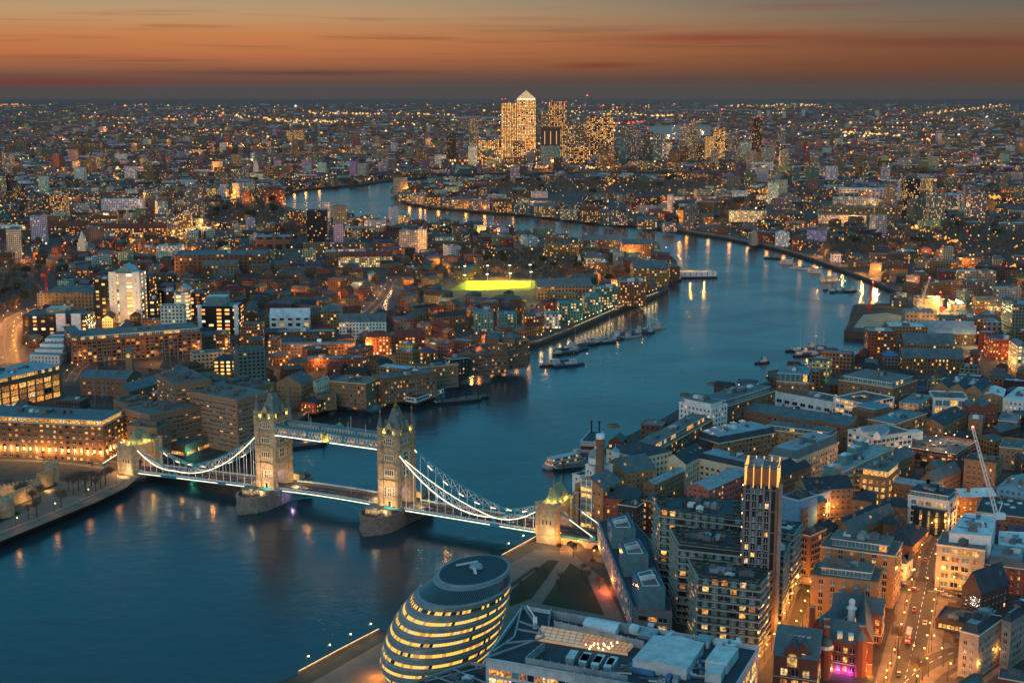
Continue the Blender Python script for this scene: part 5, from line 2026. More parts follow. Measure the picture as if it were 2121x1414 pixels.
# round glass assembly building
def city_hall():
 lv = [(43.5, (905, 1192), 1056), (39.0, (862, 1225), 1057), (34.6, (846, 1244), 1057), (30.2, (830, 1263), 1054), (25.8, (817, 1282), 1050), (21.4, (806, 1302), 1045), (17.0, (798, 1324), 1040),
          (12.6, (791, 1345), 1032), (8.2, (787, 1366), 1018), (3.6, (797, 1390), 1004), (0.0, (806, 1404), 996)]
 rings = []
 n = 112
 for z, (lx, ly), rx in lv:
  a = at(lx, ly, G + z)
  b = at(rx, ly - 12, G + z)
  hx = (b.x - a.x) / 2
  hy = hx * 1.28
  rho = .28
  cx, cy = (a.x + b.x) / 2, a.y + rho * hy
  rings.append((G + z, [(cx + hx * math.cos(2 * PI * i / n), cy + hy * (math.sqrt(1 - rho * rho) * math.sin(2 * PI * i / n) + rho * math.cos(2 * PI * i / n))) for i in range(n)], (cx, cy, hx, hy)))
 base = rings[-1][2]
 root = empty('city_hall', (base[0], base[1], G), 'leaning egg-shaped glass building ringed by yellow lit floors', 'building')
 for z, p, q in rings:
  take_poly([Vector(a) for a in p])
 rr = random.Random(12)
 SP = mat('hall_glass_spandrel', S(118, 136, 136), .3, var=.3, scale=.5, spec=.6)
 for k in range(len(rings) - 1):
  (z1, p1, _), (z0, p0, _) = rings[k], rings[k + 1]
  top, bot = .42, .12
  if k == 0:
   top, bot = .05, .75
  if k == 9:
   top, bot = .2, .95
  sp, gl = MB(), MB()

  def lerp(i, t2):
   a, b = p0[i % n], p1[i % n]
   return (a[0] + (b[0] - a[0]) * t2, a[1] + (b[1] - a[1]) * t2, z0 + (z1 - z0) * t2)
  lo, hi = (.27, .57) if k else (.12, .82)
  for i in range(n):
   for t0, t1 in ((0, lo), (hi, 1.0)):
    sp.face([lerp(i, t0), lerp(i + 1, t0), lerp(i + 1, t1), lerp(i, t1)], 0)
   x = rr.random()
   on = .78 if k in (2, 3, 4, 5, 6, 7, 8) else .5 if k == 1 else 0
   az = 2 * PI * i / n
   if k > 1 and math.sin(i * .21 + k * 1.7) > -.35:
    on = .97
   run = rr.random()
   mi = 3 if x > on else (0 if run < .6 else 1 if run < .85 else 2)
   gl.face([lerp(i, lo), lerp(i + 1, lo), lerp(i + 1, hi), lerp(i, hi)], mi)
   a, b = Vector(lerp(i, 0)), Vector(lerp(i, 1))
   sp.bar(a, b, .06, mi=1)
  cx, cy = rings[k][2][0], rings[k][2][1]
  # protruding lip at each floor
  for i in range(n):
   a, b = Vector(lerp(i, 0)), Vector(lerp(i + 1, 0))
   o1 = Vector((a.x - rings[k + 1][2][0], a.y - rings[k + 1][2][1], 0)).normalized() * .4
   o2 = Vector((b.x - rings[k + 1][2][0], b.y - rings[k + 1][2][1], 0)).normalized() * .55
   sp.face([a + o1, b + o2, b + Vector((0, 0, .2)), a + Vector((0, 0, .2))], 2)
   sp.face([a, b, b + o2, a + o1], 2)
  sp.build('glass_skin', [SP, GREYM, rmat('lead')], root)
  gl.build('window_band', [glow('hall_lit_yellow', (1, .56, .08), 1.4), glow('hall_lit_amber', (1, .46, .1), .8), glow('hall_lit_pale', (1, .7, .28), 1.1), DARKGLASS], root)
 z, p, (cx, cy, hx, hy) = rings[0]
 m = MB()
 p2 = [(cx + (x - cx) * .94, cy + (y - cy) * .94) for x, y in p]
 p3 = [(cx + (x - cx) * 1.01, cy + (y - cy) * 1.01) for x, y in p]
 for i in range(n):
  j = (i + 1) % n
  m.face([(*p3[i], z - .4), (*p3[j], z - .4), (*p3[j], z + .5), (*p3[i], z + .5)])
  m.face([(*p3[i], z + .5), (*p3[j], z + .5), (*p2[j], z + .7), (*p2[i], z + .7)])
 m.build('roof_rim', rmat('lead'), root)
 m = MB()
 m.face([(*q, z + .68) for q in p2], 0)
 m.build('roof', mat('hall_roof_panels', S(22, 38, 48), .5, var=.35, scale=.6, spec=.25), root)
 m = MB()
 m.frustum(cx + 1, cy + 3, z + .7, z + 2.0, 3.0, 2.4, 12, sm=False)
 m.build('roof_drum', rmat('lead'), root)
 m = MB()
 m.box(cx - 3, cy + 7, z + .7, 10, .8, .6, .5, bottom=False)
 m.box(cx + .5, cy - 2, z + .7, 1.2, 6, .8, .1, bottom=False)
 m.build('roof_walkway', rmat('white'), root)
 for i in range(0, n, 6):
  m = MB()
  a = rings[-1][1][i]
  m.bar((a[0], a[1], G), (a[0], a[1], G + 4), .3)
  m.build('column', GREYM, root)
 lamp('entrance_light', (-12, -22, 4), 7000, SODIUM, .5, root)
 lamp('entrance_light', (-24, -6, 4), 6000, SODIUM, .5, root)

city_hall()

# ================================================================ bottom right: brick school, hotel, street corner
blk(zz(Z6, (465, 308), (1065, 388), (1125, 275)), 26, 'tan', 'tan apartment block with a glazed penthouse and solar panels, the taller of two', rk='felt', lit=.08, pale=.5, pent=(4.5, 3.4, 'steel', .12), bay=5.2, ww=1.7, wh=2.1, sto=3.2, cap=95, plant=6)
blk(zz(Z6, (390, 540), (930, 604), (990, 490)), 21, 'tan', 'tan apartment block with a glass-roofed penthouse, the lower of two in front', rk='felt', lit=.04, pale=.5, pent=(4.0, 3.2, 'steel', .05), bay=5.2, ww=1.7, wh=2.1, sto=3.2, cap=95, plant=6)
blk(zz(Z6, (300, 205), (380, 225), (402, 140)), 25, 'brown', 'narrow brown block with stacked dark balconies over the lit passage', rk='tile', lit=.1, ww=2.2, wh=2.0, plant=1)
HT = empty('school_house', (at(*Z6(680, 1000)).x, at(*Z6(680, 1000)).y, G), 'red brick former school with grey-green roofs and a white cupola, washed by magenta light', 'building')
HP = HT.location

def wing(q, h, rise, axis, rk='slate', wall='red', lit=.5, cap=40, ww=1.7, wh=2.2, sto=4.0, bay=2.9, root=None, first=.9):
 root = root or HT
 P = wpoly(q, G + h)
 take_poly(inset(P, -2))
 m, r_ = MB(), MB()
 for i in range(4):
  m.wall(P[i], P[(i + 1) % 4], G - .5, G + h)
 gable_faces(r_, m, P, G + h, rise, axis, .5)
 m.build('wall', wmat(wall), root)
 ro = r_.build('roof', rmat(rk), root)
 add_windows(root, P, G, G + h, random.Random(int(h * 10 + rise)), sto, bay, ww, wh, lit, .3, first, cap, 1.0)
 # white stone string courses
 for z in (G + sto + .2, G + h - .3):
  for i in range(4):
   a, b = P[i], P[(i + 1) % 4]
   t_ = (b - a).normalized()
   if Vector((t_.y, -t_.x)).dot(-((a + b) / 2).normalized()) < .05:
    continue
   n_ = Vector((t_.y, -t_.x)) * .06
   mm = MB()
   mm.bar((*(a + n_), z), (*(b + n_), z), .2)
   mm.build('string_course', mat('pale_stone_frame', S(222, 210, 188), .7), root)
 return P, ro

P, ro = wing(zz(Z6, (505, 1052), (775, 1098), (840, 985)), 14, 6, 0)
wing(zz(Z6, (770, 1075), (890, 1085), (992, 790)), 14, 6, 1)
wing(zz(Z6, (395, 985), (500, 1010), (585, 705)), 14, 6, 1)
wing(zz(Z6, (560, 815), (960, 865), (988, 775)), 14, 5, 0)
c = at(*Z6(718, 770), G + 22)
m = MB()
m.frustum(c.x, c.y, G + 14, G + 19.5, 1.7, 1.5, 8, sm=False)
m.frustum(c.x, c.y, G + 19.5, G + 20, 2.2, 2.2, 8, sm=False)
m.frustum(c.x, c.y, G + 20, G + 22.5, 1.3, 1.3, 8, sm=False)
m.dome(c.x, c.y, G + 22.5, 1.5, 1.6, 8, 4)
m.build('cupola', WHITEP, HT)
c = at(*Z6(795, 1080), G + 15)
m = MB()
m.frustum(c.x, c.y, G, G + 16, 2.4, 2.4, 8, sm=False)
m.frustum(c.x, c.y, G + 16, G + 21, 2.4, .2, 8, 1, sm=False)
m.build('turret', [wmat('red'), rmat('slate')], HT)
for q in ((620, 1018), (710, 1032)):
 c = at(*Z6(*q), G + 16)
 m = MB()
 m.box(c.x, c.y, G + 13.5, 2.2, 3, 3.2, -.2)
 m.box(c.x - .25, c.y - 1.6, G + 14.4, 1.4, .14, 1.6, -.2, 1)
 m.build('dormer', [WHITEP, LITW[1]], HT)
for q in ((515, 930), (515, 990), (800, 985), (400, 830)):
 c = at(*Z6(*q), G + 20)
 m = MB()
 m.box(c.x, c.y, G + 12, 2.4, 1.2, 9.5, -.2)
 m.box(c.x, c.y, G + 21.5, 2.7, 1.5, .5, -.2, 1)
 m.build('chimney', [wmat('red'), STONE], HT)
m = MB()
for i in range(9):
 c = at(*Z6(600 + 12 * (i % 3), 880 - 24 * i), G + 14)
 m.box(c.x, c.y, G + 13.2, 2.2, 3.2, 1.2 + .4 * (i % 3), -.25, bottom=False)
m.build('roof_plant', rmat('lead'), HT)
for q, colr, wt in (((600, 1325), (1, .05, .75), 1000), ((680, 1340), (1, .05, .75), 1300), ((770, 1360), (1, .06, .65), 1200), ((540, 1310), WARM, 700), ((850, 1345), SODIUM, 900)):
 c = at(*Z6(*q), G)
 lamp('facade_uplight', (c.x - HP.x, c.y - HP.y - 1.2, 1.0), wt, colr, .2, HT)
SC = empty('school_hall', (at(*Z6(300, 1350)).x, at(*Z6(300, 1350)).y, G), 'red brick hall with big arched windows, twin gables and a steep grey-green roof', 'building')
P, ro = wing(zz(Z6, (88, 1180), (442, 1225), (505, 1035)), 14, 8, 0, root=SC, lit=.85, ww=2.6, wh=2.8, sto=4.6, bay=4.4, cap=30)
for q in (238, 325):
 c = at(*Z6(q, 1195), G + 14)
 t_ = (P[1] - P[0]).normalized()
 an = math.atan2(t_.y, t_.x)
 m = MB()
 n_ = Vector((t_.y, -t_.x))
 w2 = 3.4
 a, b = c - t_ * w2, c + t_ * w2
 f_ = n_ * .5
 m.prism([tuple(a + f_), tuple(b + f_), tuple(b - n_ * 6), tuple(a - n_ * 6)], G + 10, G + 15.5)
 m.face([(*(a + f_), G + 15.5), (*(b + f_), G + 15.5), (*(c + f_), G + 20)])
 m.face([(*(a + f_), G + 15.5), (*(c + f_), G + 20), (*(c - n_ * 7), G + 20), (*(a - n_ * 6), G + 15.5)], 1)
 m.face([(*(c + f_), G + 20), (*(b + f_), G + 15.5), (*(b - n_ * 6), G + 15.5), (*(c - n_ * 7), G + 20)], 1)
 g_ = m.build('dormer', [wmat('red'), rmat('slate')], SC)
 m = MB()
 pts = [(-2.0, 9.6), (2.0, 9.6)] + [(2.0 * math.cos(i * PI / 8), 13.2 + 2.0 * math.sin(i * PI / 8)) for i in range(9)]
 m.face([(*(c + f_ * 1.25 + t_ * x), G + z) for x, z in pts], 0)
 for x in (-.7, .7):
  m.bar((*(c + f_ * 1.4 + t_ * x), G + 9.6), (*(c + f_ * 1.4 + t_ * x), G + 14.8), .1, mi=1)
 for z in (11.2, 13.2):
  m.bar((*(c + f_ * 1.4 - t_ * 2), G + z), (*(c + f_ * 1.4 + t_ * 2), G + z), .1, mi=1)
 m.build('arched_window', [LITW[1], WHITEP], SC)
c = at(*Z6(503, 1150), G + 12)
m = MB()
m.frustum(c.x, c.y, G, G + 13, 2.6, 2.6, 10, sm=False)
m.frustum(c.x, c.y, G + 13, G + 14.6, 2.9, 2.9, 10, 2, sm=False)
m.dome(c.x, c.y, G + 14.6, 2.9, 3.2, 10, 5, 1)
m.build('turret', [wmat('red'), rmat('slate'), WHITEP], SC)
m = MB()
a, b = at(*Z6(195, 1025), G + 19), at(*Z6(372, 1052), G + 19)
for i in range(6):
 p = a.lerp(b, i / 5)
 m.box(p.x, p.y, G + 18.2, 1.6, 1.0, 1.4, -.15)
m.build('roof_lantern', WHITEP, SC)
blk(zz(Z6, (1587, 985), (1740, 1025), (1932, 895)), 20, 'stone', 'grey stone mansion block with a bowed front at the street junction', rk='dark', roof='mans', rise=3.4, name='mansion_block', lit=.06, pale=.6, bay=2.8, ww=1.2, wh=1.7, sto=3.3, cap=95, plant=5)
blk(zz(Z6, (1925, 905), (2000, 925), (2115, 745)), 21, 'stone', 'grey stone mansion block with bay windows running back from the junction', rk='dark', roof='mans', rise=3.2, name='mansion_block', lit=.04, pale=.6, bay=2.8, ww=1.2, wh=1.7, sto=3.3, cap=60, plant=4)
blk(zz(Z6, (1402, 292), (1790, 342), (1800, 230)), 22, 'conc', 'pale stone office with a lit glazed upper storey beside the building site', rk='felt', name='office_block', lit=.3, pale=.5, sto=4.2, bay=4.6, ww=3.2, wh=2.4, plant=3, cap=60)
cs = blk(zz(Z6, (1500, 205), (1840, 235), (1880, 60), (1625, 45)), 26, 'white', 'half-finished pale concrete building with a cluttered open roof at the foot of the crane', rk='white', name='building_site', lit=.3, win=False, plant=14)
blk(zz(Z6, (1900, 300), (2121, 340), (2121, 200), (1900, 190)), 15, 'white', 'low white site building wrapped in sheeting behind the Victorian red block', rk='white', name='building_site', win=False, plant=8)
blk(zz(Z6, (1795, 450), (2110, 490), (2115, 372)), 14, 'red', 'red brick Victorian office with white dormers and bands', roof='mans', rk='slate', rise=3.5, name='office_block', lit=.25, pale=.6, plant=2)
ch = blk(zz(Z6, (1605, 640), (1760, 690), (1930, 590)), 12, 'dark', 'dark brick chapel with steep slate gables among bare trees', roof='gable', rk='dark', rise=9, name='chapel', lit=.08, axis=1, plant=0)
pv = blk(zz(Z6, (1390, 888), (1640, 935), (1665, 820)), 5, 'dark', 'low dark pavilion bar with glowing windows beside the lit tree', rk='dark', name='pavilion', lit=.95, bay=1.8, ww=1.4, wh=1.6, sto=4, plant=2)
blk(zz(Z6, (985, 278), (1205, 315), (1282, 175)), 9, 'brown', 'brown houses with a big black hipped roof at the end of the lane', roof='hip', rk='dark', name='terrace', rise=5)
blk(zz(Z6, (965, 135), (1100, 150), (1240, 110)), 10, 'brown', 'brown house with white windows and a black hipped roof behind bare trees', roof='hip', rk='dark', name='house', rise=4, pale=.5)
blk(zz(Z6, (600, 175), (700, 200), (868, 0)), 10, 'tan', 'long low tan terrace with a dark slate ridge running up the lane', roof='gable', axis=1, rk='slate', name='terrace', rise=5)
blk(zz(Z6, (1098, 445), (1152, 455), (1200, 400)), 9, 'white', 'small white corner pub lit by bright lamps', roof='hip', rk='slate', name='pub', lit=.6, rise=2.6)
blk(zz(Z6, (400, 160), (560, 185), (570, 130)), 9, 'dark', 'low dark hipped house behind the two tan apartment blocks', roof='hip', rk='dark', name='house')
blk(zz(Z6, (1570, 1405), (1780, 1480), (1760, 1330), (1700, 1328)), 10, 'brown', 'low slate-roofed house cut by the bottom edge of the view', rk='slate', name='house', plant=0)
blk(zz(Z6, (1900, 1360), (2121, 1400), (2121, 1310), (1910, 1300)), 9, 'red', 'small brick house with white windows in the bottom corner', rk='slate', name='house', pale=.6, plant=1)

# ================================================================ NORTH BANK: hotel, offices, marina
TH = empty('concrete_hotel', (at(*Z1(560, 480)).x, at(*Z1(560, 480)).y, G), 'stepped brown concrete hotel with long rows of window slots beside the bridge', 'hotel')

def slab(q, h, lit=.16, cap=100, bay=3.6, base=G):
 P = wpoly(q, G + h)
 take_poly(inset(P, -2))
 m = MB()
 m.prism([tuple(p) for p in P], base - .5, G + h, 0, 1)
 ns = int(h / 3.1)
 for j in range(ns):
  z = G + h - 3.1 * (j + .25)
  O = inset(P, -.35)
  m.prism([tuple(p) for p in O], z - .6, z + .55, 0, 0, True)
 m.build('wall', [wmat('hotel'), rmat('felt')], TH)
 add_windows(TH, inset(P, -.05), G + h - 3.1 * ns, G + h, random.Random(int(h * 7)), 3.1, bay * .9, 2.3, 1.0, lit, .1, .7, cap, .8)
 I = inset(P, 1.0)
 for i in range(9):
  rr = random.Random(i + int(h))
  c = sum(P, Vector((0, 0))) / len(P)
  p = c.lerp(I[i % len(I)], rr.uniform(.2, .7))
  m = MB()
  m.box(p.x, p.y, G + h + .01, rr.uniform(3, 9), rr.uniform(3, 6), rr.uniform(1, 3), math.atan2((P[1] - P[0]).y, (P[1] - P[0]).x), bottom=False)
  m.build('plant_box', rmat('felt'), TH)
 return P

slab(zz(Z1, (165, 285), (335, 330), (575, 172)), 29)
slab(zz(Z1, (575, 178), (880, 235), (905, 150)), 37)
slab(zz(Z1, (880, 255), (975, 272), (1000, 215)), 30, cap=30)
slab(zz(Z1, (485, 135), (720, 110), (745, 30)), 43, cap=40)
slab(zz(Z1, (720, 130), (915, 170), (935, 90)), 32, cap=30)
slab(zz(Z1, (195, 395), (378, 410), (430, 372)), 23, cap=30)
slab(zz(Z1, (195, 262), (350, 235), (400, 185)), 21, cap=10)
P = wpoly(zz(Z1, (440, 500), (555, 520), (800, 425), (640, 392)), G + 8)
m = MB()
m.prism([tuple(p) for p in P], G - .5, G + 8, 0, 1)
m.build('podium', [wmat('hotel'), rmat('slate')], TH)
add_windows(TH, P, G, G + 7, random.Random(4), 3.6, 2.4, 2.0, 2.0, .9, 0, .6, 60)
for q, colr, wt in (((690, 500), SODIUM, 2200), ((830, 440), (1, .7, .3), 5000), ((600, 590), (.1, 1, .75), 1400), ((640, 560), (.1, 1, .8), 1200), ((760, 470), SODIUM, 1500)):
 c = at(*Z1(*q), G)
 lamp('terrace_light', (c.x - TH.location.x, c.y - TH.location.y, 3.2), wt, colr, .4, TH)

IH = blk(zz(Zi, (-260, 345), (835, 395), (992, 305)), 25, 'amber', 'long amber-lit brick office by the bridge road with arched windows and lit attic', rk='slate', name='office_block', lit=.6, sto=3.5, bay=4.5, ww=1.9, wh=1.4, cap=100, pent=(1.5, 3.2, 'dark', .95), plant=6)
P = IH['P']
t_ = (P[1] - P[0]).normalized()
n_ = Vector((t_.y, -t_.x))
L = (P[1] - P[0]).length
for i in range(int(L / 4.5)):
 p = P[1] - t_ * (2 + 4.5 * i) + n_ * .5
 if proj(p.x, p.y, 10)[0] < -20:
  break
 m = MB()
 m.box(p.x, p.y, G + 6.4, .7, .5, 1.5, math.atan2(t_.y, t_.x))
 m.build('wall_light', glow('wall_washer', (1, .62, .2), 7.0), IH['root'])
 if i % 2 == 0:
  lamp('facade_uplight', (p.x + n_.x - IH['root'].location.x, p.y + n_.y - IH['root'].location.y, 6.6), 2600, (1, .56, .16), .3, IH['root'])
t2 = (P[2] - P[1]).normalized()
n2 = Vector((t2.y, -t2.x))
for i in range(7):
 p = P[1] + t2 * (3 + 5 * i) + n2 * .5
 m = MB()
 m.box(p.x, p.y, G + 6.4, .7, .5, 1.5, math.atan2(t2.y, t2.x))
 m.build('wall_light', glow('wall_washer', (1, .62, .2), 7.0), IH['root'])
 if i % 2:
  lamp('facade_uplight', (p.x + n2.x - IH['root'].location.x, p.y + n2.y - IH['root'].location.y, 6.6), 2000, (1, .56, .16), .3, IH['root'])
CQ = blk(zz(Zl, (-160, 950), (500, 800), (470, 722)), 22, 'amber', 'brown brick office with giant yellow lit arches beneath a black attic', rk='lead', name='office_block', lit=.97, sto=4.6, bay=8.2, ww=6.4, wh=3.7, cap=80, pent=(1.2, 3.4, 'dark', .7), plant=5, first=.5)
blk(zz(Zl, (648, 872), (1030, 884), (1022, 825)), 14, 'brown', 'long brown dockside warehouse with arched ground floor by the clock turret', roof='gable', rk='slate', name='warehouse', lit=.2, rise=4, sto=4, bay=4, ww=1.8)
c = at(*Zl(1060, 870), G)
root = empty('clock_tower', (c.x, c.y, G), 'square brick clock turret with a glowing dial over the dock', 'tower')
m = MB()
m.box(c.x, c.y, G, 5.5, 5.5, 23)
m.build('wall', wmat('tan'), root)
m = MB()
m.frustum(c.x, c.y, G + 23, G + 27.5, 4.4, .2, 4, sm=False, ang=PI / 4)
m.build('roof', rmat('slate'), root)
m = MB()
fd = -Vector((c.x, c.y)).normalized()
m.face([(c.x - .1 + 1.7 * math.cos(i * PI / 8), c.y - 2.8, G + 19 + 1.7 * math.sin(i * PI / 8)) for i in range(16)])
m.build('clock_dial', LITW[1], root)
blk(zz(Zl, (920, 970), (1050, 985), (1312, 805)), 12, 'brown', 'brown dock warehouse with a long slanting slate roof and orange lit flank', roof='gable', axis=1, rk='slate', name='warehouse', lit=.3, rise=5)

# dockside flats with five roof pavilions
cq = blk(zz(Zl, (575, 572), (1640, 492), (1625, 440)), 21, 'brown', 'long dockside apartment range with dark balcony stacks and curved roof pavilions', rk='felt', lit=.25, bay=4.2, ww=2.6, wh=2.0, sto=3.1, cap=100, pent=(1.5, 3.2, 'white', .3), plant=2)
P = sorted([p for p in cq['P']], key=lambda p: p.y)
A_, B_ = sorted(P[:2], key=lambda p: p.x)
t_ = (B_ - A_).normalized()
n_ = Vector((t_.y, -t_.x))
L = (B_ - A_).length
for i in range(9):
 p = A_ + t_ * (L * (i + .5) / 9) + n_ * .4
 m = MB()
 m.box(p.x, p.y, G, L / 9 * .46, 1.2, 20, math.atan2(t_.y, t_.x), 0)
 for j in range(6):
  m.box(p.x + n_.x * .9, p.y + n_.y * .9, G + 3 + 3.1 * j, L / 9 * .5, 1.4, .9, math.atan2(t_.y, t_.x), 1)
 m.build('balcony_stack', [mat('balcony_glazing', S(44, 56, 62), .3, var=.4, scale=.8), wmat('black')], cq['root'])
for i in range(5):
 p = A_ + t_ * (L * (i + .5) / 5) - n_ * 4
 m = MB()
 an = math.atan2(t_.y, t_.x)
 m.box(p.x, p.y, cq['z1'] + 2.6, 13, 8, 3.6, an, 0)
 for k in range(6):
  a0, a1 = PI * k / 6, PI * (k + 1) / 6
  q = []
  for aa in (a0, a1):
   q.append((p + t_ * (-7.5 * math.cos(aa)), cq['z1'] + 6.2 + 1.8 * math.sin(aa)))
  (pa, za), (pb, zb) = q
  m.face([(*(pa + n_ * 5), za), (*(pb + n_ * 5), zb), (*(pb - n_ * 5), zb), (*(pa - n_ * 5), za)], 1)
 m.build('roof_pavilion', [TEALGLASS, rmat('slate')], cq['root'])
for i in range(4):
 blk(zz(Zl, (240 + 42 * i, 682 - 42 * i), (480 + 30 * i, 690 - 46 * i), (485 + 30 * i, 652 - 44 * i)), 8 + 2.2 * i, 'white', ('lowest white stepped terrace house by the orange road', 'second white stepped terrace house by the orange road', 'third white stepped terrace house by the orange road', 'topmost white stepped terrace house by the orange road')[i], rk='lead', name='terrace', lit=.1, group='white stepped terraces', plant=0)

# office towers north of the dock
tk = dict(name='office_tower', cat='office')

def strips(d, x0, x1, k, label='white_pier', lit=False):
 a, b = d['P'][0], d['P'][1]
 t_ = (b - a).normalized()
 n_ = Vector((t_.y, -t_.x))
 L = (b - a).length
 for q in (x0, x1):
  p = a + t_ * L * q + n_ * .8
  m = MB()
  m.box(p.x, p.y, G, L * k, 2.4, d['h'] + 1.5, d['ang'], 0)
  m.build(label, wmat('white'), d['o'])
  if lit:
   for j in range(int(d['h'] / 3.6)):
    m = MB()
    pp = p + n_ * 1.25
    m.box(pp.x, pp.y, G + 2 + 3.6 * j, L * k * .18, .2, 2.2, d['ang'])
    m.build('stair_light', LITW[1], d['o'])

d = front(236, 301, 566, 668, 22, 'white', 'tallest dark and white office tower with two lit white stair piers and a glass gable', par=(.95, 14.0, 4.0), rk='teal', **tk)
strips(d, .13, .87, .24, lit=True)
r_ = MB()
gable_faces(r_, r_, [Vector(p) for p in rect(d['c'].x, d['c'].y, d['w'] * .55, 18, d['ang'])], d['z1'] + 2, 7, 1)
r_.prism(rect(d['c'].x, d['c'].y, d['w'] * .55, 18, d['ang']), d['z1'] - .5, d['z1'] + 2)
g_ = r_.build('glass_gable', TEALGLASS)
g_.parent = d['o']
front(207, 236, 578, 660, 30, 'black', 'black glass wing on the left of the tall white-piered tower', par=(.45, 6.5, 3.9), rk='felt', **tk)
front(301, 320, 575, 660, 30, 'black', 'black glass wing on the right of the tall white-piered tower', par=(.5, 7.5, 3.9), rk='felt', **tk)
front(318, 334, 620, 668, 30, 'black', 'low black glass link between the two white-piered towers', par=(.45, 6.5, 3.9), rk='felt', **tk)
d = front(332, 372, 604, 664, 20, 'black', 'second office tower wing with a lit white stair pier', par=(.3, 3.2, 3.9), rk='lead', **tk)
strips(d, .22, .22, .3, lit=True)
d = front(369, 398, 606, 672, 24, 'white', 'second office tower front of pale bands under a glass gable', par=(.9, 9.0, 3.9), rk='teal', **tk)
r_ = MB()
gable_faces(r_, r_, [Vector(p) for p in rect(d['c'].x, d['c'].y, d['w'] * .95, 16, d['ang'])], d['z1'] + 2, 5, 1)
r_.prism(rect(d['c'].x, d['c'].y, d['w'] * .95, 16, d['ang']), d['z1'] - .5, d['z1'] + 2)
g_ = r_.build('glass_gable', TEALGLASS)
g_.parent = d['o']
front(398, 430, 607, 668, 26, 'black', 'black glass flank on the right of the second office tower', par=(.45, 6.5, 3.9), rk='felt', **tk)
d = front(420, 500, 634, 692, 30, 'black', 'low black glass office framed by white end walls and a glazed lantern', par=(.6, 8.0, 3.8), rk='lead', **tk)
strips(d, .03, .97, .1)
m = MB()
m.box(d['c'].x - 3, d['c'].y, d['z1'] - .6, d['w'] * .55, 16, 9, d['ang'])
g_ = m.build('roof_lantern', TEALGLASS)
g_.parent = d['o']
d = front(60, 190, 652, 700, 32, 'black', 'wide low black glass office beside the orange road, white stair towers in front', par=(.5, 8.0, 3.8), rk='slate', **tk)
strips(d, .62, .86, .15)
m = MB()
m.box(d['c'].x, d['c'].y, d['z1'] - .6, d['w'] * .3, 18, 6, d['ang'])
g_ = m.build('roof_lantern', TEALGLASS)
g_.parent = d['o']
front(105, 207, 606, 650, 40, 'tan', 'tan brick warehouse with a deep blue-black roof behind the black offices', par=(.1, 4, 4), roof='hip', rk='slate', name='warehouse', rise=6)

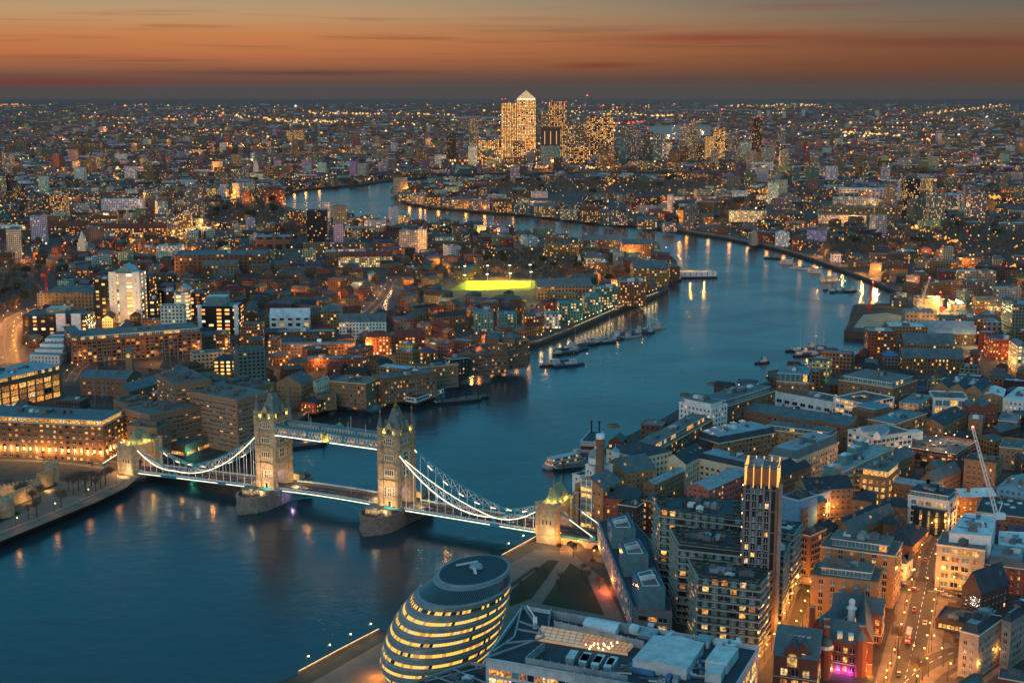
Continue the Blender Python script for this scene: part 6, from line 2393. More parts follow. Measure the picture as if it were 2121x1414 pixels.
# ================================================================ FARTHER BUILDINGS (x0, x1, top, base, depth, wall, roof, lit, bay, storey, label)
TB, OB, AB, WH_ = 'tower_block', 'office_tower', 'apartment_block', 'warehouse'
CWF = [  # the cluster of towers on the far bend
 (1038.6, 1070.5, 213, 4520, 40, 'cream', 'lead', .8, 3.6, 4.0, OB, 'square golden lit tower left of the pyramid-topped tower'),
 (1135.7, 1172.5, 211, 4620, 40, 'tan', 'felt', .6, 3.6, 4.2, OB, 'broad lit tower right of the pyramid tower with cranes before it'),
 (1121, 1137, 231, 4560, 30, 'conc', 'white', .35, 5, 5, 'building_site', 'unfinished tower with work lights between the two golden towers'),
 (991, 1039.5, 291, 4400, 40, 'cream', 'lead', .6, 4, 4, 'office_block', 'wide cream office block under the square golden tower'),
 (989, 1037, 322, 4330, 30, 'conc', 'lead', .5, 4, 4, 'office_block', 'low cream waterfront office with one bright storey'),
 (972, 991.5, 245, 4900, 26, 'grey', 'blue', .3, 3, 3.4, TB, 'slim grey tower with a blue lit crown'),
 (925.5, 945, 279, 4550, 26, 'black', 'dark', .1, 3, 3.4, TB, 'black glass tower left of the blue-crowned tower'),
 (970, 988.6, 303, 4250, 22, 'white', 'lead', .3, 3.4, 3.2, TB, 'white banded waterfront tower, the right of a pair'),
 (901, 923.6, 321, 4200, 22, 'white', 'lead', .3, 3.4, 3.2, TB, 'white banded waterfront tower, the left of a pair'),
 (925, 970, 331, 4230, 26, 'cream', 'green', .5, 5, 9, 'hotel', 'waterfront hotel with tall white bays and a green roof'),
 (1013, 1062, 283, 4600, 36, 'grey', 'teal', .35, 4, 4, 'office_block', 'grey office shoulder behind the wide cream block'),
 (1062, 1086, 293, 4400, 30, 'brown', 'felt', .5, 4, 4, 'office_block', 'brown office at the foot of the pyramid tower, left'),
 (1081, 1113, 310, 4360, 30, 'grey', 'lead', .6, 4, 4, 'office_block', 'grey office at the foot of the pyramid tower, right'),
 (1043, 1089, 327, 4320, 30, 'brown', 'slate', .35, 4, 4, 'office_block', 'low stepped brown office by the water below the pyramid tower'),
 (1179, 1224, 301, 4420, 34, 'conc', 'blue', .55, 4, 4, 'office_block', 'pale waterfront office with a blue roof edge'),
 (1175, 1190, 259, 4650, 26, 'grey', 'felt', .6, 3.5, 4, OB, 'narrow lit tower right of the broad golden tower'),
 (1190, 1215, 254, 4750, 26, 'conc', 'lead', .25, 3.5, 4, OB, 'pale concrete-cored tower among the crane lights'),
 (1215, 1241, 246, 4700, 30, 'black', 'dark', .45, 3.5, 4, OB, 'black tower with yellow windows, the left of two alike'),
 (1242, 1269.6, 244, 4700, 30, 'black', 'dark', .55, 3.5, 4, OB, 'black tower with yellow windows, the right of two alike'),
 (1238, 1273, 300, 4380, 26, 'brown', 'white', .3, 3.4, 3.4, AB, 'brown block with a white roof band in front of the black towers'),
 (1238, 1271, 318, 4200, 24, 'tan', 'white', .2, 3.4, 3.2, AB, 'tan stepped waterside flats with a white sloping edge'),
 (1271, 1286, 338, 4200, 22, 'tan', 'white', .2, 3.4, 3.2, AB, 'low end of the tan stepped waterside flats'),
 (1282, 1297, 287, 4450, 24, 'teal', 'teal', .15, 3.4, 3.4, TB, 'short green glass tower right of the stepped flats'),
 (1293.6, 1323, 260, 4550, 26, 'grey', 'lead', .25, 3.2, 3.3, TB, 'green-grey tower with a golden lit top edge'),
 (1353.7, 1370, 279, 4500, 22, 'teal', 'white', .3, 3, 3.3, TB, 'slender teal tower with white corner strips'),
 (1371, 1391, 295, 4600, 24, 'steel', 'lead', .5, 3.4, 3.6, OB, 'lit office tower right of the slender teal tower'),
 (1407, 1429, 261, 4600, 26, 'conc', 'tile', .3, 4, 3.3, TB, 'tower with tall white piers and a red crown'),
 (1429, 1443, 250, 4650, 22, 'conc', 'lead', .3, 3, 3.3, TB, 'tallest slim tower beside the white-piered tower'),
 (1408, 1424, 303, 4350, 20, 'red', 'tile', .2, 3, 3.2, TB, 'red-topped block below the white-piered tower'),
 (1442, 1453, 300, 4500, 20, 'black', 'dark', .35, 3, 3.4, TB, 'small black tower with yellow windows right of the slim tower'),
 (1460, 1476, 283, 4550, 24, 'tan', 'felt', .8, 3, 3.4, 'building_site', 'brightly lit tower under construction, lower of two'),
 (1477.5, 1500, 264, 4650, 26, 'tan', 'dark', .6, 3, 3.4, 'building_site', 'brightly lit tower under construction with dark top, taller of two'),
 (1473, 1487, 312, 4150, 20, 'conc', 'lead', .25, 3, 3, TB, 'concrete tower with pointed cap, first of four from the left'),
 (1546, 1563.5, 312, 4150, 20, 'conc', 'lead', .2, 3, 3, TB, 'concrete tower with pointed cap, second of four from the left'),
 (1614, 1632, 312, 4150, 20, 'conc', 'lead', .3, 3, 3, TB, 'concrete tower with pointed cap, third of four from the left'),
 (1678, 1694, 312, 4150, 20, 'conc', 'lead', .15, 3, 3, TB, 'concrete tower with pointed cap, last of four from the left'),
 (1509, 1530.5, 279, 4600, 24, 'grey', 'lead', .25, 3, 3.2, TB, 'grey tower between the lit building site and the dark red-lit tower'),
 (1533, 1554, 294, 4500, 24, 'steel', 'lead', .3, 3, 3.2, TB, 'pale grey tower just left of the dark red-lit tower'),
 (1555, 1575, 244, 4600, 24, 'black', 'dark', .2, 3, 3.3, TB, 'dark green tower with red lamps on top'),
 (1576.5, 1603.6, 307, 4400, 24, 'conc', 'lead', .3, 3, 3.2, AB, 'pale block right of the dark red-lit tower'),
 (1300.7, 1339.6, 335, 4150, 22, 'tan', 'white', .35, 3.4, 3.2, AB, 'tan waterfront flats below the golden-topped tower'),
 (1347, 1368, 337, 4150, 22, 'brown', 'felt', .3, 3.4, 3.2, AB, 'brown waterfront block below the slender teal tower'),
 (1382, 1422, 338, 4150, 22, 'tan', 'felt', .25, 3.4, 3.2, AB, 'tan waterfront block below the red-topped block'),
 (1438, 1482, 338, 4150, 22, 'brown', 'felt', .3, 3.4, 3.2, AB, 'long brown waterfront block below the building sites'),
 (1508, 1539, 336, 4150, 22, 'brown', 'felt', .25, 3.4, 3.2, AB, 'brown waterfront flats between two pointed concrete towers'),
 (1556, 1601, 336, 4140, 22, 'white', 'lead', .2, 5, 3.2, AB, 'white framed waterfront flats below the dark green tower'),
 (1640, 1672, 344, 4140, 22, 'white', 'lead', .2, 3.4, 3.2, AB, 'small white waterfront block left of the last pointed tower'),
]
for x0, x1, yt, dd, dp, wl_, rf, lit, bay, sto, nm, lb in CWF:
 if lit >= .45:
  bay, sto, lit, wl_ = bay * 1.5, sto * 1.1, min(1, lit * 1.25), 'brown' if wl_ in ('cream', 'tan', 'conc') else wl_
 front(x0, x1, yt, 0, dp, wl_, lb, par=(lit, bay, sto), rk=rf, name=nm, dist=dd, group='towers on the far river bend', cat='building' if nm in (AB, 'hotel') else 'tower')
ocs = front(1070.3, 1109, 208, 0, 46, 'brown', 'tallest golden tower topped by a lit pyramid', par=(.95, 5, 4.6), roof='pyr', rk='tan', name=OB, cat='tower', dist=4440, rise=30, group='towers on the far river bend')
m = MB()
m.box(ocs['c'].x, ocs['c'].y, ocs['z1'] - .5, ocs['w'] * .96, 44, 5.5, ocs['ang'], bottom=False)
b_ = m.build('lit_cornice', glow('pyramid_band', (1, .88, .6), 1.6))
b_.parent = ocs['o']
P = [Vector(p) for p in rect(ocs['c'].x, ocs['c'].y, ocs['w'] * 1.01, 47, ocs['ang'])]
m = MB()
for i in range(4):
 m.face([(*P[i], ocs['z1'] + 5.2), (*P[(i + 1) % 4], ocs['z1'] + 5.2), (ocs['c'].x, ocs['c'].y, ocs['z1'] + 31)])
PYR = bpy.data.materials.new('lit_pyramid')
PYR.use_nodes = True
k = NT(PYR.node_tree)
p = k.n('ShaderNodeBsdfPrincipled')
o = k.n('ShaderNodeOutputMaterial')
k.l(p.outputs[0], o.inputs[0])
vo = k.n('ShaderNodeTexVoronoi')
vo.inputs['Scale'].default_value = .3
g = k.n('ShaderNodeNewGeometry')
k.l(g.outputs['Position'], vo.inputs['Vector'])
p.inputs['Base Color'].default_value = (.3, .25, .18, 1)
p.inputs['Emission Color'].default_value = (1, .62, .2, 1)
k.l(k.mr(vo.outputs[0], .1, .8, 1.3, .15), p.inputs['Emission Strength'])
PYR.cycles.emission_sampling = 'NONE'
b_ = m.build('pyramid', PYR)
b_.parent = ocs['o']
# lattice-fronted tower
d = front(1119.7, 1160, 302, 0, 34, 'teal', 'teal glass tower wrapped in a white diagonal lattice with a dark red top under construction', par=(.1, 3, 3.4), rk='lead', name=TB, cat='tower', dist=4300, group='towers on the far river bend')
m = MB()
a_, b_ = d['P'][0], d['P'][1]
n_ = Vector(((b_ - a_).y, -(b_ - a_).x)).normalized() * .8
for k in range(-5, 9):
 for sg in (1, -1):
  pts = []
  for q in range(9):
   x = k / 6 + sg * q / 8 * .5
   if 0 <= x <= 1:
    pp = a_.lerp(b_, x) + n_
    pts.append((pp.x, pp.y, G + d['h'] * q / 8))
  for u1, u2 in zip(pts, pts[1:]):
   m.bar(u1, u2, .7)
lt = m.build('lattice', rmat('white'))
lt.parent = d['o']
m = MB()
m.box(d['c'].x, d['c'].y, d['z1'] - .6, d['w'] * .96, 32, 56, d['ang'], 0)
for q in (-.3, 0, .3):
 m.box(d['c'].x + q * d['w'], d['c'].y - 17, d['z1'] + 4, 2.0, .8, 40, d['ang'], 1)
tp = m.build('unfinished_floors', [wmat('dark'), glow('site_light', (1, .5, .2), 1.2)])
tp.parent = d['o']
for x0, x1, yt, yb, lb in ((1569, 1576, 230, 243, 'first'), (1588, 1594, 229, 245, 'second'), (1620, 1627, 231, 248, 'third'), (1660, 1666, 228, 244, 'fourth'), (1812, 1820, 229, 242, 'fifth')):
 front(x0, x1, yt, yb, 24, 'white', lb + ' pale tower from the left of the row far beyond the dark green tower', par=(.06, 4, 4), name=TB, cat='tower', rk='lead', clutter=False, group='pale towers on the far plain')

MID = [  # north of the river, far left
 (10, 29, 319, 366, 24, 'conc', 'lead', .3, 3, 3, TB, 'pale tower block at the far left edge, upper of two'),
 (-8, 14, 366, 409, 24, 'conc', 'lead', .35, 3, 3, TB, 'pale lit tower block at the far left edge, lower of two'),
 (14, 26, 360, 408, 20, 'black', 'dark', .1, 3, 3, TB, 'dark slab just right of the lower left-edge tower'),
 (157, 178, 347, 382, 22, 'white', 'white', .2, 3.4, 3, TB, 'white tower block left of the sodium-lit junction'),
 (261, 283, 345, 379, 22, 'white', 'lead', .35, 3.4, 3, TB, 'white banded tower block in the middle of the left plain'),
 (295, 307, 332, 351, 20, 'white', 'lead', .2, 3.4, 3, TB, 'small white tower behind the banded tower block'),
 (457, 472, 296, 323, 22, 'white', 'lead', .25, 3.4, 3, TB, 'white tower with lit edge, nearer of two in line'),
 (468, 479, 260, 281, 24, 'conc', 'lead', .15, 4, 4, TB, 'white tower with lit edge, farther of two in line'),
 (544, 561, 292, 323, 24, 'conc', 'lead', .3, 3, 3, TB, 'grey tower block left of the long lit hospital'),
 (594, 629, 270, 293, 30, 'tan', 'felt', .6, 3.5, 4, 'hospital', 'broad tan lit block under a far crane'),
 (629, 645, 342, 366, 22, 'white', 'white', .1, 3.4, 3, TB, 'plain white tower near the river bend, left of a pair'),
 (658, 676, 338, 362, 22, 'white', 'white', .1, 3.4, 3, TB, 'plain white tower near the river bend, right of a pair'),
 (493, 515, 350, 379, 22, 'grey', 'green', .35, 3, 3, TB, 'grey-green framed tower left of the white pair'),
 (109, 140, 402, 448, 26, 'brown', 'felt', .55, 3, 2.9, TB, 'brown tower block with a column of yellow windows'),
 (385, 422, 394, 455, 26, 'grey', 'felt', .25, 3, 3, TB, 'large dark grey tower block standing alone left of the river'),
 (213, 300, 413, 440, 26, 'white', 'white', .2, 3.4, 3.2, AB, 'long white slab of flats with stepped ends'),
 (157, 185, 421, 443, 24, 'white', 'lead', .25, 3.4, 3.2, AB, 'square white block left of the long white slab'),
 (383, 399, 333, 353, 20, 'black', 'lead', .3, 3, 3, TB, 'dark tower with white corner in the left plain'),
 (239, 264, 319, 336, 24, 'white', 'white', .15, 4, 4, AB, 'white stepped block beyond the banded tower'),
 (520, 545, 317, 336, 24, 'white', 'white', .25, 4, 4, AB, 'white block of flats beyond the grey-green tower'),
 (452, 469, 391, 412, 22, 'white', 'white', .15, 4, 3.5, AB, 'white gable-ended block by the tree belt'),
 (323, 371, 450, 473, 24, 'conc', 'felt', .5, 3, 3, AB, 'pale flats with many lit windows on the main road'),
 (370, 399, 443, 478, 22, 'tan', 'felt', .45, 3, 3, AB, 'tan corner tower of flats on the main road'),
 (185, 244, 454, 471, 20, 'red', 'tile', .5, 2.6, 3, AB, 'long dark red flats with white window rows'),
 (188, 347, 473, 493, 22, 'red', 'tile', .45, 3, 3.2, AB, 'very long red-roofed flats behind the white church tower'),
 (60, 180, 470, 488, 26, 'red', 'tile', .3, 3, 3.2, AB, 'long red-roofed flats left of the white church tower'),
 (0, 50, 468, 484, 20, 'white', 'white', .3, 3, 3.2, AB, 'white flats at the left edge by the railway'),
 (327, 381, 509, 537, 22, 'white', 'lead', .35, 3.2, 3.2, AB, 'white rendered flats beside the bright road'),
 (300, 326, 512, 536, 22, 'tan', 'felt', .4, 3.2, 3.2, AB, 'tan flats on the left of the white rendered flats'),
 (381, 410, 511, 532, 22, 'brown', 'felt', .3, 3.2, 3.2, AB, 'brown flats on the right of the white rendered flats'),
 (366, 561, 528, 563, 60, 'brown', 'slate', .12, 6, 5, 'dock_warehouse', 'huge low dock warehouse with a ribbed grey roof'),
 (422, 495, 549, 568, 18, 'tan', 'felt', .2, 5, 4, WH_, 'tan dock entrance range with lit roof boats in front of the huge warehouse'),
 (530, 606, 491, 523, 40, 'brown', 'lead', .02, 14, 16, 'pumping_station', 'windowless brown brick hall with tall arches'),
 (828, 866, 478, 523, 20, 'steel', 'lead', .15, 2.6, 3, TB, 'pale grid-fronted slab of flats mid-river'),
 (866, 884, 476, 524, 20, 'cream', 'felt', .95, 2.6, 3, TB, 'bright yellow lit end of the pale grid-fronted slab'),
 (671, 757, 505, 533, 22, 'brown', 'felt', .35, 3, 3.2, AB, 'brown and white flats with a corner of lit windows'),
 (700, 757, 516, 534, 8, 'white', 'felt', .3, 4, 3.2, AB, 'white framed low flats in front of the brown ones'),
 (701, 814, 532, 553, 20, 'cream', 'tile', .7, 2.8, 3.2, AB, 'long red-roofed flats with rows of yellow windows'),
 (754, 801, 456, 475, 22, 'white', 'lead', .3, 3, 3.2, AB, 'white gridded flats near the far river edge'),
 (703, 778, 472, 493, 28, 'brown', 'lead', .4, 3, 3.2, AB, 'terraced flats stepping down with lit bands'),
 (637, 681, 436, 512, 24, 'black', 'dark', .2, 3, 3.4, 'building_site', 'dark tower wrapped in green netting left of the river flats'),
 (695, 705, 478, 500, 12, 'cream', 'felt', .95, 4, 4, TB, 'narrow yellow lit stair tower near the green netted tower'),
 (596, 628, 437, 470, 24, 'red', 'felt', .3, 3, 3, AB, 'red brick flats by the river lock'),
 (545, 590, 394, 420, 24, 'red', 'tile', .15, 3, 3, AB, 'red brick riverside blocks at the river bend'),
 (444, 476, 690, 724, 18, 'brown', 'felt', .35, 2.6, 3, AB, 'brown lit flats at the right end of the dock, left half'),
 (500, 548, 672, 722, 18, 'brown', 'felt', .35, 2.6, 3, AB, 'tall brown lit flats at the right end of the dock'),
 (444, 500, 748, 776, 16, 'dark', 'dark', .95, 5, 3.2, 'pub', 'dark timber dock inn with three glowing galleries'),
 (576, 695, 686, 712, 14, 'brown', 'lead', .2, 3, 3, 'terrace', 'row of brown maisonettes under pale roof boxes, farthest of three'),
 (569, 738, 712, 738, 14, 'brown', 'lead', .22, 3, 3, 'terrace', 'row of brown maisonettes under pale roof boxes, middle of three'),
 (632, 752, 741, 766, 14, 'brown', 'lead', .25, 3, 3, 'terrace', 'row of brown maisonettes under pale roof boxes, nearest of three'),
 (556, 584, 704, 745, 16, 'brown', 'felt', .3, 3, 3, AB, 'brown stair block at the left end of the maisonette rows'),
 (757, 812, 698, 734, 16, 'red', 'tile', .45, 3, 3, 'tenement', 'red brick gallery flats with lit landings, left of a pair'),
 (818, 882, 698, 730, 16, 'red', 'tile', .4, 3, 3, 'tenement', 'red brick gallery flats with lit landings, right of a pair'),
 (596, 640, 752, 772, 14, 'dark', 'dark', .2, 3, 3, WH_, 'dark gabled sheds behind the dock hotel'),
 # Wapping waterfront
 (980, 1022, 648, 692, 26, 'teal', 'teal', .2, 3, 3, AB, 'curved green glass flats, left of a pair by the basin'),
 (1028, 1071, 652, 692, 26, 'teal', 'teal', .25, 3, 3, AB, 'curved green glass flats, right of a pair by the basin'),
 (1127, 1160, 652, 680, 22, 'white', 'teal', .45, 3, 3, AB, 'small white glazed corner block at the riverside garden'),
 (1153, 1206, 628, 668, 24, 'teal', 'teal', .3, 3, 3, AB, 'lowest of three stepped green glass riverside drums'),
 (1205, 1246, 613, 654, 24, 'teal', 'teal', .3, 3, 3, AB, 'middle of three stepped green glass riverside drums'),
 (1228, 1279, 596, 642, 26, 'teal', 'green', .35, 3, 3, AB, 'tallest of three stepped green glass riverside drums'),
 (1279, 1337, 584, 633, 22, 'brown', 'lead', .3, 2.6, 3, AB, 'brown balconied riverside flats with white roof frames'),
 (1082, 1128, 656, 688, 18, 'red', 'slate', .3, 3, 3.4, 'terrace', 'orange lit brick terrace facing the riverside garden'),
 (1306, 1383, 556, 594, 26, 'tan', 'slate', .2, 3.2, 3.4, WH_, 'large tan waterside warehouse at the tip of the north bank'),
 (1383, 1407, 552, 578, 20, 'brown', 'slate', .2, 3, 3.2, WH_, 'brown warehouse beside the police pontoon'),
 (1108, 1225, 594, 619, 26, 'tan', 'slate', .2, 4, 4, WH_, 'tan shed with a gabled centre behind the green drums'),
 (1205, 1253, 535, 556, 20, 'cream', 'slate', .5, 3, 3.2, AB, 'pale lit flats beside the small church spire'),
 (1127, 1200, 506, 530, 22, 'tan', 'felt', .3, 3, 3.2, AB, 'tan balconied flats behind the park trees'),
 (1130, 1180, 487, 508, 20, 'tan', 'felt', .35, 3, 3.2, AB, 'tan flats with lit bands by the far river edge'),
 (1205, 1282, 497, 520, 20, 'brown', 'slate', .25, 3.2, 3.4, WH_, 'brown waterside warehouse row on the far side of the north bank'),
 (1285, 1347, 506, 535, 20, 'tan', 'slate', .2, 3.2, 3.4, WH_, 'tan gabled warehouse near the north bank tip'),
 (664, 711, 645, 682, 26, 'tan', 'slate', .12, 3.2, 3.2, AB, 'tan square flats with a grey hipped roof by the basin'),
 (702, 802, 666, 702, 20, 'white', 'slate', .15, 3.2, 3.2, AB, 'white and tan flats under twin slate roofs'),
 (560, 645, 658, 690, 24, 'white', 'white', .1, 8, 6, WH_, 'low white-roofed warehouse pair by the black office'),
]
for x0, x1, yt, yb, dp, wl_, rf, lit, bay, sto, nm, lb in MID:
 pitched = nm in (WH_, 'pub') or rf in ('tile',) or (rf == 'slate' and nm == AB)
 ca = 'tower' if nm in (TB, 'building_site') else 'building'
 front(x0, x1, yt, yb, dp, wl_, lb, par=(lit, bay, sto), rk=rf, name=nm, cat=ca, roof='hip' if (pitched and x1 - x0 < 60) else 'gable' if pitched else 'flat', yaw=0 if nm == TB else .08)

SB = [  # south bank, farther right
 (1866, 1898, 371, 452, 26, 'black', 'dark', .3, 3, 3.1, TB, 'tall dark brown tower with yellow window columns by the white crane'),
 (1919, 1951, 400, 461, 24, 'conc', 'white', .35, 3, 3, TB, 'white balconied tower block, left of a twin pair'),
 (2004, 2036, 400, 461, 24, 'conc', 'white', .35, 3, 3, TB, 'white balconied tower block, right of a twin pair'),
 (1899, 1922, 397, 440, 24, 'grey', 'lead', .02, 3, 4, TB, 'windowless grey slab beside the tall dark tower'),
 (1980, 2058, 562, 596, 18, 'conc', 'white', .2, 3.4, 3, AB, 'white slab of flats above the brick gabled houses'),
 (1869, 1931, 645, 676, 22, 'conc', 'lead', .1, 4, 4.4, AB, 'pale new block with a grid of deep windows by the river pit'),
 (1936, 2034, 660, 703, 24, 'tan', 'felt', .3, 3, 3, AB, 'tan flats with pale balconies below the floodlit site'),
 (1789, 1850, 686, 744, 24, 'red', 'lead', .25, 2.8, 3, AB, 'bright red riverside block with dark glass corners'),
 (1832, 1915, 676, 715, 30, 'tan', 'white', .15, 3, 3.1, AB, 'tan flats with white sheet roofs behind the red riverside block'),
 (1864, 1972, 712, 748, 24, 'tan', 'slate', .3, 2.8, 3, WH_, 'tan warehouse flats with a glazed attic storey'),
 (1862, 1990, 741, 772, 20, 'brown', 'slate', .3, 3, 3.2, WH_, 'long brown warehouse with a row of rooflights and a chimney stub'),
 (1826, 1859, 737, 761, 14, 'grey', 'blue', .1, 3, 3, 'house', 'small square grey house with a blue roof edge'),
 (1900, 2015, 690, 712, 30, 'dark', 'lead', .15, 3, 3.2, 'workshop', 'dark workshops with white roof vents near the lit alley'),
 (2040, 2090, 702, 744, 24, 'red', 'slate', .35, 2.6, 3, AB, 'dark red flats with rows of pale windows at the right'),
 (2092, 2125, 718, 772, 30, 'cream', 'felt', .75, 4, 3, AB, 'slanting block with lit yellow balconies at the right edge'),
 (2082, 2125, 630, 702, 30, 'grey', 'lead', .1, 3, 3.2, TB, 'tall grey ribbed block at the right edge'),
 (2032, 2068, 668, 706, 26, 'grey', 'white', .05, 5, 5, AB, 'blank grey block with a white flank near the floodlit site'),
 (1893, 1948, 618, 641, 20, 'tan', 'slate', .5, 3, 3, AB, 'lit tan flats behind the site cranes'),
 (1963, 1995, 630, 650, 20, 'brown', 'slate', .4, 3, 3, AB, 'brown flats beyond the floodlights'),
 (1800, 1882, 526, 545, 18, 'tan', 'slate', .3, 3, 3.2, AB, 'tan riverside flats with three small gables'),
 (1719, 1742, 526, 544, 14, 'white', 'slate', .15, 4, 3.4, 'house', 'lone white house by the river bank'),
 (1605, 1634, 482, 511, 18, 'white', 'white', .3, 3, 3, AB, 'white modernist riverside flats'),
 (1640, 1662, 496, 518, 16, 'red', 'tile', .4, 3, 3, 'warehouse', 'orange lit red warehouse beside the white riverside flats'),
 (1509, 1587, 437, 460, 20, 'cream', 'felt', .7, 2.8, 3, AB, 'long yellow lit flats among dark trees'),
 (1578, 1636, 447, 466, 20, 'brown', 'felt', .3, 3, 3, AB, 'brown flats right of the long yellow lit flats'),
 (1702, 1862, 428, 456, 30, 'tan', 'felt', .2, 5, 4, AB, 'very long tan block with pale vertical bays'),
 (1725, 1817, 410, 429, 30, 'cream', 'white', .25, 4, 4, AB, 'stepped pale flats behind the very long tan block'),
 (1733, 1855, 391, 409, 50, 'steel', 'white', .1, 8, 6, 'factory', 'white and green printing works among the far roofs'),
 (1695, 1792, 446, 463, 20, 'cream', 'felt', .6, 2.6, 3, AB, 'lit low flats before the very long tan block'),
 (1950, 2002, 403, 420, 50, 'steel', 'lead', .05, 9, 6, 'stadium', 'grey stadium roof between the twin towers'),
 (2068, 2121, 462, 478, 22, 'conc', 'white', .1, 4, 3.6, AB, 'long pale block at the right edge before the dark trees'),
 (1690, 1712, 358, 372, 20, 'white', 'white', .5, 3, 3, AB, 'white lit block on the near side of the far reach'),
 (1708, 1770, 356, 374, 20, 'tan', 'slate', .4, 4, 3.4, AB, 'tan arched block on the near side of the far reach'),
]
for x0, x1, yt, yb, dp, wl_, rf, lit, bay, sto, nm, lb in SB:
 pitched = nm in (WH_, 'terrace', 'house', 'workshop') or rf in ('tile',)
 front(x0, x1, yt, yb, dp, wl_, lb, par=(lit, bay, sto), rk=rf, name=nm, cat='tower' if nm == TB else 'building', roof='hip' if (pitched and x1 - x0 < 60) else 'gable' if pitched else 'flat', yaw=0 if nm == TB else -.1)
# flats along the tip of the peninsula, warm lit fronts over the water
rr = random.Random(21)
for i, (x0, x1, yt, yb) in enumerate(((824, 852, 403, 417), (854, 880, 406, 422), (882, 912, 409, 427), (914, 938, 411, 430), (940, 972, 413, 432), (974, 1014, 414, 436), (1022, 1060, 418, 440), (1064, 1098, 424, 443), (1106, 1150, 428, 449), (1160, 1196, 434, 455), (1204, 1240, 436, 460), (1250, 1300, 441, 466), (1320, 1360, 455, 474), (1372, 1400, 462, 480))):
 front(x0, x1, yt, yb, 16, ('tan', 'conc', 'brown', 'grey')[i % 4], '%s flats at the water edge of the peninsula, number %s along from the tip' % (('tan', 'pale', 'brown', 'grey')[i % 4], ('one two three four five six seven eight nine ten eleven twelve thirteen fourteen'.split())[i]),
          par=(.4, 3, 3), rk=('slate', 'lead', 'tile', 'felt')[i % 4], roof=('gable', 'flat')[i % 2], name='riverside_flats', group='lit flats along the peninsula bank', lift=0)

def church(px, py, yt, w, label, wall='cream', spire='white'):
 c = at(px, py)
 h = zat(c.x, c.y, yt) - G
 r = empty('church', (c.x, c.y, G), label, 'church')
 take(c.x, c.y, w, w, 0, 8)
 m = MB()
 m.box(c.x, c.y, G, w, w, h * .5)
 m.box(c.x, c.y, G + h * .5, w * .75, w * .75, h * .18)
 m.box(c.x, c.y, G + h * .5, w * 1.1, w * 1.1, .8)
 m.build('tower', wmat(wall), r)
 m = MB()
 m.frustum(c.x, c.y, G + h * .68, G + h * .8, w * .36, w * .3, 8, sm=False)
 m.frustum(c.x, c.y, G + h * .8, G + h, w * .26, .1, 8, sm=False)
 m.build('spire', rmat(spire), r)
 m, q = MB(), MB()
 P = [Vector(p) for p in rect(c.x + w * .2, c.y + w * 1.5, w * 1.5, w * 2.2)]
 m.prism([tuple(p) for p in P], G, G + h * .28)
 gable_faces(q, m, P, G + h * .28, h * .1, 1)
 m.build('nave', wmat(wall), r)
 q.build('roof', rmat('slate'), r)

church(172, 528, 478, 12, 'white stone church with a tall stepped tower among dark trees')
church(1561, 508, 462, 9, 'grey church with a slender spire by the outer river bank', 'stone', 'slate')
church(1200, 562, 527, 7, 'small brick church with a white spire in the park behind the pitch', 'brown', 'white')
church(531, 362, 330, 14, 'pale church tower on the plain between the white tower blocks')
# north bank, the warehouses facing the pool
blk(zz(Zj, (452, 245), (625, 258), (710, 218)), 19, 'tan', 'tan brick warehouse with a round gable window by the lock', roof='gable', axis=1, rk='slate', name='warehouse', lit=.08, rise=6)
blk(zz(Zj, (714, 235), (735, 252), (828, 222), (815, 200)), 20, 'cream', 'cream gabled warehouse front between two tan brick ones', roof='flat', rk='slate', name='warehouse', lit=.05, plant=1)
blk(zz(Zj, (826, 232), (1085, 252), (1200, 208)), 19, 'tan', 'angular tan brick waterside block with bay turret', rk='felt', name='warehouse', lit=.12, plant=4)
blk(zz(Zj, (690, 320), (742, 340), (842, 308)), 12, 'tan', 'low tan range with uplit wall at the lock mouth', rk='felt', name='warehouse', lit=.2, plant=2)
blk(zz(Zj, (612, 378), (735, 392), (745, 345)), 8, 'red', 'small red brick pub strung with orange lights', roof='hip', rk='dark', name='pub', lit=.7, rise=3)
blk(zz(Zj, (275, 310), (330, 335), (390, 305)), 12, 'pink', 'small pale pink gabled house behind the north bridge tower', roof='gable', axis=1, rk='green', name='house', lit=.05)
blk(zz(Zj, (1130, 185), (1205, 215), (1450, 118)), 20, 'brown', 'brown waterside flats with white window frames and a patterned roof', rk='slate', lit=.15, pale=.6, plant=5, bay=2.6, ww=1.2)
blk(zz(Zj, (1452, 130), (1470, 138), (1662, 78)), 19, 'tan', 'tan waterside flats with blue roof sheeting and uplit arches', rk='blue', lit=.25, plant=5, bay=2.6, ww=1.2)
blk(zz(Zj, (1640, 62), (1690, 80), (1745, 40)), 18, 'black', 'narrow black and white house between the tan flats and the blue balconies', rk='slate', lit=.2, name='house', plant=1)
blk(zz(Zf, (1345, 945), (1360, 955), (1578, 880)), 18, 'brown', 'brown waterside flats with rows of bright blue balconies', rk='slate', lit=.2, plant=3, bay=2.8, ww=1.5)
bt = blk(zz(Zf, (1560, 862), (1640, 880), (1735, 842)), 24, 'brown', 'brown twin-towered waterside warehouse with pyramid caps and blue balconies', rk='slate', lit=.15, name='warehouse', plant=0)
for q in ((1590, 850), (1690, 850)):
 c = at(*Zf(*q), G + 26)
 m = MB()
 m.box(c.x, c.y, G + 22, 13, 11, 5, -.4)
 m.frustum(c.x, c.y, G + 27, G + 32, 9, .3, 4, 1, sm=False, ang=PI / 4 - .4)
 m.build('pyramid_cap', [wmat('brown'), rmat('slate')], bt['root'])
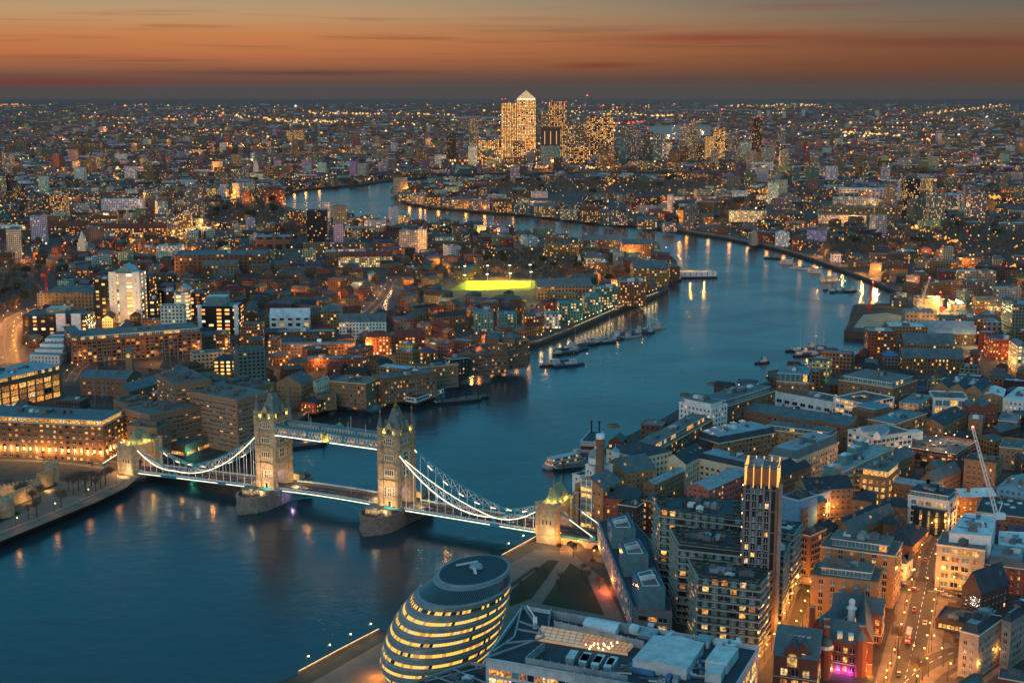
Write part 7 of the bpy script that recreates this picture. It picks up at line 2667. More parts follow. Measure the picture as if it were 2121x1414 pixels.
for i, (x, y) in enumerate(((1375, 985), (1420, 968), (1465, 955), (1510, 940), (1550, 928), (1600, 905), (1650, 890))):
 for j in range(4):
  z = G + 3.4 + 3.6 * j
  c = at(x, y, z) if False else at(*Zf(x, y - 10), G + 7)
  m = MB()
  m.box(c.x - 1, c.y - 2.5, z, 3.6, 1.6, 1.0, .35)
  m.build('balcony', rmat('blue'), bt['root'])
# pier restaurant on stilts
rs = empty('pier_restaurant', (at(*Zj(1400, 330)).x, at(*Zj(1400, 330)).y, 4), 'white flat-roofed pier building on stilts over the water', 'building')
P = wpoly(zz(Zj, (1222, 318), (1440, 355), (1640, 285), (1440, 262)), G + 3.6)
m = MB()
m.prism([tuple(p) for p in inset(P, -2)], G - 1.2, G - .4, 0, 0, True)
for i in range(60):
 rr = random.Random(i)
 a_, b_ = P[i % 4], P[(i + 1) % 4]
 p = a_.lerp(b_, rr.random())
 m.frustum(p.x, p.y, -2, G - 1, .3, .3, 6, 1)
m.build('platform', [wmat('dark'), BLACKM], rs)
m = MB()
m.prism([tuple(p) for p in P], G - .4, G + 3.6, 0, 1)
m.build('wall', [WHITEP, rmat('tile')], rs)
add_windows(rs, P, G - .2, G + 3.5, random.Random(8), 3.4, 2.6, 2.0, 1.6, .15, 0, .8, 60)
P = wpoly(zz(Zj, (1330, 268), (1400, 278), (1465, 252)), G + 7.5)
m = MB()
m.prism([tuple(p) for p in P], G + 3.61, G + 7.5, 0, 1)
m.build('upper_storey', [WHITEP, rmat('tile')], rs)

# ================================================================ STREETS, QUAYS, LAMPS
PAVE = mat('stone_paving', S(108, 95, 85), .75, var=.3, scale=.12)
LAWN = mat('lawn', S(36, 50, 32), .9, var=.3, scale=.08)
SANDM = mat('sandy_site', S(168, 148, 120), .9, var=.3, scale=.1)

def sheet(name, pts, m_, z=.02, kind='structure', lift=0):
 P = [at(x, y, G) for x, y in pts]
 a = sum(P[i].x * P[(i + 1) % len(P)].y - P[(i + 1) % len(P)].x * P[i].y for i in range(len(P)))
 if a < 0:
  P.reverse()
 m = MB()
 m.face([(p.x, p.y, G + z) for p in P])
 return m.build(name, m_, kind=kind), P

def kerbed(name, pts, m_, h=.14):
 P = [at(x, y, G) for x, y in pts]
 a = sum(P[i].x * P[(i + 1) % len(P)].y - P[(i + 1) % len(P)].x * P[i].y for i in range(len(P)))
 if a < 0:
  P.reverse()
 m = MB()
 m.prism([tuple(p) for p in P], G, G + h, 0, 0)
 m.build(name, m_, kind='structure')
 take_poly(P)

def ribbon(name, pts, w, m_, z):
 P = [Vector(p) for p in pts]
 m = MB()
 Lf, Rt = [], []
 for i, p in enumerate(P):
  d = ((P[min(i + 1, len(P) - 1)] - P[max(i - 1, 0)]).normalized())
  n = Vector((-d.y, d.x)) * w / 2
  Lf.append(p + n)
  Rt.append(p - n)
 for i in range(len(P) - 1):
  m.face([(*Rt[i], z), (*Rt[i + 1], z), (*Lf[i + 1], z), (*Lf[i], z)])
 return m.build(name, m_, kind='structure')

LM = {}

def lamp_parts(h, mkey):
 if (h, mkey) not in LM:
  a, b = MB(), MB()
  a.frustum(0, 0, 0, h, .14, .09, 6)
  a.frustum(0, 0, 0, .8, .25, .2, 6)
  a.bar((0, 0, h - .1), (.9, 0, h + .15), .08)
  b.frustum(.9, 0, h - .25, h + .15, .34, .28, 8)
  LM[(h, mkey)] = (a.mesh('lamp_post', [BLACKM]), b.mesh('lamp_head', [dict(s=LAMPG, w=LAMPW)[mkey]]))
 return LM[(h, mkey)]

NL = 0
NR = 0

def street_lamp(p, label, group, watts=4500, h=8.0, k='s', base=G, light=True, rot=0.0):
 global NL
 NL += 1
 a, b = lamp_parts(h, k)
 r = empty('street_lamp', (p[0], p[1], base), label, 'street lamp', group)
 r.rotation_euler = (0, 0, rot)
 for n_, me in (('lamp_post', a), ('lamp_head', b)):
  o = bpy.data.objects.new(n_, me)
  o.parent = r
  COL.objects.link(o)
 if light:
  lamp('lamp_light', (.9, 0, h - .6), watts, SODIUM if k == 's' else WARM, .9 if watts < 3900 or h > 6 else 2.5, r)
 return r

def road(pts, w, where, pave=4.0, step=24, watts=5000, k='s', h=8.0, both=True, start=8, lines=True, rawpts=None):
 P = rawpts or [at(x, y) for x, y in pts]
 global NR
 NR += 1
 ribbon('pavement', P, w + 2 * pave, PAVE, G + .02 + .003 * NR)
 ribbon('road', P, w, ASPHALT, G + .085 + .003 * NR)
 take_line(P, w + 2 * pave)
 acc = start
 s_ = 1
 mk = MB()
 for a, b in zip(P, P[1:]):
  d = (b - a)
  L = d.length
  d.normalize()
  n = Vector((-d.y, d.x))
  q = acc
  while q < L:
   for s in ((1, -1) if both is True else (s_,)):
    p = a + d * (q + (0 if s > 0 else step * .4)) + n * s * (w / 2 + 1.2)
    street_lamp(p, 'amber street lamp along ' + where if k == 's' else 'white street lamp along ' + where, 'street lamps along ' + where, watts, h, k, rot=math.atan2(-n.y * s, -n.x * s))
   s_ = -s_
   q += step
  acc = q - L
  q = 0
  while q < L - 3 and lines:
   c = a + d * (q + 1.5)
   mk.face([(*(c + d * s1 * 1.5 + n * s2 * .1), G + .15) for s1, s2 in ((-1, -1), (1, -1), (1, 1), (-1, 1))])
   q += 7
 if lines and mk.f:
  mk.build('road_marking', WHITEP, kind='structure')
 return P

# plaza and park on the near south bank
sheet('pavement', [(640, 1416), (790, 1330), (1040, 1176), (1110, 1138), (1180, 1140), (1250, 1200), (1300, 1300), (1010, 1500), (640, 1500)], PAVE, .015)
kerbed('lawn', [Z2(1375, 385), Z2(1620, 180), Z2(1690, 185), Z2(1520, 420), Z2(1380, 470)], LAWN)
kerbed('lawn', [Z2(1580, 455), Z2(1760, 200), Z2(1850, 250), Z2(1975, 525)], LAWN)
kerbed('lawn', [Z2(1380, 335), Z2(1530, 225), Z2(1545, 235), Z2(1390, 350)], LAWN)
# north side: wharf, moat lawn, dock
sheet('pavement', [(-60, 1146), (0, 1121), (200, 1039), (262, 1009), (290, 985), (240, 975), (100, 1000), (-60, 1090)], PAVE, .015)
kerbed('lawn', [Zi(-100, 1230), Zi(0, 1190), Zi(170, 1110), Zi(90, 1090), Zi(-100, 1160)], LAWN)
kerbed('lawn', [Zi(310, 950), Zi(470, 880), Zi(440, 845), Zi(300, 930)], LAWN)
for pts in ([(196, 772), (268, 770), (262, 742), (205, 745)], [(330, 762), (380, 766), (382, 738), (340, 742)], [(440, 744), (505, 746), (500, 728), (450, 730)], [(175, 842), (240, 846), (240, 828), (185, 828)]):
 sheet('water', pts, M_WATER, .06)
 take_poly([at(*p) for p in pts])
sheet('water', [(783, 652), (797, 652), (816, 594), (811, 594)], M_WATER, .06)
take_poly([at(*p) for p in [(775, 655), (805, 655), (822, 592), (805, 592)]])
sheet('sand', [(1768, 678), (1788, 652), (1838, 648), (1872, 655), (1850, 682)], SANDM, .03)
take_poly([at(*p) for p in [(1750, 690), (1781, 637), (1880, 637), (1990, 650), (1985, 668), (1850, 690)]])
for q in (((1750, 688), (1781, 638)), ((1781, 638), (1858, 638)), ((1750, 689), (1800, 693))):
 a, b = at(*q[0]), at(*q[1])
 m = MB()
 c = (a + b) / 2
 m.box(c.x, c.y, -2, (b - a).length, 1.5, 9.5, math.atan2((b - a).y, (b - a).x))
 m.build('cofferdam_wall', wmat('dark'), label='dark sheet-pile wall around the river pit, ' + ('left side' if q[0][0] == 1750 and q[1][1] == 638 else 'far side' if q[0][1] == 638 else 'near side'), cat='wall')
# riverside walls with lamps: near south bank and north wharf

def quay(name, pts, label, lamps=None, step=26, lab2='', strip=False, watts=1600, k='w', hgt=1.1, skip=0):
 P = [at(x, y, 0) for x, y in pts]
 m = MB()
 for a, b in zip(P, P[1:]):
  c = (a + b) / 2
  d = b - a
  m.box(c.x, c.y, G - .2, d.length + .6, .7, hgt + .2, math.atan2(d.y, d.x))
 w_ = m.build(name, GRANITE, label=label, cat='wall')
 if strip:
  for a, b in zip(P, P[1:]):
   s_ = MB()
   s_.bar((*a, G + hgt + .25), (*b, G + hgt + .25), .11)
   s_.build('handrail_light', glow('handrail_glow', (1, .6, .22), 2.2), w_)
 if lamps:
  acc = 5 + skip
  for a, b in zip(P, P[1:]):
   d = b - a
   L = d.length
   q = acc
   while q < L:
    p = a + d * (q / L)
    street_lamp(p, lab2, 'lamps ' + lab2[-28:], watts, 5.0, k, G + hgt)
    q += step
   acc = q - L

quay('river_wall', [(620, 1418), (700, 1374), (785, 1329)], 'low stone river wall left of the egg-shaped building', True, 14, 'globe lamp on the river wall left of the egg-shaped building', True)
quay('river_wall', [(1040, 1172), (1112, 1132)], 'low stone river wall between the egg-shaped building and the bridge', True, 15, 'globe lamp on the river wall below the bridge abutment', True)
quay('river_wall', [(-60, 1152), (0, 1125), (100, 1086), (200, 1042), (258, 1014)], 'pale stone wharf wall below the fortress', True, 30, 'lamp on the wharf below the fortress', False, 700, 's')
quay('river_wall', [(626, 876), (662, 850), (735, 828), (800, 822)], 'curving river wall at the north lock mouth', True, 26, 'lamp at the north lock mouth', False, 2500, 's')
quay('river_wall', [(982, 768), (1097, 742)], 'timber jetty edge under the twin-towered warehouse', True, 17, 'lamp on the jetty under the twin-towered warehouse', False, 1500, 's')
quay('river_wall', [(1074, 722), (1114, 718), (1190, 688)], 'pale lit wall around the riverside garden', True, 22, 'lamp in the riverside garden', False, 1800, 'w')
quay('river_wall', [(1190, 688), (1291, 643), (1363, 615)], 'long pale river wall before the green glass drums', True, 12, 'lamp before the green glass drums', True, 700, 'w')
quay('river_wall', [(845, 424), (900, 433), (1000, 441), (1100, 449)], 'dark river wall round the peninsula tip', True, 26, 'lamp on the river wall round the peninsula tip', False, 8000, 's')
quay('river_wall', [(1720, 555), (1660, 534), (1600, 517), (1500, 496), (1400, 481)], 'dark river wall along the outer bank of the bend', True, 60, 'lamp along the outer bank of the bend', False, 4500, 's')
quay('river_wall', [(578, 411), (600, 400), (645, 393), (751, 384.6)], 'lit river wall on the far reach', True, 60, 'lamp on the far reach wall', False, 7000, 's')

# streets
R1 = road([Z6(1085, 1600), Z6(1180, 1250), Z6(1235, 1020), Z6(1280, 780), Z6(1320, 600)], 11, 'the high street at the lower right', 6, 15, 4600)
R2 = road([Z6(1060, 640), Z6(1200, 655), Z6(1380, 680), Z6(1600, 735)], 9, 'the cross street at the lower right', 3, 18, 4000)
R3 = road([Z6(1310, 570), Z6(1330, 440), Z6(1385, 300), Z6(1500, 90), Z6(1560, 0)], 7, 'the narrow lane running up past the building site', 2, 20, 3600)
R4 = road([Z6(1620, 1145), Z6(1440, 1200), Z6(1270, 1290), Z6(1130, 1420), Z6(1000, 1600)], 9, 'the curving road at the street junction', 5, 15, 4600)
R5 = road([Z6(2121, 1130), Z6(1860, 1235), Z6(1620, 1400)], 8, 'the street before the stone mansion block', 3, 20, 2600)
R6 = road([Z6(350, 600), Z6(320, 740), Z6(260, 920), Z6(150, 1160), Z6(40, 1330)], 6, 'the paved lane below the stepped apartment blocks', 5, 13, 4200, lines=False)
R7 = road([Z4(300, 1440), Z4(500, 1270), Z4(650, 1140), Z4(740, 1060), Z4(810, 960)], 7, 'the street of parked cars in the middle of the district', 2, 17, 3600)
R8 = road([Z4(900, 800), Z4(1010, 740), Z4(1110, 650), Z4(1190, 520)], 6, 'the lane beside the rooftop car park', 1.5, 16, 3600)
R9 = road([Z4(1380, 1420), Z4(1480, 1400), Z4(1600, 1260), Z4(1720, 1180)], 6, 'the lane below the barrel-roofed workshop', 1.5, 15, 4500)
R10 = road([Zk(1100, 560), Zk(1150, 420), Zk(1180, 300)], 7, 'the alley by the floodlit site', 2, 24, 7000)
R11 = road([Zk(1960, 880), Zk(1930, 800), Zk(1880, 720)], 7, 'the alley by the slanting lit block', 2, 22, 5000)
R12 = road([(0, 946), (80, 948), (160, 954), (236, 964)], 11, 'the bridge road before the red brick office', 4, 19, 3000, both='alt')
R13 = road([Zl(60, 760), Zl(30, 600), Zl(50, 480), Zl(130, 390), Zl(230, 340)], 16, 'the orange dual carriageway at the left edge', 3, 28, 15000)
R14 = road([Zl(570, 900), Zl(620, 820), Zl(720, 740), Zl(1000, 722), Zl(1300, 700)], 5, 'the dock edge walk', 2, 16, 1800, both='alt', lines=False)
R15 = road([Zl(1560, 700), Zl(1800, 650), Zl(2000, 630)], 5, 'the quay by the dock flats', 2, 24, 2600, both='alt', lines=False)
R16 = road([Zf(780, 700), Zf(860, 620), Zf(950, 480)], 6, 'the canal towpath', 3, 38, 3000, both='alt', lines=False)
R17 = road([Zf(1090, 945), Zf(1290, 880), Zf(1480, 840), Zf(1700, 790), Zf(1880, 740)], 7, 'the street behind the waterside flats', 2, 40, 5000, both='alt')
R18 = road([Zb(1050, 160), Zb(1180, 110), Zb(1280, 75)], 10, 'the bright main road in the north', 3, 45, 18000)
R19 = road([Zb(800, 260), Zb(900, 220), Zb(1000, 190)], 9, 'the bright road by the white rendered flats', 3, 45, 14000)
for q in ((1915, 636), (1938, 638), (1952, 645), (1965, 650), (1978, 646), (1992, 654), (2008, 655), (2022, 652), (2045, 655), (2060, 662), (1945, 660), (1958, 668), (2035, 690)):
 street_lamp(at(*q), 'tall floodlight over the river works', 'floodlights over the river works', 30000, 14, 'w')
for q in ((1165, 660), (1300, 545), (1390, 500), (1460, 470), (1250, 700), (1400, 620), (1690, 720), (1480, 560), (1100, 560), (1230, 700)):
 pass
# yard and pub lights
for q, wt, k in ((Z4(1360, 600), 900, 'w'), (Z4(1440, 580), 900, 'w'), (Z4(1512, 592), 900, 'w'), (Z4(1310, 640), 900, 'w'), (Z4(1620, 605), 900, 'w'), (Z4(1395, 655), 900, 'w'), (Z4(1700, 630), 900, 'w'), (Z4(1135, 690), 700, 'w'), (Z4(1285, 715), 700, 'w'), (Z4(1440, 735), 700, 'w')):
 p = at(*q, cp['z1'] + 4)
 street_lamp(p, 'white lamp on the roof deck of the car park', 'lamps on the roof deck of the car park', wt, 4.0, 'w', cp['z1'] - 1.1)
for q, wt in ((Z2(1700, 100), 5000), (Z2(1800, 110), 3500), (Z2(1690, 60), 2500), (Z2(1900, 170), 1800), (Z2(2010, 350), 2500)):
 street_lamp(at(*q), 'amber lamp near the bridge approach arches', 'lamps near the bridge approach arches', wt, 4.5, 's')
lamp('red_lit_stair', (*at(*Z2(1990, 380)), G + 3), 5000, (1, .12, .03), .5)
for q in ((820, 440), (700, 520)):
 pass

# arches under the southern bridge approach, lit inside
ap = MB()
for s in (-1, 1):
 y = s * 10.2
 n = 0
 xs = [150.7, 154, 166, 170, 182, 186, 300]
 for x0, x1, arch in ((150.7, 155, 0), (155, 166, 1), (166, 170, 0), (170, 181, 1), (181, 300, 0)):
  zt = 8.6
  if not arch:
   ap.box((x0 + x1) / 2, y - s * .6, G - .5, x1 - x0, 1.2, zt - G + .5)
  else:
   k_ = 8
   for i in range(k_):
    xa, xb = x0 + (x1 - x0) * i / k_, x0 + (x1 - x0) * (i + 1) / k_
    ha, hb = [G + .2 + 3.0 * math.sin(PI * j / k_) ** .6 for j in (i, i + 1)]
    q = [(xa, y, ha), (xb, y, hb), (xb, y, zt), (xa, y, zt)]
    ap.face(q if s < 0 else q[::-1])
bpart(ap, 'approach_viaduct', GRANITE)
for x in (160.5, 175.5):
 m = MB()
 m.box(x, -4, G, 8.5, .3, 2.8)
 bpart(m, 'arch_interior', LITW[0])
 lamp('arch_lamp', (x, -8.0, G + 2), 1200, WARM, .4, bridge)
 lamp('arch_lamp', (x, -14.0, G + 2.5), 1800, SODIUM, .4, bridge)
for x in range(-140, 140, 24):
 if abs(abs(x) - 43) > 9:
  lamp('deck_lamp', (x, 0, deckz(x) + 6), 1500, SODIUM, .3, bridge)
for x in range(190, 300, 22):
 lamp('deck_lamp', (x, 0, 15), 900, SODIUM, .3, bridge)

# floodlit playing field
o, P = sheet('playing_field', [(930, 601), (1098, 601), (1142, 582), (968, 582)], mat('floodlit_turf', S(118, 132, 30), .9, var=.12, scale=.05), .03)
take_poly(P)
for i, q in enumerate(((963, 601), (1009, 599), (1057, 597), (1100, 594), (963, 581), (1010, 580), (1056, 579), (1098, 578))):
 p = at(*q)
 r = empty('floodlight_mast', (p.x, p.y, G), 'floodlight mast at the edge of the glowing yellow pitch', 'floodlight', 'masts round the floodlit pitch')
 m = MB()
 m.frustum(0, 0, 0, 18, .3, .16, 6)
 m.build('mast', GREYM).parent = r
 m = MB()
 m.box(0, 0, 18, 3.0, .5, .8)
 m.build('lamp_bank', glow('floodlight_glass', (1, .9, .55), 5)).parent = r
 c = at(1035, 591)
 d = (c - p).normalized() * 4
 L = lamp('floodlight', (d.x, d.y, 17), 120000, (1, .84, .12), .6, r)
 L.data.type = 'SPOT'
 L.data.spot_size = R(120)
 L.data.spot_blend = .5
 L.rotation_euler = Vector((d.x * 5, d.y * 5, -14)).to_track_quat('-Z', 'Y').to_euler()

# fortress walls at the left edge
fw = empty('fortress_wall', (at(*Zi(360, 900)).x, at(*Zi(360, 900)).y, G), 'crenellated pale stone fortress wall lit yellow at the left edge', 'castle')
for q, h in (((Zi(425, 880), Zi(310, 920)), 9), ((Zi(310, 935), Zi(-120, 1010)), 7), ((Zi(340, 955), Zi(100, 1050)), 7), ((Zi(100, 1050), Zi(-80, 1190)), 7)):
 a, b = at(*q[0]), at(*q[1])
 d = b - a
 an = math.atan2(d.y, d.x)
 c = (a + b) / 2
 m = MB()
 m.box(c.x, c.y, G - .3, d.length, 2.4, h + .3, an)
 k_ = max(2, int(d.length / 2.6))
 for i in range(k_):
  p = a + d * ((i + .5) / k_)
  m.box(p.x, p.y, G + h, 1.3, 2.4, 1.1, an)
 m.build('wall', STONE, fw)
 lamp('wall_light', (c.x + 4 - fw.location.x, c.y - 7 - fw.location.y, 1.5), 1700, (1, .5, .12), .4, fw)
for q, r_, h in ((Zi(40, 1130), 5.5, 10), (Zi(425, 850), 4.5, 11)):
 p = at(*q)
 m = MB()
 m.frustum(p.x, p.y, G - .3, G + h, r_, r_ * .95, 12, sm=False)
 for i in range(8):
  m.box(p.x + r_ * .85 * math.cos(i * PI / 4), p.y + r_ * .85 * math.sin(i * PI / 4), G + h, 1.4, 1.4, 1.2, i * PI / 4)
 m.build('drum_tower', STONE, fw)
take_poly([at(*p) for p in [Zi(-300, 690), Zi(860, 720), Zi(960, 900), Zi(400, 1180), Zi(-300, 1500)]])
take_poly([at(*p) for p in [Zi(-100, 640), Zi(1000, 690), Zi(980, 760), Zi(-100, 730)]])

# ================================================================ THE REST OF THE CITY
rr = random.Random(77)
PARKS = [[(1000, 575), (1010, 540), (1090, 528), (1190, 535), (1260, 562), (1150, 578)], [(425, 460), (440, 432), (575, 425), (610, 452), (540, 470)], [(-20, 660), (-20, 560), (90, 555), (110, 600), (60, 640)], [(1880, 520), (1900, 480), (2150, 478), (2150, 545), (1980, 530)],
         [(1010, 400), (1010, 380), (1500, 376), (1520, 396), (1250, 408)], [(1700, 530), (1720, 505), (1900, 505), (1880, 522)], [(1480, 462), (1500, 428), (1560, 430), (1500, 470)], [(580, 505), (590, 480), (650, 482), (660, 510)], [(1260, 590), (1265, 570), (1340, 575), (1330, 592)]]
take_poly([at(*q) for q in [(-20, 700), (110, 745), (300, 735), (300, 800), (250, 870), (-20, 840)]])
PARKS.append([(925, 618), (925, 600), (1110, 600), (1110, 618)])
for p in PARKS:
 take_poly([at(*q) for q in p])

def near_bank(P):
 return all(on_land(p[0], p[1]) for p in P)

def hang(x, y):
 k = math.sin(math.floor(x / 170.0) * 12.9898 + math.floor(y / 210.0) * 78.233) * 43758.5453
 return (k - math.floor(k)) * 1.1 - .55

def where(px, py):
 d = at(px, py).y
 if px > 1020 and py < 470 and on_south(at(px, py)):
  return 'inside the river bend'
 if on_south(at(px, py)):
  return 'on the near south bank' if py > 745 else 'beyond the river works'
 if py > 555:
  return 'in streets north of the pool' if px > 330 else 'beyond the black glass offices'
 if py > 440:
  return 'near the huge dock warehouse' if px > 420 else 'round the white church tower'
 return 'left of the far river bend' if px < 760 else 'by the far tower cluster'

def on_south(p):
 return pip(p.x, p.y, SOUTH)

cand = []
for i in range(10400):
 py = 1060 - 690 * (rr.random() ** .62)
 px = rr.uniform(-60, 2190)
 if i % 7 == 0:
  px, py = (rr.uniform(2135, 2480), rr.uniform(400, 1420)) if i % 2 else (rr.uniform(-330, -60), rr.uniform(400, 1000))
 p = at(px, py)
 cand.append((p.y, px, py))
cand.sort()
bulk = MB()
nT = nA = nB = 0
WALLPAL = ['tan', 'brown', 'tan', 'brown', 'red', 'dark', 'conc', 'cream', 'white', 'grey']
for d, px, py in cand:
 c = at(px, py)
 if py < 480 and px > 1000 and on_south(c) and rr.random() < .45:
  continue
 an = hang(c.x, c.y) + (PI / 2 if rr.random() < .4 else 0)
 tall = rr.random()
 calm = 430 < px < 1160 and 545 < py < 720
 house = rr.random() < (.93 if calm else .62 if py > 440 else .35)
 if house:
  w, dp, h = rr.uniform(14, 38), rr.uniform(8.5, 11), rr.uniform(6.5, 11)
 else:
  w, dp, h = rr.uniform(18, 48), rr.uniform(11, 17), rr.uniform(10, 19)
  if tall > .95 and not (850 < px < 1250 and py > 480):
   w, dp, h = rr.uniform(18, 24), rr.uniform(18, 22), rr.uniform(28, 46)
 for _ in range(3):
  if is_free(c.x, c.y, w, dp, an, 2.0) and near_bank(rect(c.x, c.y, w + 8, dp + 8, an)):
   break
  w *= .62
 else:
  continue
 if w < 8:
  continue
 P = [Vector(p) for p in rect(c.x, c.y, w, dp, an)]
 take(c.x, c.y, w, dp, an, 3.0)
 wk_ = rr.choice(WALLPAL[:6]) if house else rr.choice(WALLPAL)
 if h > 25:
  wk_ = rr.choice(('white', 'conc', 'grey', 'brown'))
 if calm:
  wk_ = rr.choice(('tan', 'tan', 'brown'))
 col = tuple(v * rr.uniform(.55, .9) for v in WALLS[wk_][:3]) + (1,)
 par = (rr.choice((.05, .1, .15, .2, .35)) * (.3 if calm else .6 if py > 480 else 1.3), rr.random(), rr.uniform(2.4, 3.6), rr.uniform(2.9, 3.4))
 rk = rr.choice(('slate', 'slate', 'dark', 'tile', 'felt')) if house else rr.choice(('felt', 'lead', 'white', 'slate', 'felt'))
 rc = tuple(v * rr.uniform(.55, .9) for v in ROOFS[rk][:3])
 indiv = -70 < px < 2130 and ((house and nT < 285) or (not house and nA < 285))
 m = MB() if indiv else bulk
 r = MB() if indiv else bulk
 ri = 0 if indiv else 1
 z1 = G + h
 for i in range(4):
  m.wall(P[i], P[(i + 1) % 4], G - .5, z1, 0, col=col, par=par)
 kw = dict(col=rc, par=par)
 if house:
  if rr.random() < .75:
   gable_faces(r, m, P, z1, dp * .36, None, .3, rkw=kw, wkw=dict(col=col, par=par), rmi=ri, wmi=1)
  else:
   hip_faces(r, P, z1, dp * .33, .3, rkw=kw, rmi=ri)
 else:
  r.face([(*p, z1 - .5) for p in inset(P, .3)], ri, **kw)
  I = inset(P, .3)
  for i in range(4):
   j = (i + 1) % 4
   m.face([(*P[i], z1), (*P[j], z1), (*I[j], z1), (*I[i], z1)], 1, col=col, par=par)
   m.face([(*I[j], z1 - .5), (*I[i], z1 - .5), (*I[i], z1), (*I[j], z1)], 1, col=col, par=par)
  for k in range(rr.choice((0, 1, 1, 2))):
   p = c + (P[rr.randrange(4)] - c) * rr.uniform(.1, .5)
   r.box(p.x, p.y, z1 - .5, rr.uniform(2, 5), rr.uniform(2, 4), rr.uniform(1, 2.6), an, ri, bottom=False, col=ROOFS[rr.choice(('lead', 'felt', 'white'))], par=par)
 if indiv:
  wh = where(px, py)
  adj = {'tan': 'tan brick', 'brown': 'brown brick', 'red': 'red brick', 'dark': 'dark brick', 'conc': 'grey concrete', 'cream': 'cream', 'white': 'white', 'grey': 'grey'}[wk_]
  ra = {'slate': 'slate', 'dark': 'dark', 'tile': 'red tiled', 'felt': 'brown', 'lead': 'grey', 'white': 'pale'}[rk]
  if house:
   nT += 1
   o = m.build('terraced_house', [MW, MR], label='%s house row with a %s roof %s' % (adj, ra, wh), cat='house', group='house rows ' + wh)
  else:
   nA += 1
   o = m.build('housing_block', [MW, MR], label='%s %s with a %s flat roof %s' % (adj, 'tower' if h > 25 else 'housing block', ra, wh), cat='building', group='housing blocks ' + wh)
  r.build('roof', MR).parent = o
 else:
  nB += 1
for i in range(430):
 py = 400 + 380 * rr.random() ** 1.1
 c = at(rr.uniform(-60, 2180), py)
 if on_land(c.x, c.y) and (int(c.x // CELL), int(c.y // CELL)) not in OCC:
  lamp('street_light', (c.x, c.y, G + 9), rr.uniform(.4, 1.6) * 24000 * (c.y / 1400) ** 1.3, SODIUM if rr.random() < .8 else WARM, .6)
for i in range(150):
 c = at(rr.uniform(-60, 2180), 250 + 140 * rr.random())
 if on_land(c.x, c.y):
  lamp('street_light', (c.x, c.y, G + 30), rr.uniform(.5, 1.5) * 90000 * (c.y / 3500) ** 1.6, SODIUM, 3)
print('lamps', NL, 'filler', nT, nA, nB)
# beyond: everything too small and too many to count
for i in range(17000):
 py = 214 + 189 * rr.random() ** 1.2
 px = rr.uniform(-260, 2380)
 c = at(px, py)
 if c.y > 22000 or not on_land(c.x, c.y):
  continue
 if any(pip(c.x, c.y, q) for q in FARW):
  continue
 if c.y < 4100 and (not is_free(c.x, c.y, 14, 10, 0, 0)):
  continue
 k = max(1.0, c.y / 5200.0)
 an = hang(c.x, c.y) + (PI / 2 if rr.random() < .4 else 0)
 t_ = rr.random()
 w, dp, h = rr.uniform(16, 46) * k ** .7, rr.uniform(9, 15) * k ** .7, rr.uniform(6, 13)
 if t_ > .96:
  w, dp, h = rr.uniform(18, 30), 20, rr.uniform(22, 50) * (1 if c.y < 12000 else .7)
 P = [Vector(p) for p in rect(c.x, c.y, w, dp, an)]
 wk_ = rr.choice(WALLPAL if h < 20 else ('white', 'conc', 'grey', 'tan', 'conc'))
 col = tuple(v * rr.uniform(.35, .75) for v in WALLS[wk_][:3]) + (1,)
 par = (rr.choice((.02, .05, .1, .2)), rr.random(), rr.uniform(2.6, 4), rr.uniform(3, 3.6))
 rc = tuple(v * rr.uniform(.4, .85) for v in ROOFS[rr.choice(('slate', 'felt', 'tile', 'lead', 'slate', 'dark', 'white'))][:3])
 for a_ in range(4):
  A, B = P[a_], P[(a_ + 1) % 4]
  t2 = B - A
  if Vector((t2.y, -t2.x)).dot(-c) > 0:
   bulk.wall(A, B, G - .5, G + h, 0, col=col, par=par)
  else:
   bulk.wall(A, B, G - .5, G + h, 1, col=col, par=par)
 if t_ < .55:
  gable_faces(bulk, bulk, P, G + h, dp * .34, None, .2, rkw=dict(col=rc, par=par), wkw=dict(col=col, par=par), rmi=1, wmi=1)
 else:
  bulk.face([(*p, G + h) for p in P], 1, col=rc, par=par)
bulk.build('distant_houses', [MW, MR], kind='stuff', label='mass of small distant houses and blocks filling the plain', group=None)

# the lamps of the far city: too many to count
CL = [glow('city_lamp_amber', (1, .34, .05), 1.9), glow('city_lamp_gold', (1, .52, .13), 2.0), glow('city_lamp_white', (1, .78, .48), 2.0), glow('city_lamp_red', (1, .05, .05), 2.6), glow('city_lamp_green', (.1, 1, .5), 1.5)]
verts, faces, mis = [], [], []

def bead(x, y, z, r, mi):
 b = len(verts)
 verts.extend([(x - r, y, z), (x + r, y, z), (x, y - r, z), (x, y + r, z), (x, y, z - r), (x, y, z + r)])
 for f in ((0, 2, 5), (2, 1, 5), (1, 3, 5), (3, 0, 5), (2, 0, 4), (1, 2, 4), (3, 1, 4), (0, 3, 4)):
  faces.append((b + f[0], b + f[1], b + f[2]))
  mis.append(mi)

def put(px, py, k=1.0, mi=None, z=None):
 c = at(px, py)
 if not on_land(c.x, c.y) or c.y > 30000 or any(pip(c.x, c.y, q) for q in FARW):
  return
 if mi is None:
  mi = rr.choice((0, 0, 0, 0, 1, 1, 1, 2)) if rr.random() > .035 else rr.choice((3, 3, 4))
 D = c.length
 bead(c.x, c.y, G + (z if z else rr.uniform(6, 13)), D * .00040 * k * (.5 + 1.35 * rr.random() ** 2.5) * (1.35 if D < 3000 else 1.1), mi)

def clump(px, py):
 return .5 + .5 * math.sin(px * .013 + 2.1 * math.sin(py * .05)) * math.sin(px * .0047 + py * .06 + 1)

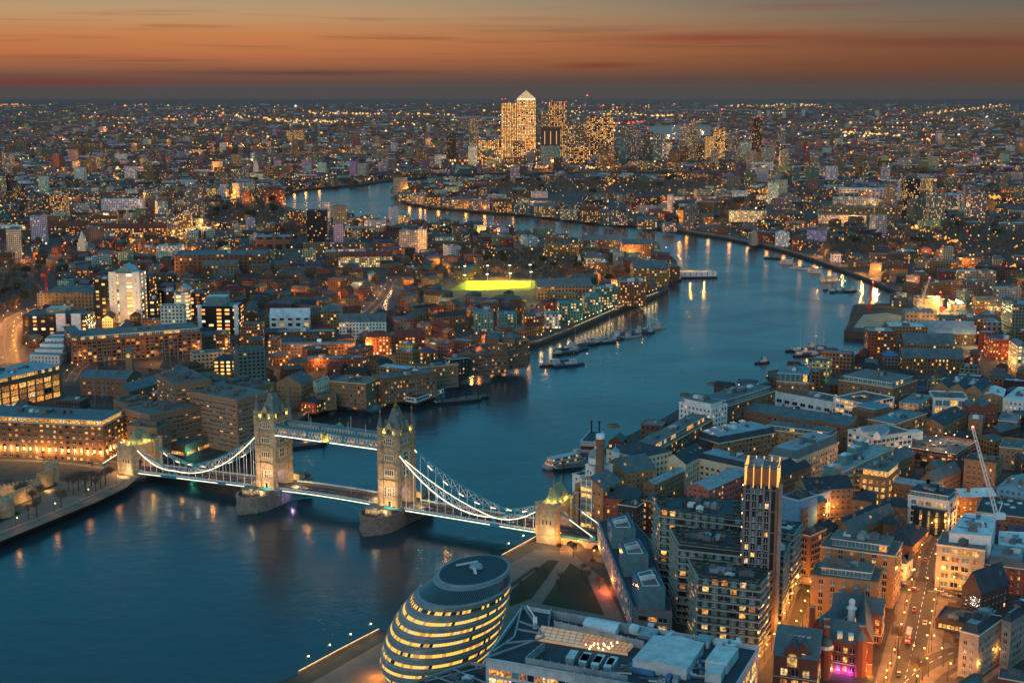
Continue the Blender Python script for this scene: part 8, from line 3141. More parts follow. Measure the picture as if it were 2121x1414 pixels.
for i in range(6500):
 px, py = rr.uniform(-80, 2200), 216 + 165 * rr.random() ** 1.0
 if rr.random() < .12 + .88 * clump(px, py) ** 1.5:
  put(px, py, .85 if rr.random() < .85 else 1.5)
for i in range(1500):
 px, py = rr.uniform(-40, 2160), 380 + 190 * rr.random() ** 1.2
 c = at(px, py)
 put(px, py, .8)
for i in range(700):
 px, py = rr.uniform(-40, 2160), 560 + 260 * rr.random()
 c = at(px, py)
 if (int(c.x // CELL), int(c.y // CELL)) not in OCC:
  put(px, py, .55, 0, 6)
for i in range(85):
 px, py = rr.uniform(-60, 2180), 218 + 186 * rr.random() ** 1.1
 c = at(px, py)
 a = hang(c.x, c.y) + (PI / 2 if rr.random() < .5 else 0)
 n = rr.randrange(8, 26)
 k = rr.choice((.7, .8, 1.0, 1.5))
 mi = rr.choice((0, 0, 1, 1, 2))
 for j in range(n):
  p = c + Vector((math.cos(a), math.sin(a))) * (j - n / 2) * rr.uniform(34, 46)
  q = proj(p.x, p.y, G)
  if 211 < q[1] < 430:
   put(q[0], q[1], k, mi)
for (x0, y0, x1, y1, n, k, mi) in ((240, 356, 345, 375, 40, 1.5, 1), (80, 350, 120, 362, 26, 1.7, 1), (440, 234, 650, 262, 90, 1.3, 1), (640, 236, 960, 240, 120, 1.2, 1), (680, 335, 722, 310, 34, 1.5, 0), (480, 425, 500, 398, 26, 1.7, 0), (355, 500, 420, 477, 30, 1.4, 1), (160, 244, 420, 252, 40, 1.2, 0), (560, 250, 900, 262, 80, 1.2, 1),
                                   (1000, 350, 1300, 355, 120, 1.3, 1), (900, 360, 1000, 361, 30, 1.2, 1), (1300, 356, 1900, 356, 110, 1.2, 0), (1250, 238, 1420, 242, 70, 1.2, 1), (1480, 222, 1700, 218, 60, 1.2, 1), (1250, 262, 1330, 255, 40, 1.6, 3), (1330, 270, 1400, 262, 16, 1.4, 3), (1730, 277, 1860, 285, 70, 1.6, 1), (1640, 300, 1800, 301, 40, 1.3, 0),
                                   (1900, 240, 2121, 215, 90, 1.2, 1), (1860, 345, 2121, 352, 70, 1.3, 0), (2030, 415, 2110, 425, 14, 2.4, 0), (1560, 405, 1660, 404, 20, 1.4, 0), (820, 425, 1000, 440, 50, 1.4, 0), (640, 391, 740, 384, 26, 1.4, 0), (1880, 475, 1990, 520, 50, 1.3, 0), (1120, 300, 1180, 345, 40, 1.6, 1), (1900, 320, 1920, 260, 10, 1.3, 3)):
 for j in range(n):
  t_ = rr.random()
  put(x0 + (x1 - x0) * t_ + rr.gauss(0, 4), y0 + (y1 - y0) * t_ + rr.gauss(0, 1.2), k, mi if rr.random() < .8 else rr.choice((0, 1, 2)))
for (px, py, dist) in ((1040, 206, 4500), (1047, 205, 4500), (1068, 209, 4500), (1142, 209, 4600), (1160, 213, 4600), (1171, 211, 4600), (1123, 212, 4500), (1191, 209, 4700), (1210, 218, 4700), (1215, 198, 4700), (1248, 219, 4700), (1276, 225, 4700), (1110, 256, 4400), (1224, 268, 4500), (1266, 270, 4600), (1562, 241, 4600), (1568, 241, 4600), (1574, 243, 4600), (1414, 258, 4600), (1424, 257, 4600), (1433, 247, 4600), (1494, 226, 4650), (1418, 233, 7000), (1435, 233, 7000)):
 X = (px - 1060.5) / FPX * dist
 bead(X, dist, zat(X, dist, py), 2.2, 3)
me = bpy.data.meshes.new('city_lights')
me.from_pydata(verts, [], faces)
for m_ in CL:
 me.materials.append(m_)
me.polygons.foreach_set('material_index', mis)
o = bpy.data.objects.new('city_lights', me)
COL.objects.link(o)
props(o, kind='stuff', label='countless amber and white lamps scattered over the distant city')

# ================================================================ BOATS
BWH = mat('boat_white', S(172, 174, 174), .5, var=.15)
HULLS = dict(white=S(176, 178, 180), dark=S(40, 44, 50), blue=S(34, 62, 98), red=S(120, 40, 36), rust=S(96, 62, 50), green=S(50, 110, 96))

def hull_pts(L, W):
 return [(-L / 2, -W * .42), (-L * .3, -W / 2), (L * .22, -W / 2), (L * .4, -W * .32), (L / 2, 0), (L * .4, W * .32), (L * .22, W / 2), (-L * .3, W / 2), (-L / 2, W * .42)]

BM_ = {}

def boat_parts(kind, col, L, W):
 key = (kind, col, round(L), round(W))
 if key in BM_:
  return BM_[key]
 hm, parts = MB(), []
 P = hull_pts(L, W)
 fb = 1.2 + L * .02
 I = [(x * .93, y * .93) for x, y in P]
 for i in range(len(P)):
  j = (i + 1) % len(P)
  hm.face([(P[i][0] * .94, P[i][1] * .9, -.6), (P[j][0] * .94, P[j][1] * .9, -.6), (*P[j], fb), (*P[i], fb)])
  hm.face([(*P[i], fb), (*P[j], fb), (*I[j], fb), (*I[i], fb)], 2)
  hm.face([(*I[j], fb - .5), (*I[i], fb - .5), (*I[i], fb), (*I[j], fb)], 1)
 hm.face([(*q, fb - .5) for q in I], 1)
 hull = hm.mesh('hull', [mat('hull_' + col, HULLS[col], .45, var=.2), mat('boat_deck', S(92, 84, 76), .8, var=.3), BWH])
 z = fb - .5
 if kind == 'cruise':
  for k, (l, w_, x0) in enumerate(((.74, .8, -.06), (.62, .7, -.08))):
   m = MB()
   m.box(L * x0, 0, z + 2.6 * k, L * l, W * w_, 2.5)
   m.box(L * x0, 0, z + 2.6 * k + 2.5, L * l + .6, W * w_ + .5, .12)
   for s in (-1, 1):
    n = int(L * l / 2.2)
    for i in range(n):
     m.box(L * x0 - L * l / 2 + L * l * (i + .5) / n, s * W * w_ / 2, z + 2.6 * k + .9, 1.5, .1, 1.0, mi=1 if i % 3 == 0 else 2)
   m.box(L * (x0 - l / 2), 0, z + 2.6 * k + .8, .1, W * w_ * .8, 1.2, mi=3)
   parts.append(('deckhouse', m.mesh('deckhouse', [BWH, LITW[1], DARKGLASS, LITW[0]])))
  m = MB()
  m.box(L * .26, 0, z + 5.2, L * .1, W * .5, 2.3)
  m.box(L * .26 + L * .05, 0, z + 6.2, .1, W * .45, .9, mi=1)
  parts.append(('wheelhouse', m.mesh('wheelhouse', [BWH, DARKGLASS])))
 elif kind == 'paddle':
  for k in range(2):
   m = MB()
   m.box(0, 0, z + 2.7 * k, L * .8, W * .85, 2.6, mi=0 if k else 1)
   m.box(0, 0, z + 2.7 * k + 2.6, L * .86, W * .95, .15)
   for s in (-1, 1):
    for i in range(9):
     m.box(-L * .36 + L * .09 * i, s * W * .425, z + 2.7 * k + .7, 1.4, .1, 1.3, mi=2)
   parts.append(('deckhouse', m.mesh('deckhouse', [BWH, mat('dark_red_boat', S(110, 36, 30), .6), LITW[0]])))
  for s in (-1, 1):
   m = MB()
   m.frustum(L * .3, s * W * .25, z + 5, z + 13, .55, .5, 8)
   m.frustum(L * .3, s * W * .25, z + 13, z + 13.8, .9, .9, 8)
   parts.append(('funnel', m.mesh('funnel', [BLACKM])))
  m = MB()
  m.box(0, 0, z + 5.5, L * .7, W * .7, .4)
  parts.append(('canopy', m.mesh('canopy', [rmat('dark')])))
 elif kind == 'tug':
  m = MB()
  m.box(L * .05, 0, z, L * .34, W * .6, 2.2)
  m.box(L * .1, 0, z + 2.2, L * .18, W * .48, 2.0)
  m.box(L * .19, 0, z + 3.0, .1, W * .42, .8, mi=1)
  m.box(L * .1, 0, z + 4.2, L * .2, W * .54, .15)
  parts.append(('wheelhouse', m.mesh('wheelhouse', [BWH, DARKGLASS])))
  m = MB()
  m.bar((L * .05, 0, z + 4), (L * .05, 0, z + 8.5), .1)
  parts.append(('mast', m.mesh('mast', [GREYM])))
  m = MB()
  m.frustum(-L * .1, 0, z + 2, z + 4.4, .5, .45, 8)
  parts.append(('funnel', m.mesh('funnel', [BLACKM])))
 elif kind == 'barge':
  m = MB()
  m.box(-L * .3, 0, z, L * .18, W * .7, 2.3)
  m.box(-L * .3, 0, z + 2.3, L * .2, W * .78, .15)
  m.box(-L * .21, 0, z + 1.0, .1, W * .5, .8, mi=1)
  parts.append(('wheelhouse', m.mesh('wheelhouse', [BWH, LITW[0]])))
  m = MB()
  m.box(L * .06, 0, z, L * .5, W * .66, 1.1)
  m.box(L * .06, 0, z + 1.1, L * .48, W * .4, .4)
  parts.append(('hatch_cover', m.mesh('hatch_cover', [mat('tarpaulin', S(58, 84, 104), .8, var=.3)])))
  m = MB()
  m.bar((L * .34, 0, z), (L * .34, 0, z + 9), .14)
  m.bar((L * .34, 0, z + 2), (L * .05, 0, z + 5), .1)
  parts.append(('mast', m.mesh('mast', [GREYM])))
 elif kind == 'yacht':
  m = MB()
  m.box(-L * .02, 0, z, L * .36, W * .55, 1.2)
  m.box(-L * .02, 0, z + 1.2, L * .3, W * .46, .12)
  for s in (-1, 1):
   m.box(-L * .02, s * W * .275, z + .4, L * .28, .08, .45, mi=1)
  parts.append(('cabin', m.mesh('cabin', [BWH, DARKGLASS])))
  m = MB()
  m.bar((L * .1, 0, z), (L * .1, 0, z + L * 1.15), .1)
  m.bar((L * .1, 0, z + 2.2), (-L * .35, 0, z + 2.2), .1)
  parts.append(('mast', m.mesh('mast', [BWH])))
 elif kind == 'pontoon':
  m = MB()
  for i in range(int(L / 6)):
   m.bar((-L / 2 + 6 * i + 3, W * .4, z), (-L / 2 + 6 * i + 3, W * .4, z + 1.2), .08)
  m.bar((-L / 2, W * .4, z + 1.2), (L / 2, W * .4, z + 1.2), .07)
  parts.append(('railing', m.mesh('railing', [BWH])))
  for i in (-1, 1):
   m = MB()
   m.frustum(L * .38 * i, -W * .6, -3, 7, .45, .45, 8)
   parts.append(('mooring_pile', m.mesh('mooring_pile', [BLACKM])))
 BM_[key] = (hull, parts)
 return BM_[key]

def boat(px, py, L, W, deg, kind, col, name, label, group=None, light=0):
 c = at(px, py, 0)
 hull, parts = boat_parts(kind, col, L, W)
 r = empty(name, (c.x, c.y, 0.15), label, 'boat' if kind != 'pontoon' else 'pontoon', group)
 r.rotation_euler = (0, 0, R(deg))
 for n_, me in [('hull', hull)] + parts:
  o = bpy.data.objects.new(n_, me)
  o.parent = r
  COL.objects.link(o)
 if light:
  lamp('deck_light', (-L * .3, 0, 6), light, SODIUM if light > 0 else WARM, .3, r)

boat(1172, 962, 36, 8, 38, 'cruise', 'white', 'river_cruiser', 'white two-deck river cruiser with lit saloons leaving the brewery pier', light=1500)
boat(1226, 924, 38, 11, 75, 'paddle', 'white', 'paddle_steamer', 'dark red and white paddle steamer with twin black funnels by the chimney', light=500)
boat(1205, 968, 40, 9, 20, 'pontoon', 'dark', 'pontoon', 'floating pontoon by the domed brewery')
boat(1147, 757, 26, 7, 20, 'tug', 'dark', 'tug', 'dark tug at the left end of the nearest mid-river mooring', light=700)
boat(1167, 752, 30, 9, 24, 'barge', 'blue', 'barge', 'blue barge with a long white roof in the nearest mid-river mooring')
boat(1180, 757, 32, 7, 28, 'tug', 'blue', 'tug', 'blue tug on the right of the nearest mid-river mooring')
rb = random.Random(5)
GN = 'boats of the long mid-river mooring'
adj_ = ('black', 'white', 'blue', 'green', 'rusty', 'dark blue')
for i in range(22):
 t_ = i / 21
 px, py = 1172 + 184 * t_ + rb.uniform(-4, 4), 730 - 48 * t_ + rb.uniform(-6, 6)
 k = rb.choice(('barge', 'barge', 'tug', 'yacht', 'barge'))
 cl = rb.choice(('dark', 'blue', 'dark', 'dark', 'rust', 'white'))
 boat(px, py, rb.uniform(16, 30), rb.uniform(5, 7), 32 + rb.uniform(-8, 8), k, cl, {'barge': 'barge', 'tug': 'tug', 'yacht': 'sailing_boat'}[k],
         '%s %s number %d from the left in the long mid-river mooring' % ({'rust': 'rusty', 'dark': 'black'}.get(cl, cl), {'barge': 'barge', 'tug': 'tug', 'yacht': 'sailing boat'}[k], i + 1), GN, light=500 if i % 6 == 1 else 0)
for i in range(18):
 t_ = i / 17
 px, py = 1652 + 112 * t_ + rb.uniform(-6, 6), 722 + 22 * t_ + rb.uniform(-9, 12)
 if px > 1760:
  px = 1750
 k = rb.choice(('barge', 'barge', 'tug', 'yacht'))
 cl = rb.choice(('dark', 'blue', 'dark', 'dark', 'green'))
 boat(px, py, rb.uniform(14, 28), rb.uniform(4.5, 6.5), rb.uniform(0, 40), k, cl, {'barge': 'barge', 'tug': 'tug', 'yacht': 'sailing_boat'}[k],
         '%s %s number %d from the left in the raft below the river pit' % ({'dark': 'black'}.get(cl, cl), {'barge': 'barge', 'tug': 'tug', 'yacht': 'sailing boat'}[k], i + 1), 'boats of the raft below the river pit', light=900 if i % 4 == 1 else 0)
for a in ((1580, 752, 16, 4.5, 25, 'tug', 'dark', 'tug', 'lone dark launch in mid-river left of the raft'), (1621, 778, 30, 8, 20, 'barge', 'green', 'barge', 'green decked barge at the corner of the brick office quay'), (1600, 536, 26, 6, -20, 'barge', 'dark', 'barge', 'lone dark lighter off the outer bank'),
          (1632, 547, 24, 7, -15, 'cruise', 'white', 'river_cruiser', 'white cruiser, first in the line off the outer bank'), (1666, 557, 40, 7, -18, 'barge', 'white', 'barge', 'long pale barge, second in the line off the outer bank'), (1690, 565, 24, 7, -15, 'cruise', 'white', 'river_cruiser', 'white cruiser, third in the line off the outer bank'),
          (1704, 583, 26, 8, 80, 'cruise', 'white', 'river_cruiser', 'white cruiser with red lights left at the far pier'), (1724, 582, 34, 9, 60, 'cruise', 'white', 'river_cruiser', 'largest white cruiser at the far pier'), (1710, 600, 18, 6, 70, 'tug', 'red', 'tug', 'small red and white boat in front of the far pier'),
          (1726, 603, 26, 8, 70, 'barge', 'blue', 'barge', 'dark workboat in front of the far pier, middle'), (1742, 602, 24, 8, 60, 'barge', 'green', 'barge', 'pale workboat in front of the far pier, right'), (1762, 604, 22, 7, 30, 'tug', 'dark', 'tug', 'dark tug at the right end of the far pier'),
          (950, 833, 40, 7, 22, 'pontoon', 'dark', 'pontoon', 'dark landing stage with piles off the pier restaurant'), (630, 926, 34, 6, 25, 'pontoon', 'dark', 'pontoon', 'grey pier pontoon seen just right of the north bridge tower'), (985, 826, 24, 5, 22, 'pontoon', 'dark', 'pontoon', 'second landing stage with piles nearer mid-river')):
 boat(*a, light=600 if a[5] == 'cruise' else 0)
for px, py, lb in ((1271, 881, 'nearest orange float moored in the river'), (1477, 794, 'orange float farthest up the river'), (1420, 817, 'small orange float by the white warehouse')):
 c = at(px, py, 0)
 m = MB()
 m.prism(rect(c.x, c.y, 7, 7, .4), -.4, .8, 0, 1)
 m.box(c.x, c.y, .81, 5, 5, .25, .4, 1, bottom=False)
 m.build('mooring_float', [mat('orange_float', S(196, 130, 60), .7), mat('boat_deck', S(92, 84, 76))], label=lb, cat='float')
n = 0
for x0, x1, y0, y1, k in ((200, 262, 746, 768, 11), (332, 380, 740, 764, 9), (442, 504, 731, 744, 6), (180, 238, 831, 843, 7)):
 for i in range(k):
  boat(x0 + (x1 - x0) * (i + .5) / k, rb.uniform(y0 + 3, y1 - 2), rb.uniform(11, 17), 4, rb.choice((60, 70, 240, 250)), 'yacht', rb.choice(('white', 'white', 'blue')), 'yacht', 'white-cabined yacht with a bare mast in the dock basins', 'yachts in the dock basins')
# police station pier on the water
c = at(1435, 575, 0)
r = empty('pier_station', (c.x, c.y, 0), 'white floating pier station at the tip of the north bank', 'building')
m = MB()
m.box(c.x, c.y, 0, 62, 16, 2.2, .1)
m.build('float', BLACKM, r)
m = MB()
m.box(c.x, c.y, 2.2, 60, 13, 6.5, .1, 0, 1)
for i in range(8):
 m.box(c.x - 26 + 7.4 * i, c.y - 6.6 + (-26 + 7.4 * i) * .1, 3.0, .8, .4, 5, .1, 2)
m.build('wall', [WHITEP, rmat('slate'), rmat('dark')], r)
for i in range(3):
 lamp('pier_light', (-20 + 18 * i, 9, 12), 14000, SODIUM, .4, r)

# ================================================================ CRANES
def crane(px, py, ytop, tip, label, col='white', k=1.0, back=(-6, 4), lightc=LAMPR):
 c = at(px, py)
 zt = zat(c.x, c.y, ytop)
 r = empty('tower_crane', (c.x, c.y, G), label, 'crane')
 D = c.length
 M = dict(white=WHITEP, red=mat('crane_red', S(170, 44, 44), .5), blue=mat('crane_blue', S(40, 84, 150), .5), grey=GREYM)[col]
 w_ = 1.0 * k

 def lattice(name, a, b, w0, w1, mm, n):
  a, b = Vector(a), Vector(b)
  d = (b - a).normalized()
  s1 = d.cross(Vector((0, 1, .01))).normalized()
  s2 = d.cross(s1)
  m = MB()
  C = [(-1, -1), (1, -1), (1, 1), (-1, 1)]
  pt = lambda i, q: a + (b - a) * (i / n) + (s1 * C[q][0] + s2 * C[q][1]) * (w0 + (w1 - w0) * i / n)
  for i in range(n):
   for q in range(4):
    m.bar(pt(i, q), pt(i + 1, q), .16 * k)
    m.bar(pt(i, q), pt(i + 1, (q + 1) % 4), .1 * k)
  m.build(name, mm, r)
 lattice('mast', (c.x, c.y, G), (c.x, c.y, zt), w_, w_, mat('crane_blue', S(40, 84, 150), .5) if col == 'white' and k < 1.2 else M, 14)
 depth = c.y
 X = (tip[0] - 1060.5) / FPX * (depth * _c + 150 * _s)
 zz_ = zat(X, depth, tip[1])
 lattice('jib', (c.x, c.y, zt + 1), (X, depth, zz_), w_ * .8, w_ * .5, M, 18)
 m = MB()
 m.box(c.x - (X - c.x) * .1, c.y, zt - .5, 5 * k, 3 * k, 3 * k)
 m.bar((c.x, c.y, zt), (c.x - (X - c.x) * .16, c.y, zt + 8 * k), .3 * k)
 m.bar((c.x - (X - c.x) * .16, c.y, zt + 8 * k), (c.x + (X - c.x) * .7, c.y, zt + (zz_ - zt) * .7), .08 * k)
 m.build('counterweight', M, r)
 m = MB()
 m.dome(X, depth, zz_ + .3, .6 * k, .8 * k, 6, 3)
 m.build('warning_lamp', lightc, r)

crane(2058, 1172, 1072, (2019, 886), 'tall white jib crane on a blue mast over the building site', k=1.0)
crane(99, 640, 572, (132, 505), 'red jib crane at the left by the dark trees', 'red', 1.1)
crane(1800, 650, 636, (1813, 585), 'slim red crane on the corner of the river pit', 'red', 1.0)
crane(1905, 652, 632, (1931, 576), 'pale crane leaning right over the floodlit works', 'grey', 1.1)
crane(1950, 655, 640, (1955, 606), 'short red crane among the floodlights', 'red', 1.0)
crane(1860, 425, 376, (1822, 371), 'white crane with a level jib beside the tall dark tower', 'white', 1.6)
crane(1668, 372, 345, (1672, 306), 'thin red crane on the near side of the far reach', 'red', 1.8)
crane(661, 300, 262, (655, 250), 'pale crane on the plain left of the far tower cluster', 'grey', 2.4)
crane(1122, 340, 232, (1130, 214), 'pale crane beside the lattice-fronted tower', 'grey', 2.2)
crane(1209, 330, 220, (1215, 199), 'tall pale crane among the two black towers', 'grey', 2.2)
crane(1246, 330, 234, (1249, 219), 'pale crane right of the black towers', 'grey', 2.2)
crane(1278, 330, 240, (1277, 223), 'pale crane at the right end of the black towers', 'grey', 2.2)
crane(1487, 330, 262, (1494, 227), 'pale crane on top of the lit tower under construction', 'grey', 2.2)

# ================================================================ VEHICLES
CARM = {}

def vehicle(p, ang, col, label, kind='car', group=None, z=G + .1):
 if kind not in CARM:
  L, W = (4.4, 1.8) if kind == 'car' else (10.8, 2.6)
  q = {}
  for ck, cc in (('black', S(28, 30, 34)), ('silver', S(150, 154, 158)), ('white', S(215, 215, 215)), ('red', S(150, 30, 28)), ('blue', S(40, 60, 100))):
   m = MB()
   if kind == 'car':
    sec = [(-L / 2, .35), (L / 2, .35), (L / 2, .75), (L * .28, .95), (-L * .46, 1.0), (-L / 2, .8)]
   else:
    sec = [(-L / 2, .35), (L / 2, .35), (L / 2, 3.9), (L * .47, 4.3), (-L * .48, 4.3), (-L / 2, 4.1)]
   n = len(sec)
   for i in range(n):
    a, b = sec[i], sec[(i + 1) % n]
    m.face([(a[0], -W / 2, a[1]), (a[0], W / 2, a[1]), (b[0], W / 2, b[1]), (b[0], -W / 2, b[1])][::-1])
   m.face([(x, -W / 2, z_) for x, z_ in sec])
   m.face([(x, W / 2, z_) for x, z_ in reversed(sec)])
   q[ck] = m.mesh('body', [mat('car_paint_' + ck, cc, .3, .1, var=.05, spec=.6), WHITEP])
  m = MB()
  if kind == 'car':
   lo, hi = [(-L * .44, -.82), (L * .26, -.82), (L * .26, .82), (-L * .44, .82)], [(-L * .3, -.66), (L * .1, -.66), (L * .1, .66), (-L * .3, .66)]
   for i in range(4):
    j = (i + 1) % 4
    m.face([(*lo[i], .97), (*lo[j], .97), (*hi[j], 1.45), (*hi[i], 1.45)])
   m.face([(*h_, 1.45) for h_ in hi], 1)
  else:
   for zz_ in (1.3, 3.0):
    m.box(0, 0, zz_, L * .9, W + .04, .85)
    m.box(L / 2 - .02, 0, zz_, .08, W * .85, .95, mi=2)
   m.box(0, 0, 4.3, L * .93, W * .92, .06, mi=1, bottom=False)
  q['glass'] = m.mesh('window', [DARKGLASS, mat('car_roof', S(150, 150, 152), .35, var=.3), LITW[2]])
  m = MB()
  for i in range(10):
   a0, a1 = 2 * PI * i / 10, 2 * PI * (i + 1) / 10
   r_ = .33 if kind == 'car' else .48
   m.face([(r_ * math.cos(a0), -.12, r_ * math.sin(a0)), (r_ * math.cos(a1), -.12, r_ * math.sin(a1)), (r_ * math.cos(a1), .12, r_ * math.sin(a1)), (r_ * math.cos(a0), .12, r_ * math.sin(a0))])
   for s in (-.12, .12):
    m.face([(0, s, 0), (r_ * math.cos(a0), s, r_ * math.sin(a0)), (r_ * math.cos(a1), s, r_ * math.sin(a1))], 1)
  q['wheel'] = m.mesh('wheel', [BLACKM, GREYM])
  for k, g_ in (('headlight', LITW[2]), ('tail_light', glow('tail_red', (1, .03, .02), 2.5))):
   m = MB()
   m.box(0, 0, 0, .08, .36, .2)
   q[k] = m.mesh(k, [g_])
  CARM[kind] = (q, L, W)
 q, L, W = CARM[kind]
 r = empty('car' if kind == 'car' else 'double_decker_bus', (p[0], p[1], z), label, 'car' if kind == 'car' else 'bus', group)
 r.rotation_euler = (0, 0, ang)
 r_ = .33 if kind == 'car' else .48
 for n_, me, loc in [('body', q[col], (0, 0, 0)), ('window', q['glass'], (0, 0, 0))] + [('wheel', q['wheel'], (sx * L * .31, sy * W * .46, r_)) for sx in (-1, 1) for sy in (-1, 1)] + \
   [('headlight', q['headlight'], (L / 2, sy * W * .36, .68)) for sy in (-1, 1)] + [('tail_light', q['tail_light'], (-L / 2, sy * W * .36, .7)) for sy in (-1, 1)]:
  o = bpy.data.objects.new(n_, me)
  o.parent = r
  o.location = loc
  COL.objects.link(o)
 return r

def along(Pts, t_, off):
 L = [(b - a).length for a, b in zip(Pts, Pts[1:])]
 s = t_ * sum(L)
 for a, b, l in zip(Pts, Pts[1:], L):
  if s <= l:
   d = (b - a).normalized()
   return a + d * s + Vector((-d.y, d.x)) * off, math.atan2(d.y, d.x)
  s -= l
 return Pts[-1], 0

p, an = along(R1, .47, 2.6)
vehicle(p, an + PI, 'red', 'red double-decker bus on the high street at the lower right', 'bus')
for RR, name, spots in ((R1, 'the high street', ((.72, 2.8), (.62, -2.8), (.3, -2.8), (.2, 2.8))), (R2, 'the cross street', ((.12, 2), (.3, -2), (.62, 2), (.8, -2), (.95, 2))), (R7, 'the street of parked cars', [(.08 + .1 * i, -3.0 + 5.6 * (i % 2 == 0)) for i in range(9)]), (R3, 'the narrow lane', ((.2, 1.6), (.7, 1.8))),
      (R5, 'the mansion street', ((.2, 3), (.4, 3), (.6, -3))), (R12, 'the bridge road', ((.1, 2.6), (.35, -2.6), (.5, 2.6), (.8, -2.6), (.9, 2.6))), (R13, 'the dual carriageway', ((.1, 3), (.2, -3), (.3, 5), (.42, -5), (.5, 3), (.62, -3), (.7, 4), (.85, -4)))):
 for i, (t_, off) in enumerate(spots):
  p, an = along(RR, t_, off)
  cl = ('black', 'silver', 'white', 'red', 'black', 'blue')[(i * 5 + len(name)) % 6]
  vehicle(p, an + (PI if off > 0 else 0), cl, '%s car on %s' % (cl, name), group='cars on ' + name)
for i, q in enumerate(((1175, 655), (1270, 690), (1345, 705), (1480, 660), (1535, 700), (1390, 590), (1255, 632), (1180, 670), (1420, 690))):
 cl = ('red', 'black', 'black', 'white', 'blue', 'silver', 'silver', 'black', 'white')[i]
 vehicle(at(*Z4(*q), cp['z1'] - 1.1), .2 + (i % 2) * 1.4, cl, '%s car parked on the roof deck' % cl, group='cars on the roof deck', z=cp['z1'] - 1.08)
for i, x in enumerate((-120, -96, -70, -20, 12, 66, 90, 118, 190, 215)):
 p = bw(x, (2.6, -2.6)[i % 2])
 cl = ('black', 'red', 'silver', 'white')[i % 4]
 vehicle(p, BANG + (0 if i % 2 else PI), cl, '%s car crossing the bridge' % cl, group='cars crossing the bridge', z=deckz(x) + .02)

# ================================================================ TREES
TREEM = []
TW = mat('bare_twigs', S(108, 92, 78), .9, var=.3, scale=.5)
BARK = mat('bark', S(70, 60, 52), .9, var=.3, scale=.8)
EVG = mat('evergreen_leaves', S(44, 58, 36), .8, var=.35, scale=.6)
for v in range(5):
 rt = random.Random(40 + v)
 tm, cm = MB(), MB()
 tm.frustum(0, 0, 0, 3.2, .34, .24, 7)

 def limb(p, d, L, r, lev):
  q = p + d * L
  tm.bar(p, q, r, 4 if lev < 2 else 3)
  if lev == 3:
   for i in range(14 if v < 4 else 26):
    a = q + Vector((rt.gauss(0, .8), rt.gauss(0, .8), rt.gauss(0, .7)))
    e = (d + Vector((rt.gauss(0, .7), rt.gauss(0, .7), rt.gauss(.3, .6)))).normalized() * rt.uniform(.6, 1.5)
    s = e.cross(Vector((rt.gauss(0, 1), rt.gauss(0, 1), rt.gauss(0, 1)))).normalized() * (.085 if v < 4 else .4)
    cm.face([a - s, a + s, a + e])
   return
  for i in range(3 if lev else 5):
   nd = (d * .7 + Vector((rt.gauss(0, .62), rt.gauss(0, .62), rt.uniform(0, .5)))).normalized()
   limb(q, nd, L * rt.uniform(.62, .85), r * .6, lev + 1)
 limb(Vector((0, 0, 3)), Vector((0, 0, 1)), 2.0, .22, 0)
 TREEM.append((tm.mesh('trunk', [BARK]), cm.mesh('crown', [TW if v < 4 else EVG])))

def tree(p, s, label, group, v=None, z=G):
 v = rb.randrange(4) if v is None else v
 r = empty('tree', (p[0], p[1], z), label, 'tree', group)
 r.rotation_euler = (0, 0, rb.uniform(0, 6))
 r.scale = (s, s, s * rb.uniform(.9, 1.15))
 for n_, me in zip(('trunk', 'crown'), TREEM[v]):
  o = bpy.data.objects.new(n_, me)
  o.parent = r
  COL.objects.link(o)
 return r

for q, s, lb in ((Z6(1085, 1190), 1.25, 'tall bare tree on the pavement before the former school'), (Z6(1230, 1440), 1.3, 'bare tree at the bottom edge by the street junction'), (Z6(1540, 1260), 1.15, 'bare tree before the bowed mansion front'), (Z6(1450, 1130), .8, 'small bare tree on the junction island'),
                 (Z6(1560, 660), 1.0, 'bare tree in front of the dark chapel'), (Z6(1380, 180), .9, 'bare tree where the lane bends'), (Z6(915, 130), .9, 'bare tree in the yard behind the hipped houses'), (Z4(860, 1350), 1.0, 'bare tree in the courtyard with the amber lamp'), (Z4(640, 1215), .9, 'bare tree on the street of parked cars'),
                 (Zi(500, 1080), 1.15, 'bare tree standing alone on the wharf, pale trunk'), (Z1(815, 450), 1.1, 'bare tree glowing with yellow light by the hotel'), (Z6(1040, 1020), .9, 'bare street tree beside the paved lane end')):
 tree(at(*q), s, lb, None)
for q in ((820, 905), (745, 890), (690, 880), (640, 930), (600, 960), (560, 930), (860, 880), (300, 1140), (235, 1160), (270, 1060), (200, 990), (150, 1000), (330, 1010), (90, 960), (700, 940), (780, 930)):
 tree(at(*Zi(*q)), rb.uniform(.9, 1.3), 'bare tree in the wharf gardens below the fortress', 'trees in the wharf gardens')
for q in ((1555, 280), (1690, 370), (1700, 330), (1835, 270), (1870, 330), (1610, 300), (1780, 160), (1690, 140), (1900, 240), (1945, 360), (1470, 420), (1450, 380)):
 tree(at(*Z2(*q)), rb.uniform(.55, .8), 'small bare tree in the lawns by the egg-shaped building', 'trees in the lawns')
for q in ((1200, 860), (1240, 800), (1270, 930), (620, 1230), (1380, 975), (1290, 850)):
 tree(at(*Z4(*q)), rb.uniform(.7, .95), 'leafy evergreen tree among the warehouses', 'evergreens among the warehouses', 4)
k = 0
for poly in PARKS[:9]:
 P = [at(*q) for q in poly]
 xs, ys = [q.x for q in P], [q.y for q in P]
 n = 0
 for _ in range(400):
  x, y = rb.uniform(min(xs), max(xs)), rb.uniform(min(ys), max(ys))
  if pip(x, y, P) and n < 21 and on_land(x, y):
   n += 1
   tree((x, y), rb.uniform(1.1, 1.7) if y < 2200 else rb.uniform(1.6, 2.4), 'bare tree in a dark park between the roofs', 'trees in the dark parks', 4 if rb.random() < .25 else None)
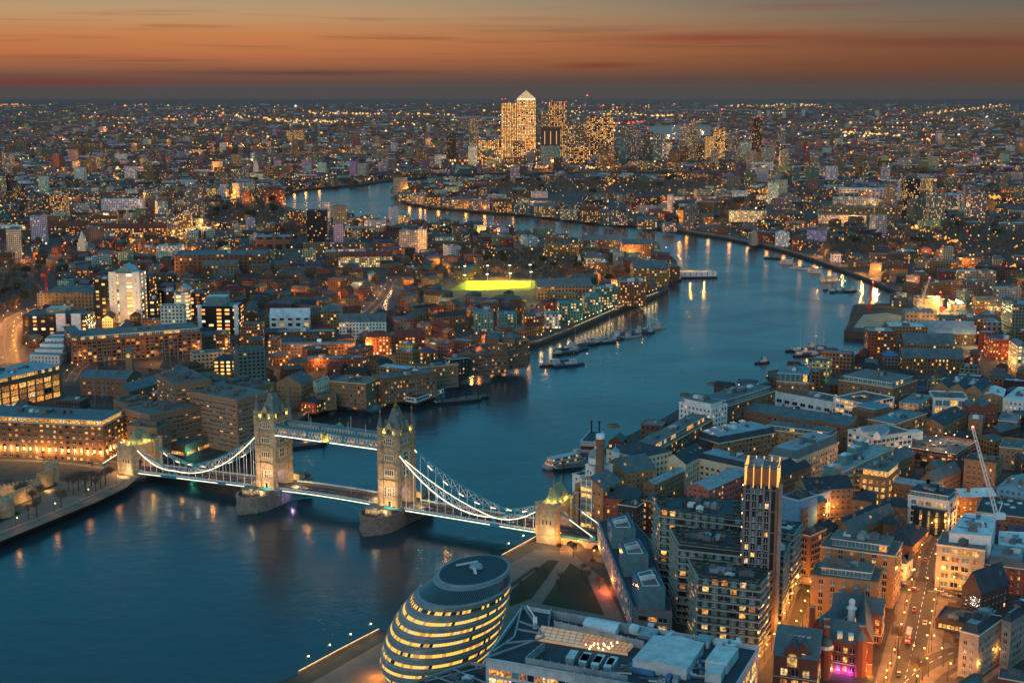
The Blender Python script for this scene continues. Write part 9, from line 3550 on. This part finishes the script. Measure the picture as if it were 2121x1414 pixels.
for _ in range(2000):
 px, py = rb.uniform(300, 1500), rb.uniform(560, 800)
 c = at(px, py)
 if k < 60 and on_land(c.x, c.y) and (int(c.x // CELL), int(c.y // CELL)) not in OCC:
  k += 1
  tree(c, rb.uniform(.6, 1.0), 'bare tree between the houses north of the pool', 'trees between the houses')
# the tree hung with white bulbs
c = at(*Z6(1700, 900))
r = tree(c, 1.0, 'bare tree hung with white light bulbs by the pavilion bar', None, 1)
cm_ = TREEM[1][1]
for i in range(60):
 v_ = cm_.vertices[(i * 97) % len(cm_.vertices)].co
 m = MB()
 m.dome(v_.x, v_.y, v_.z, .17, .25, 5, 2)
 m.build('light_bulb', glow('white_bulb', (1, .93, .85), 4)).parent = r
# dark belts of wood, too many trees to count
wm_ = MB()
for poly, n in ((PARKS[0], 60), (PARKS[1], 90), (PARKS[2], 70), (PARKS[3], 110), (PARKS[4], 200), (PARKS[5], 70), (PARKS[6], 30)):
 P = [at(*q) for q in poly]
 xs, ys = [q.x for q in P], [q.y for q in P]
 for _ in range(n * 5):
  x, y = rb.uniform(min(xs), max(xs)), rb.uniform(min(ys), max(ys))
  if not (pip(x, y, P) and on_land(x, y)):
   continue
  h, r_ = rb.uniform(9, 15), rb.uniform(4, 7)
  wm_.bar((x, y, G), (x, y, G + h * .6), .3, 3)
  for i in range(70):
   a = Vector((x + rb.gauss(0, r_ * .45), y + rb.gauss(0, r_ * .45), G + h * .62 + rb.gauss(0, h * .17)))
   e = Vector((rb.gauss(0, 1), rb.gauss(0, 1), rb.gauss(.5, .8)))
   s = Vector((rb.gauss(0, .35), rb.gauss(0, .35), rb.gauss(0, .35)))
   wm_.face([a - s, a + s, a + e], 1 if i % 4 else 2)
wm_.build('woods', [BARK, TW, EVG], kind='stuff', label='dark belts of bare trees in the parks of the city')

# ================================================================ HAZE
hz = MB()
hz.box(0, 15900, -4, 67000, 34600, 261, 0)
hm_ = bpy.data.materials.new('evening_haze')
hm_.use_nodes = True
k = NT(hm_.node_tree)
pv_ = k.n('ShaderNodeVolumePrincipled')
pv_.inputs['Color'].default_value = (.46, .30, .25, 1)
pv_.inputs['Density'].default_value = 3.2e-5
pv_.inputs['Anisotropy'].default_value = 0.0
o = k.n('ShaderNodeOutputMaterial')
k.l(pv_.outputs[0], o.inputs['Volume'])
hz.build('haze', hm_, kind='stuff')
print('WINDOWS', NWIN, 'OBJECTS', len(scn.objects))
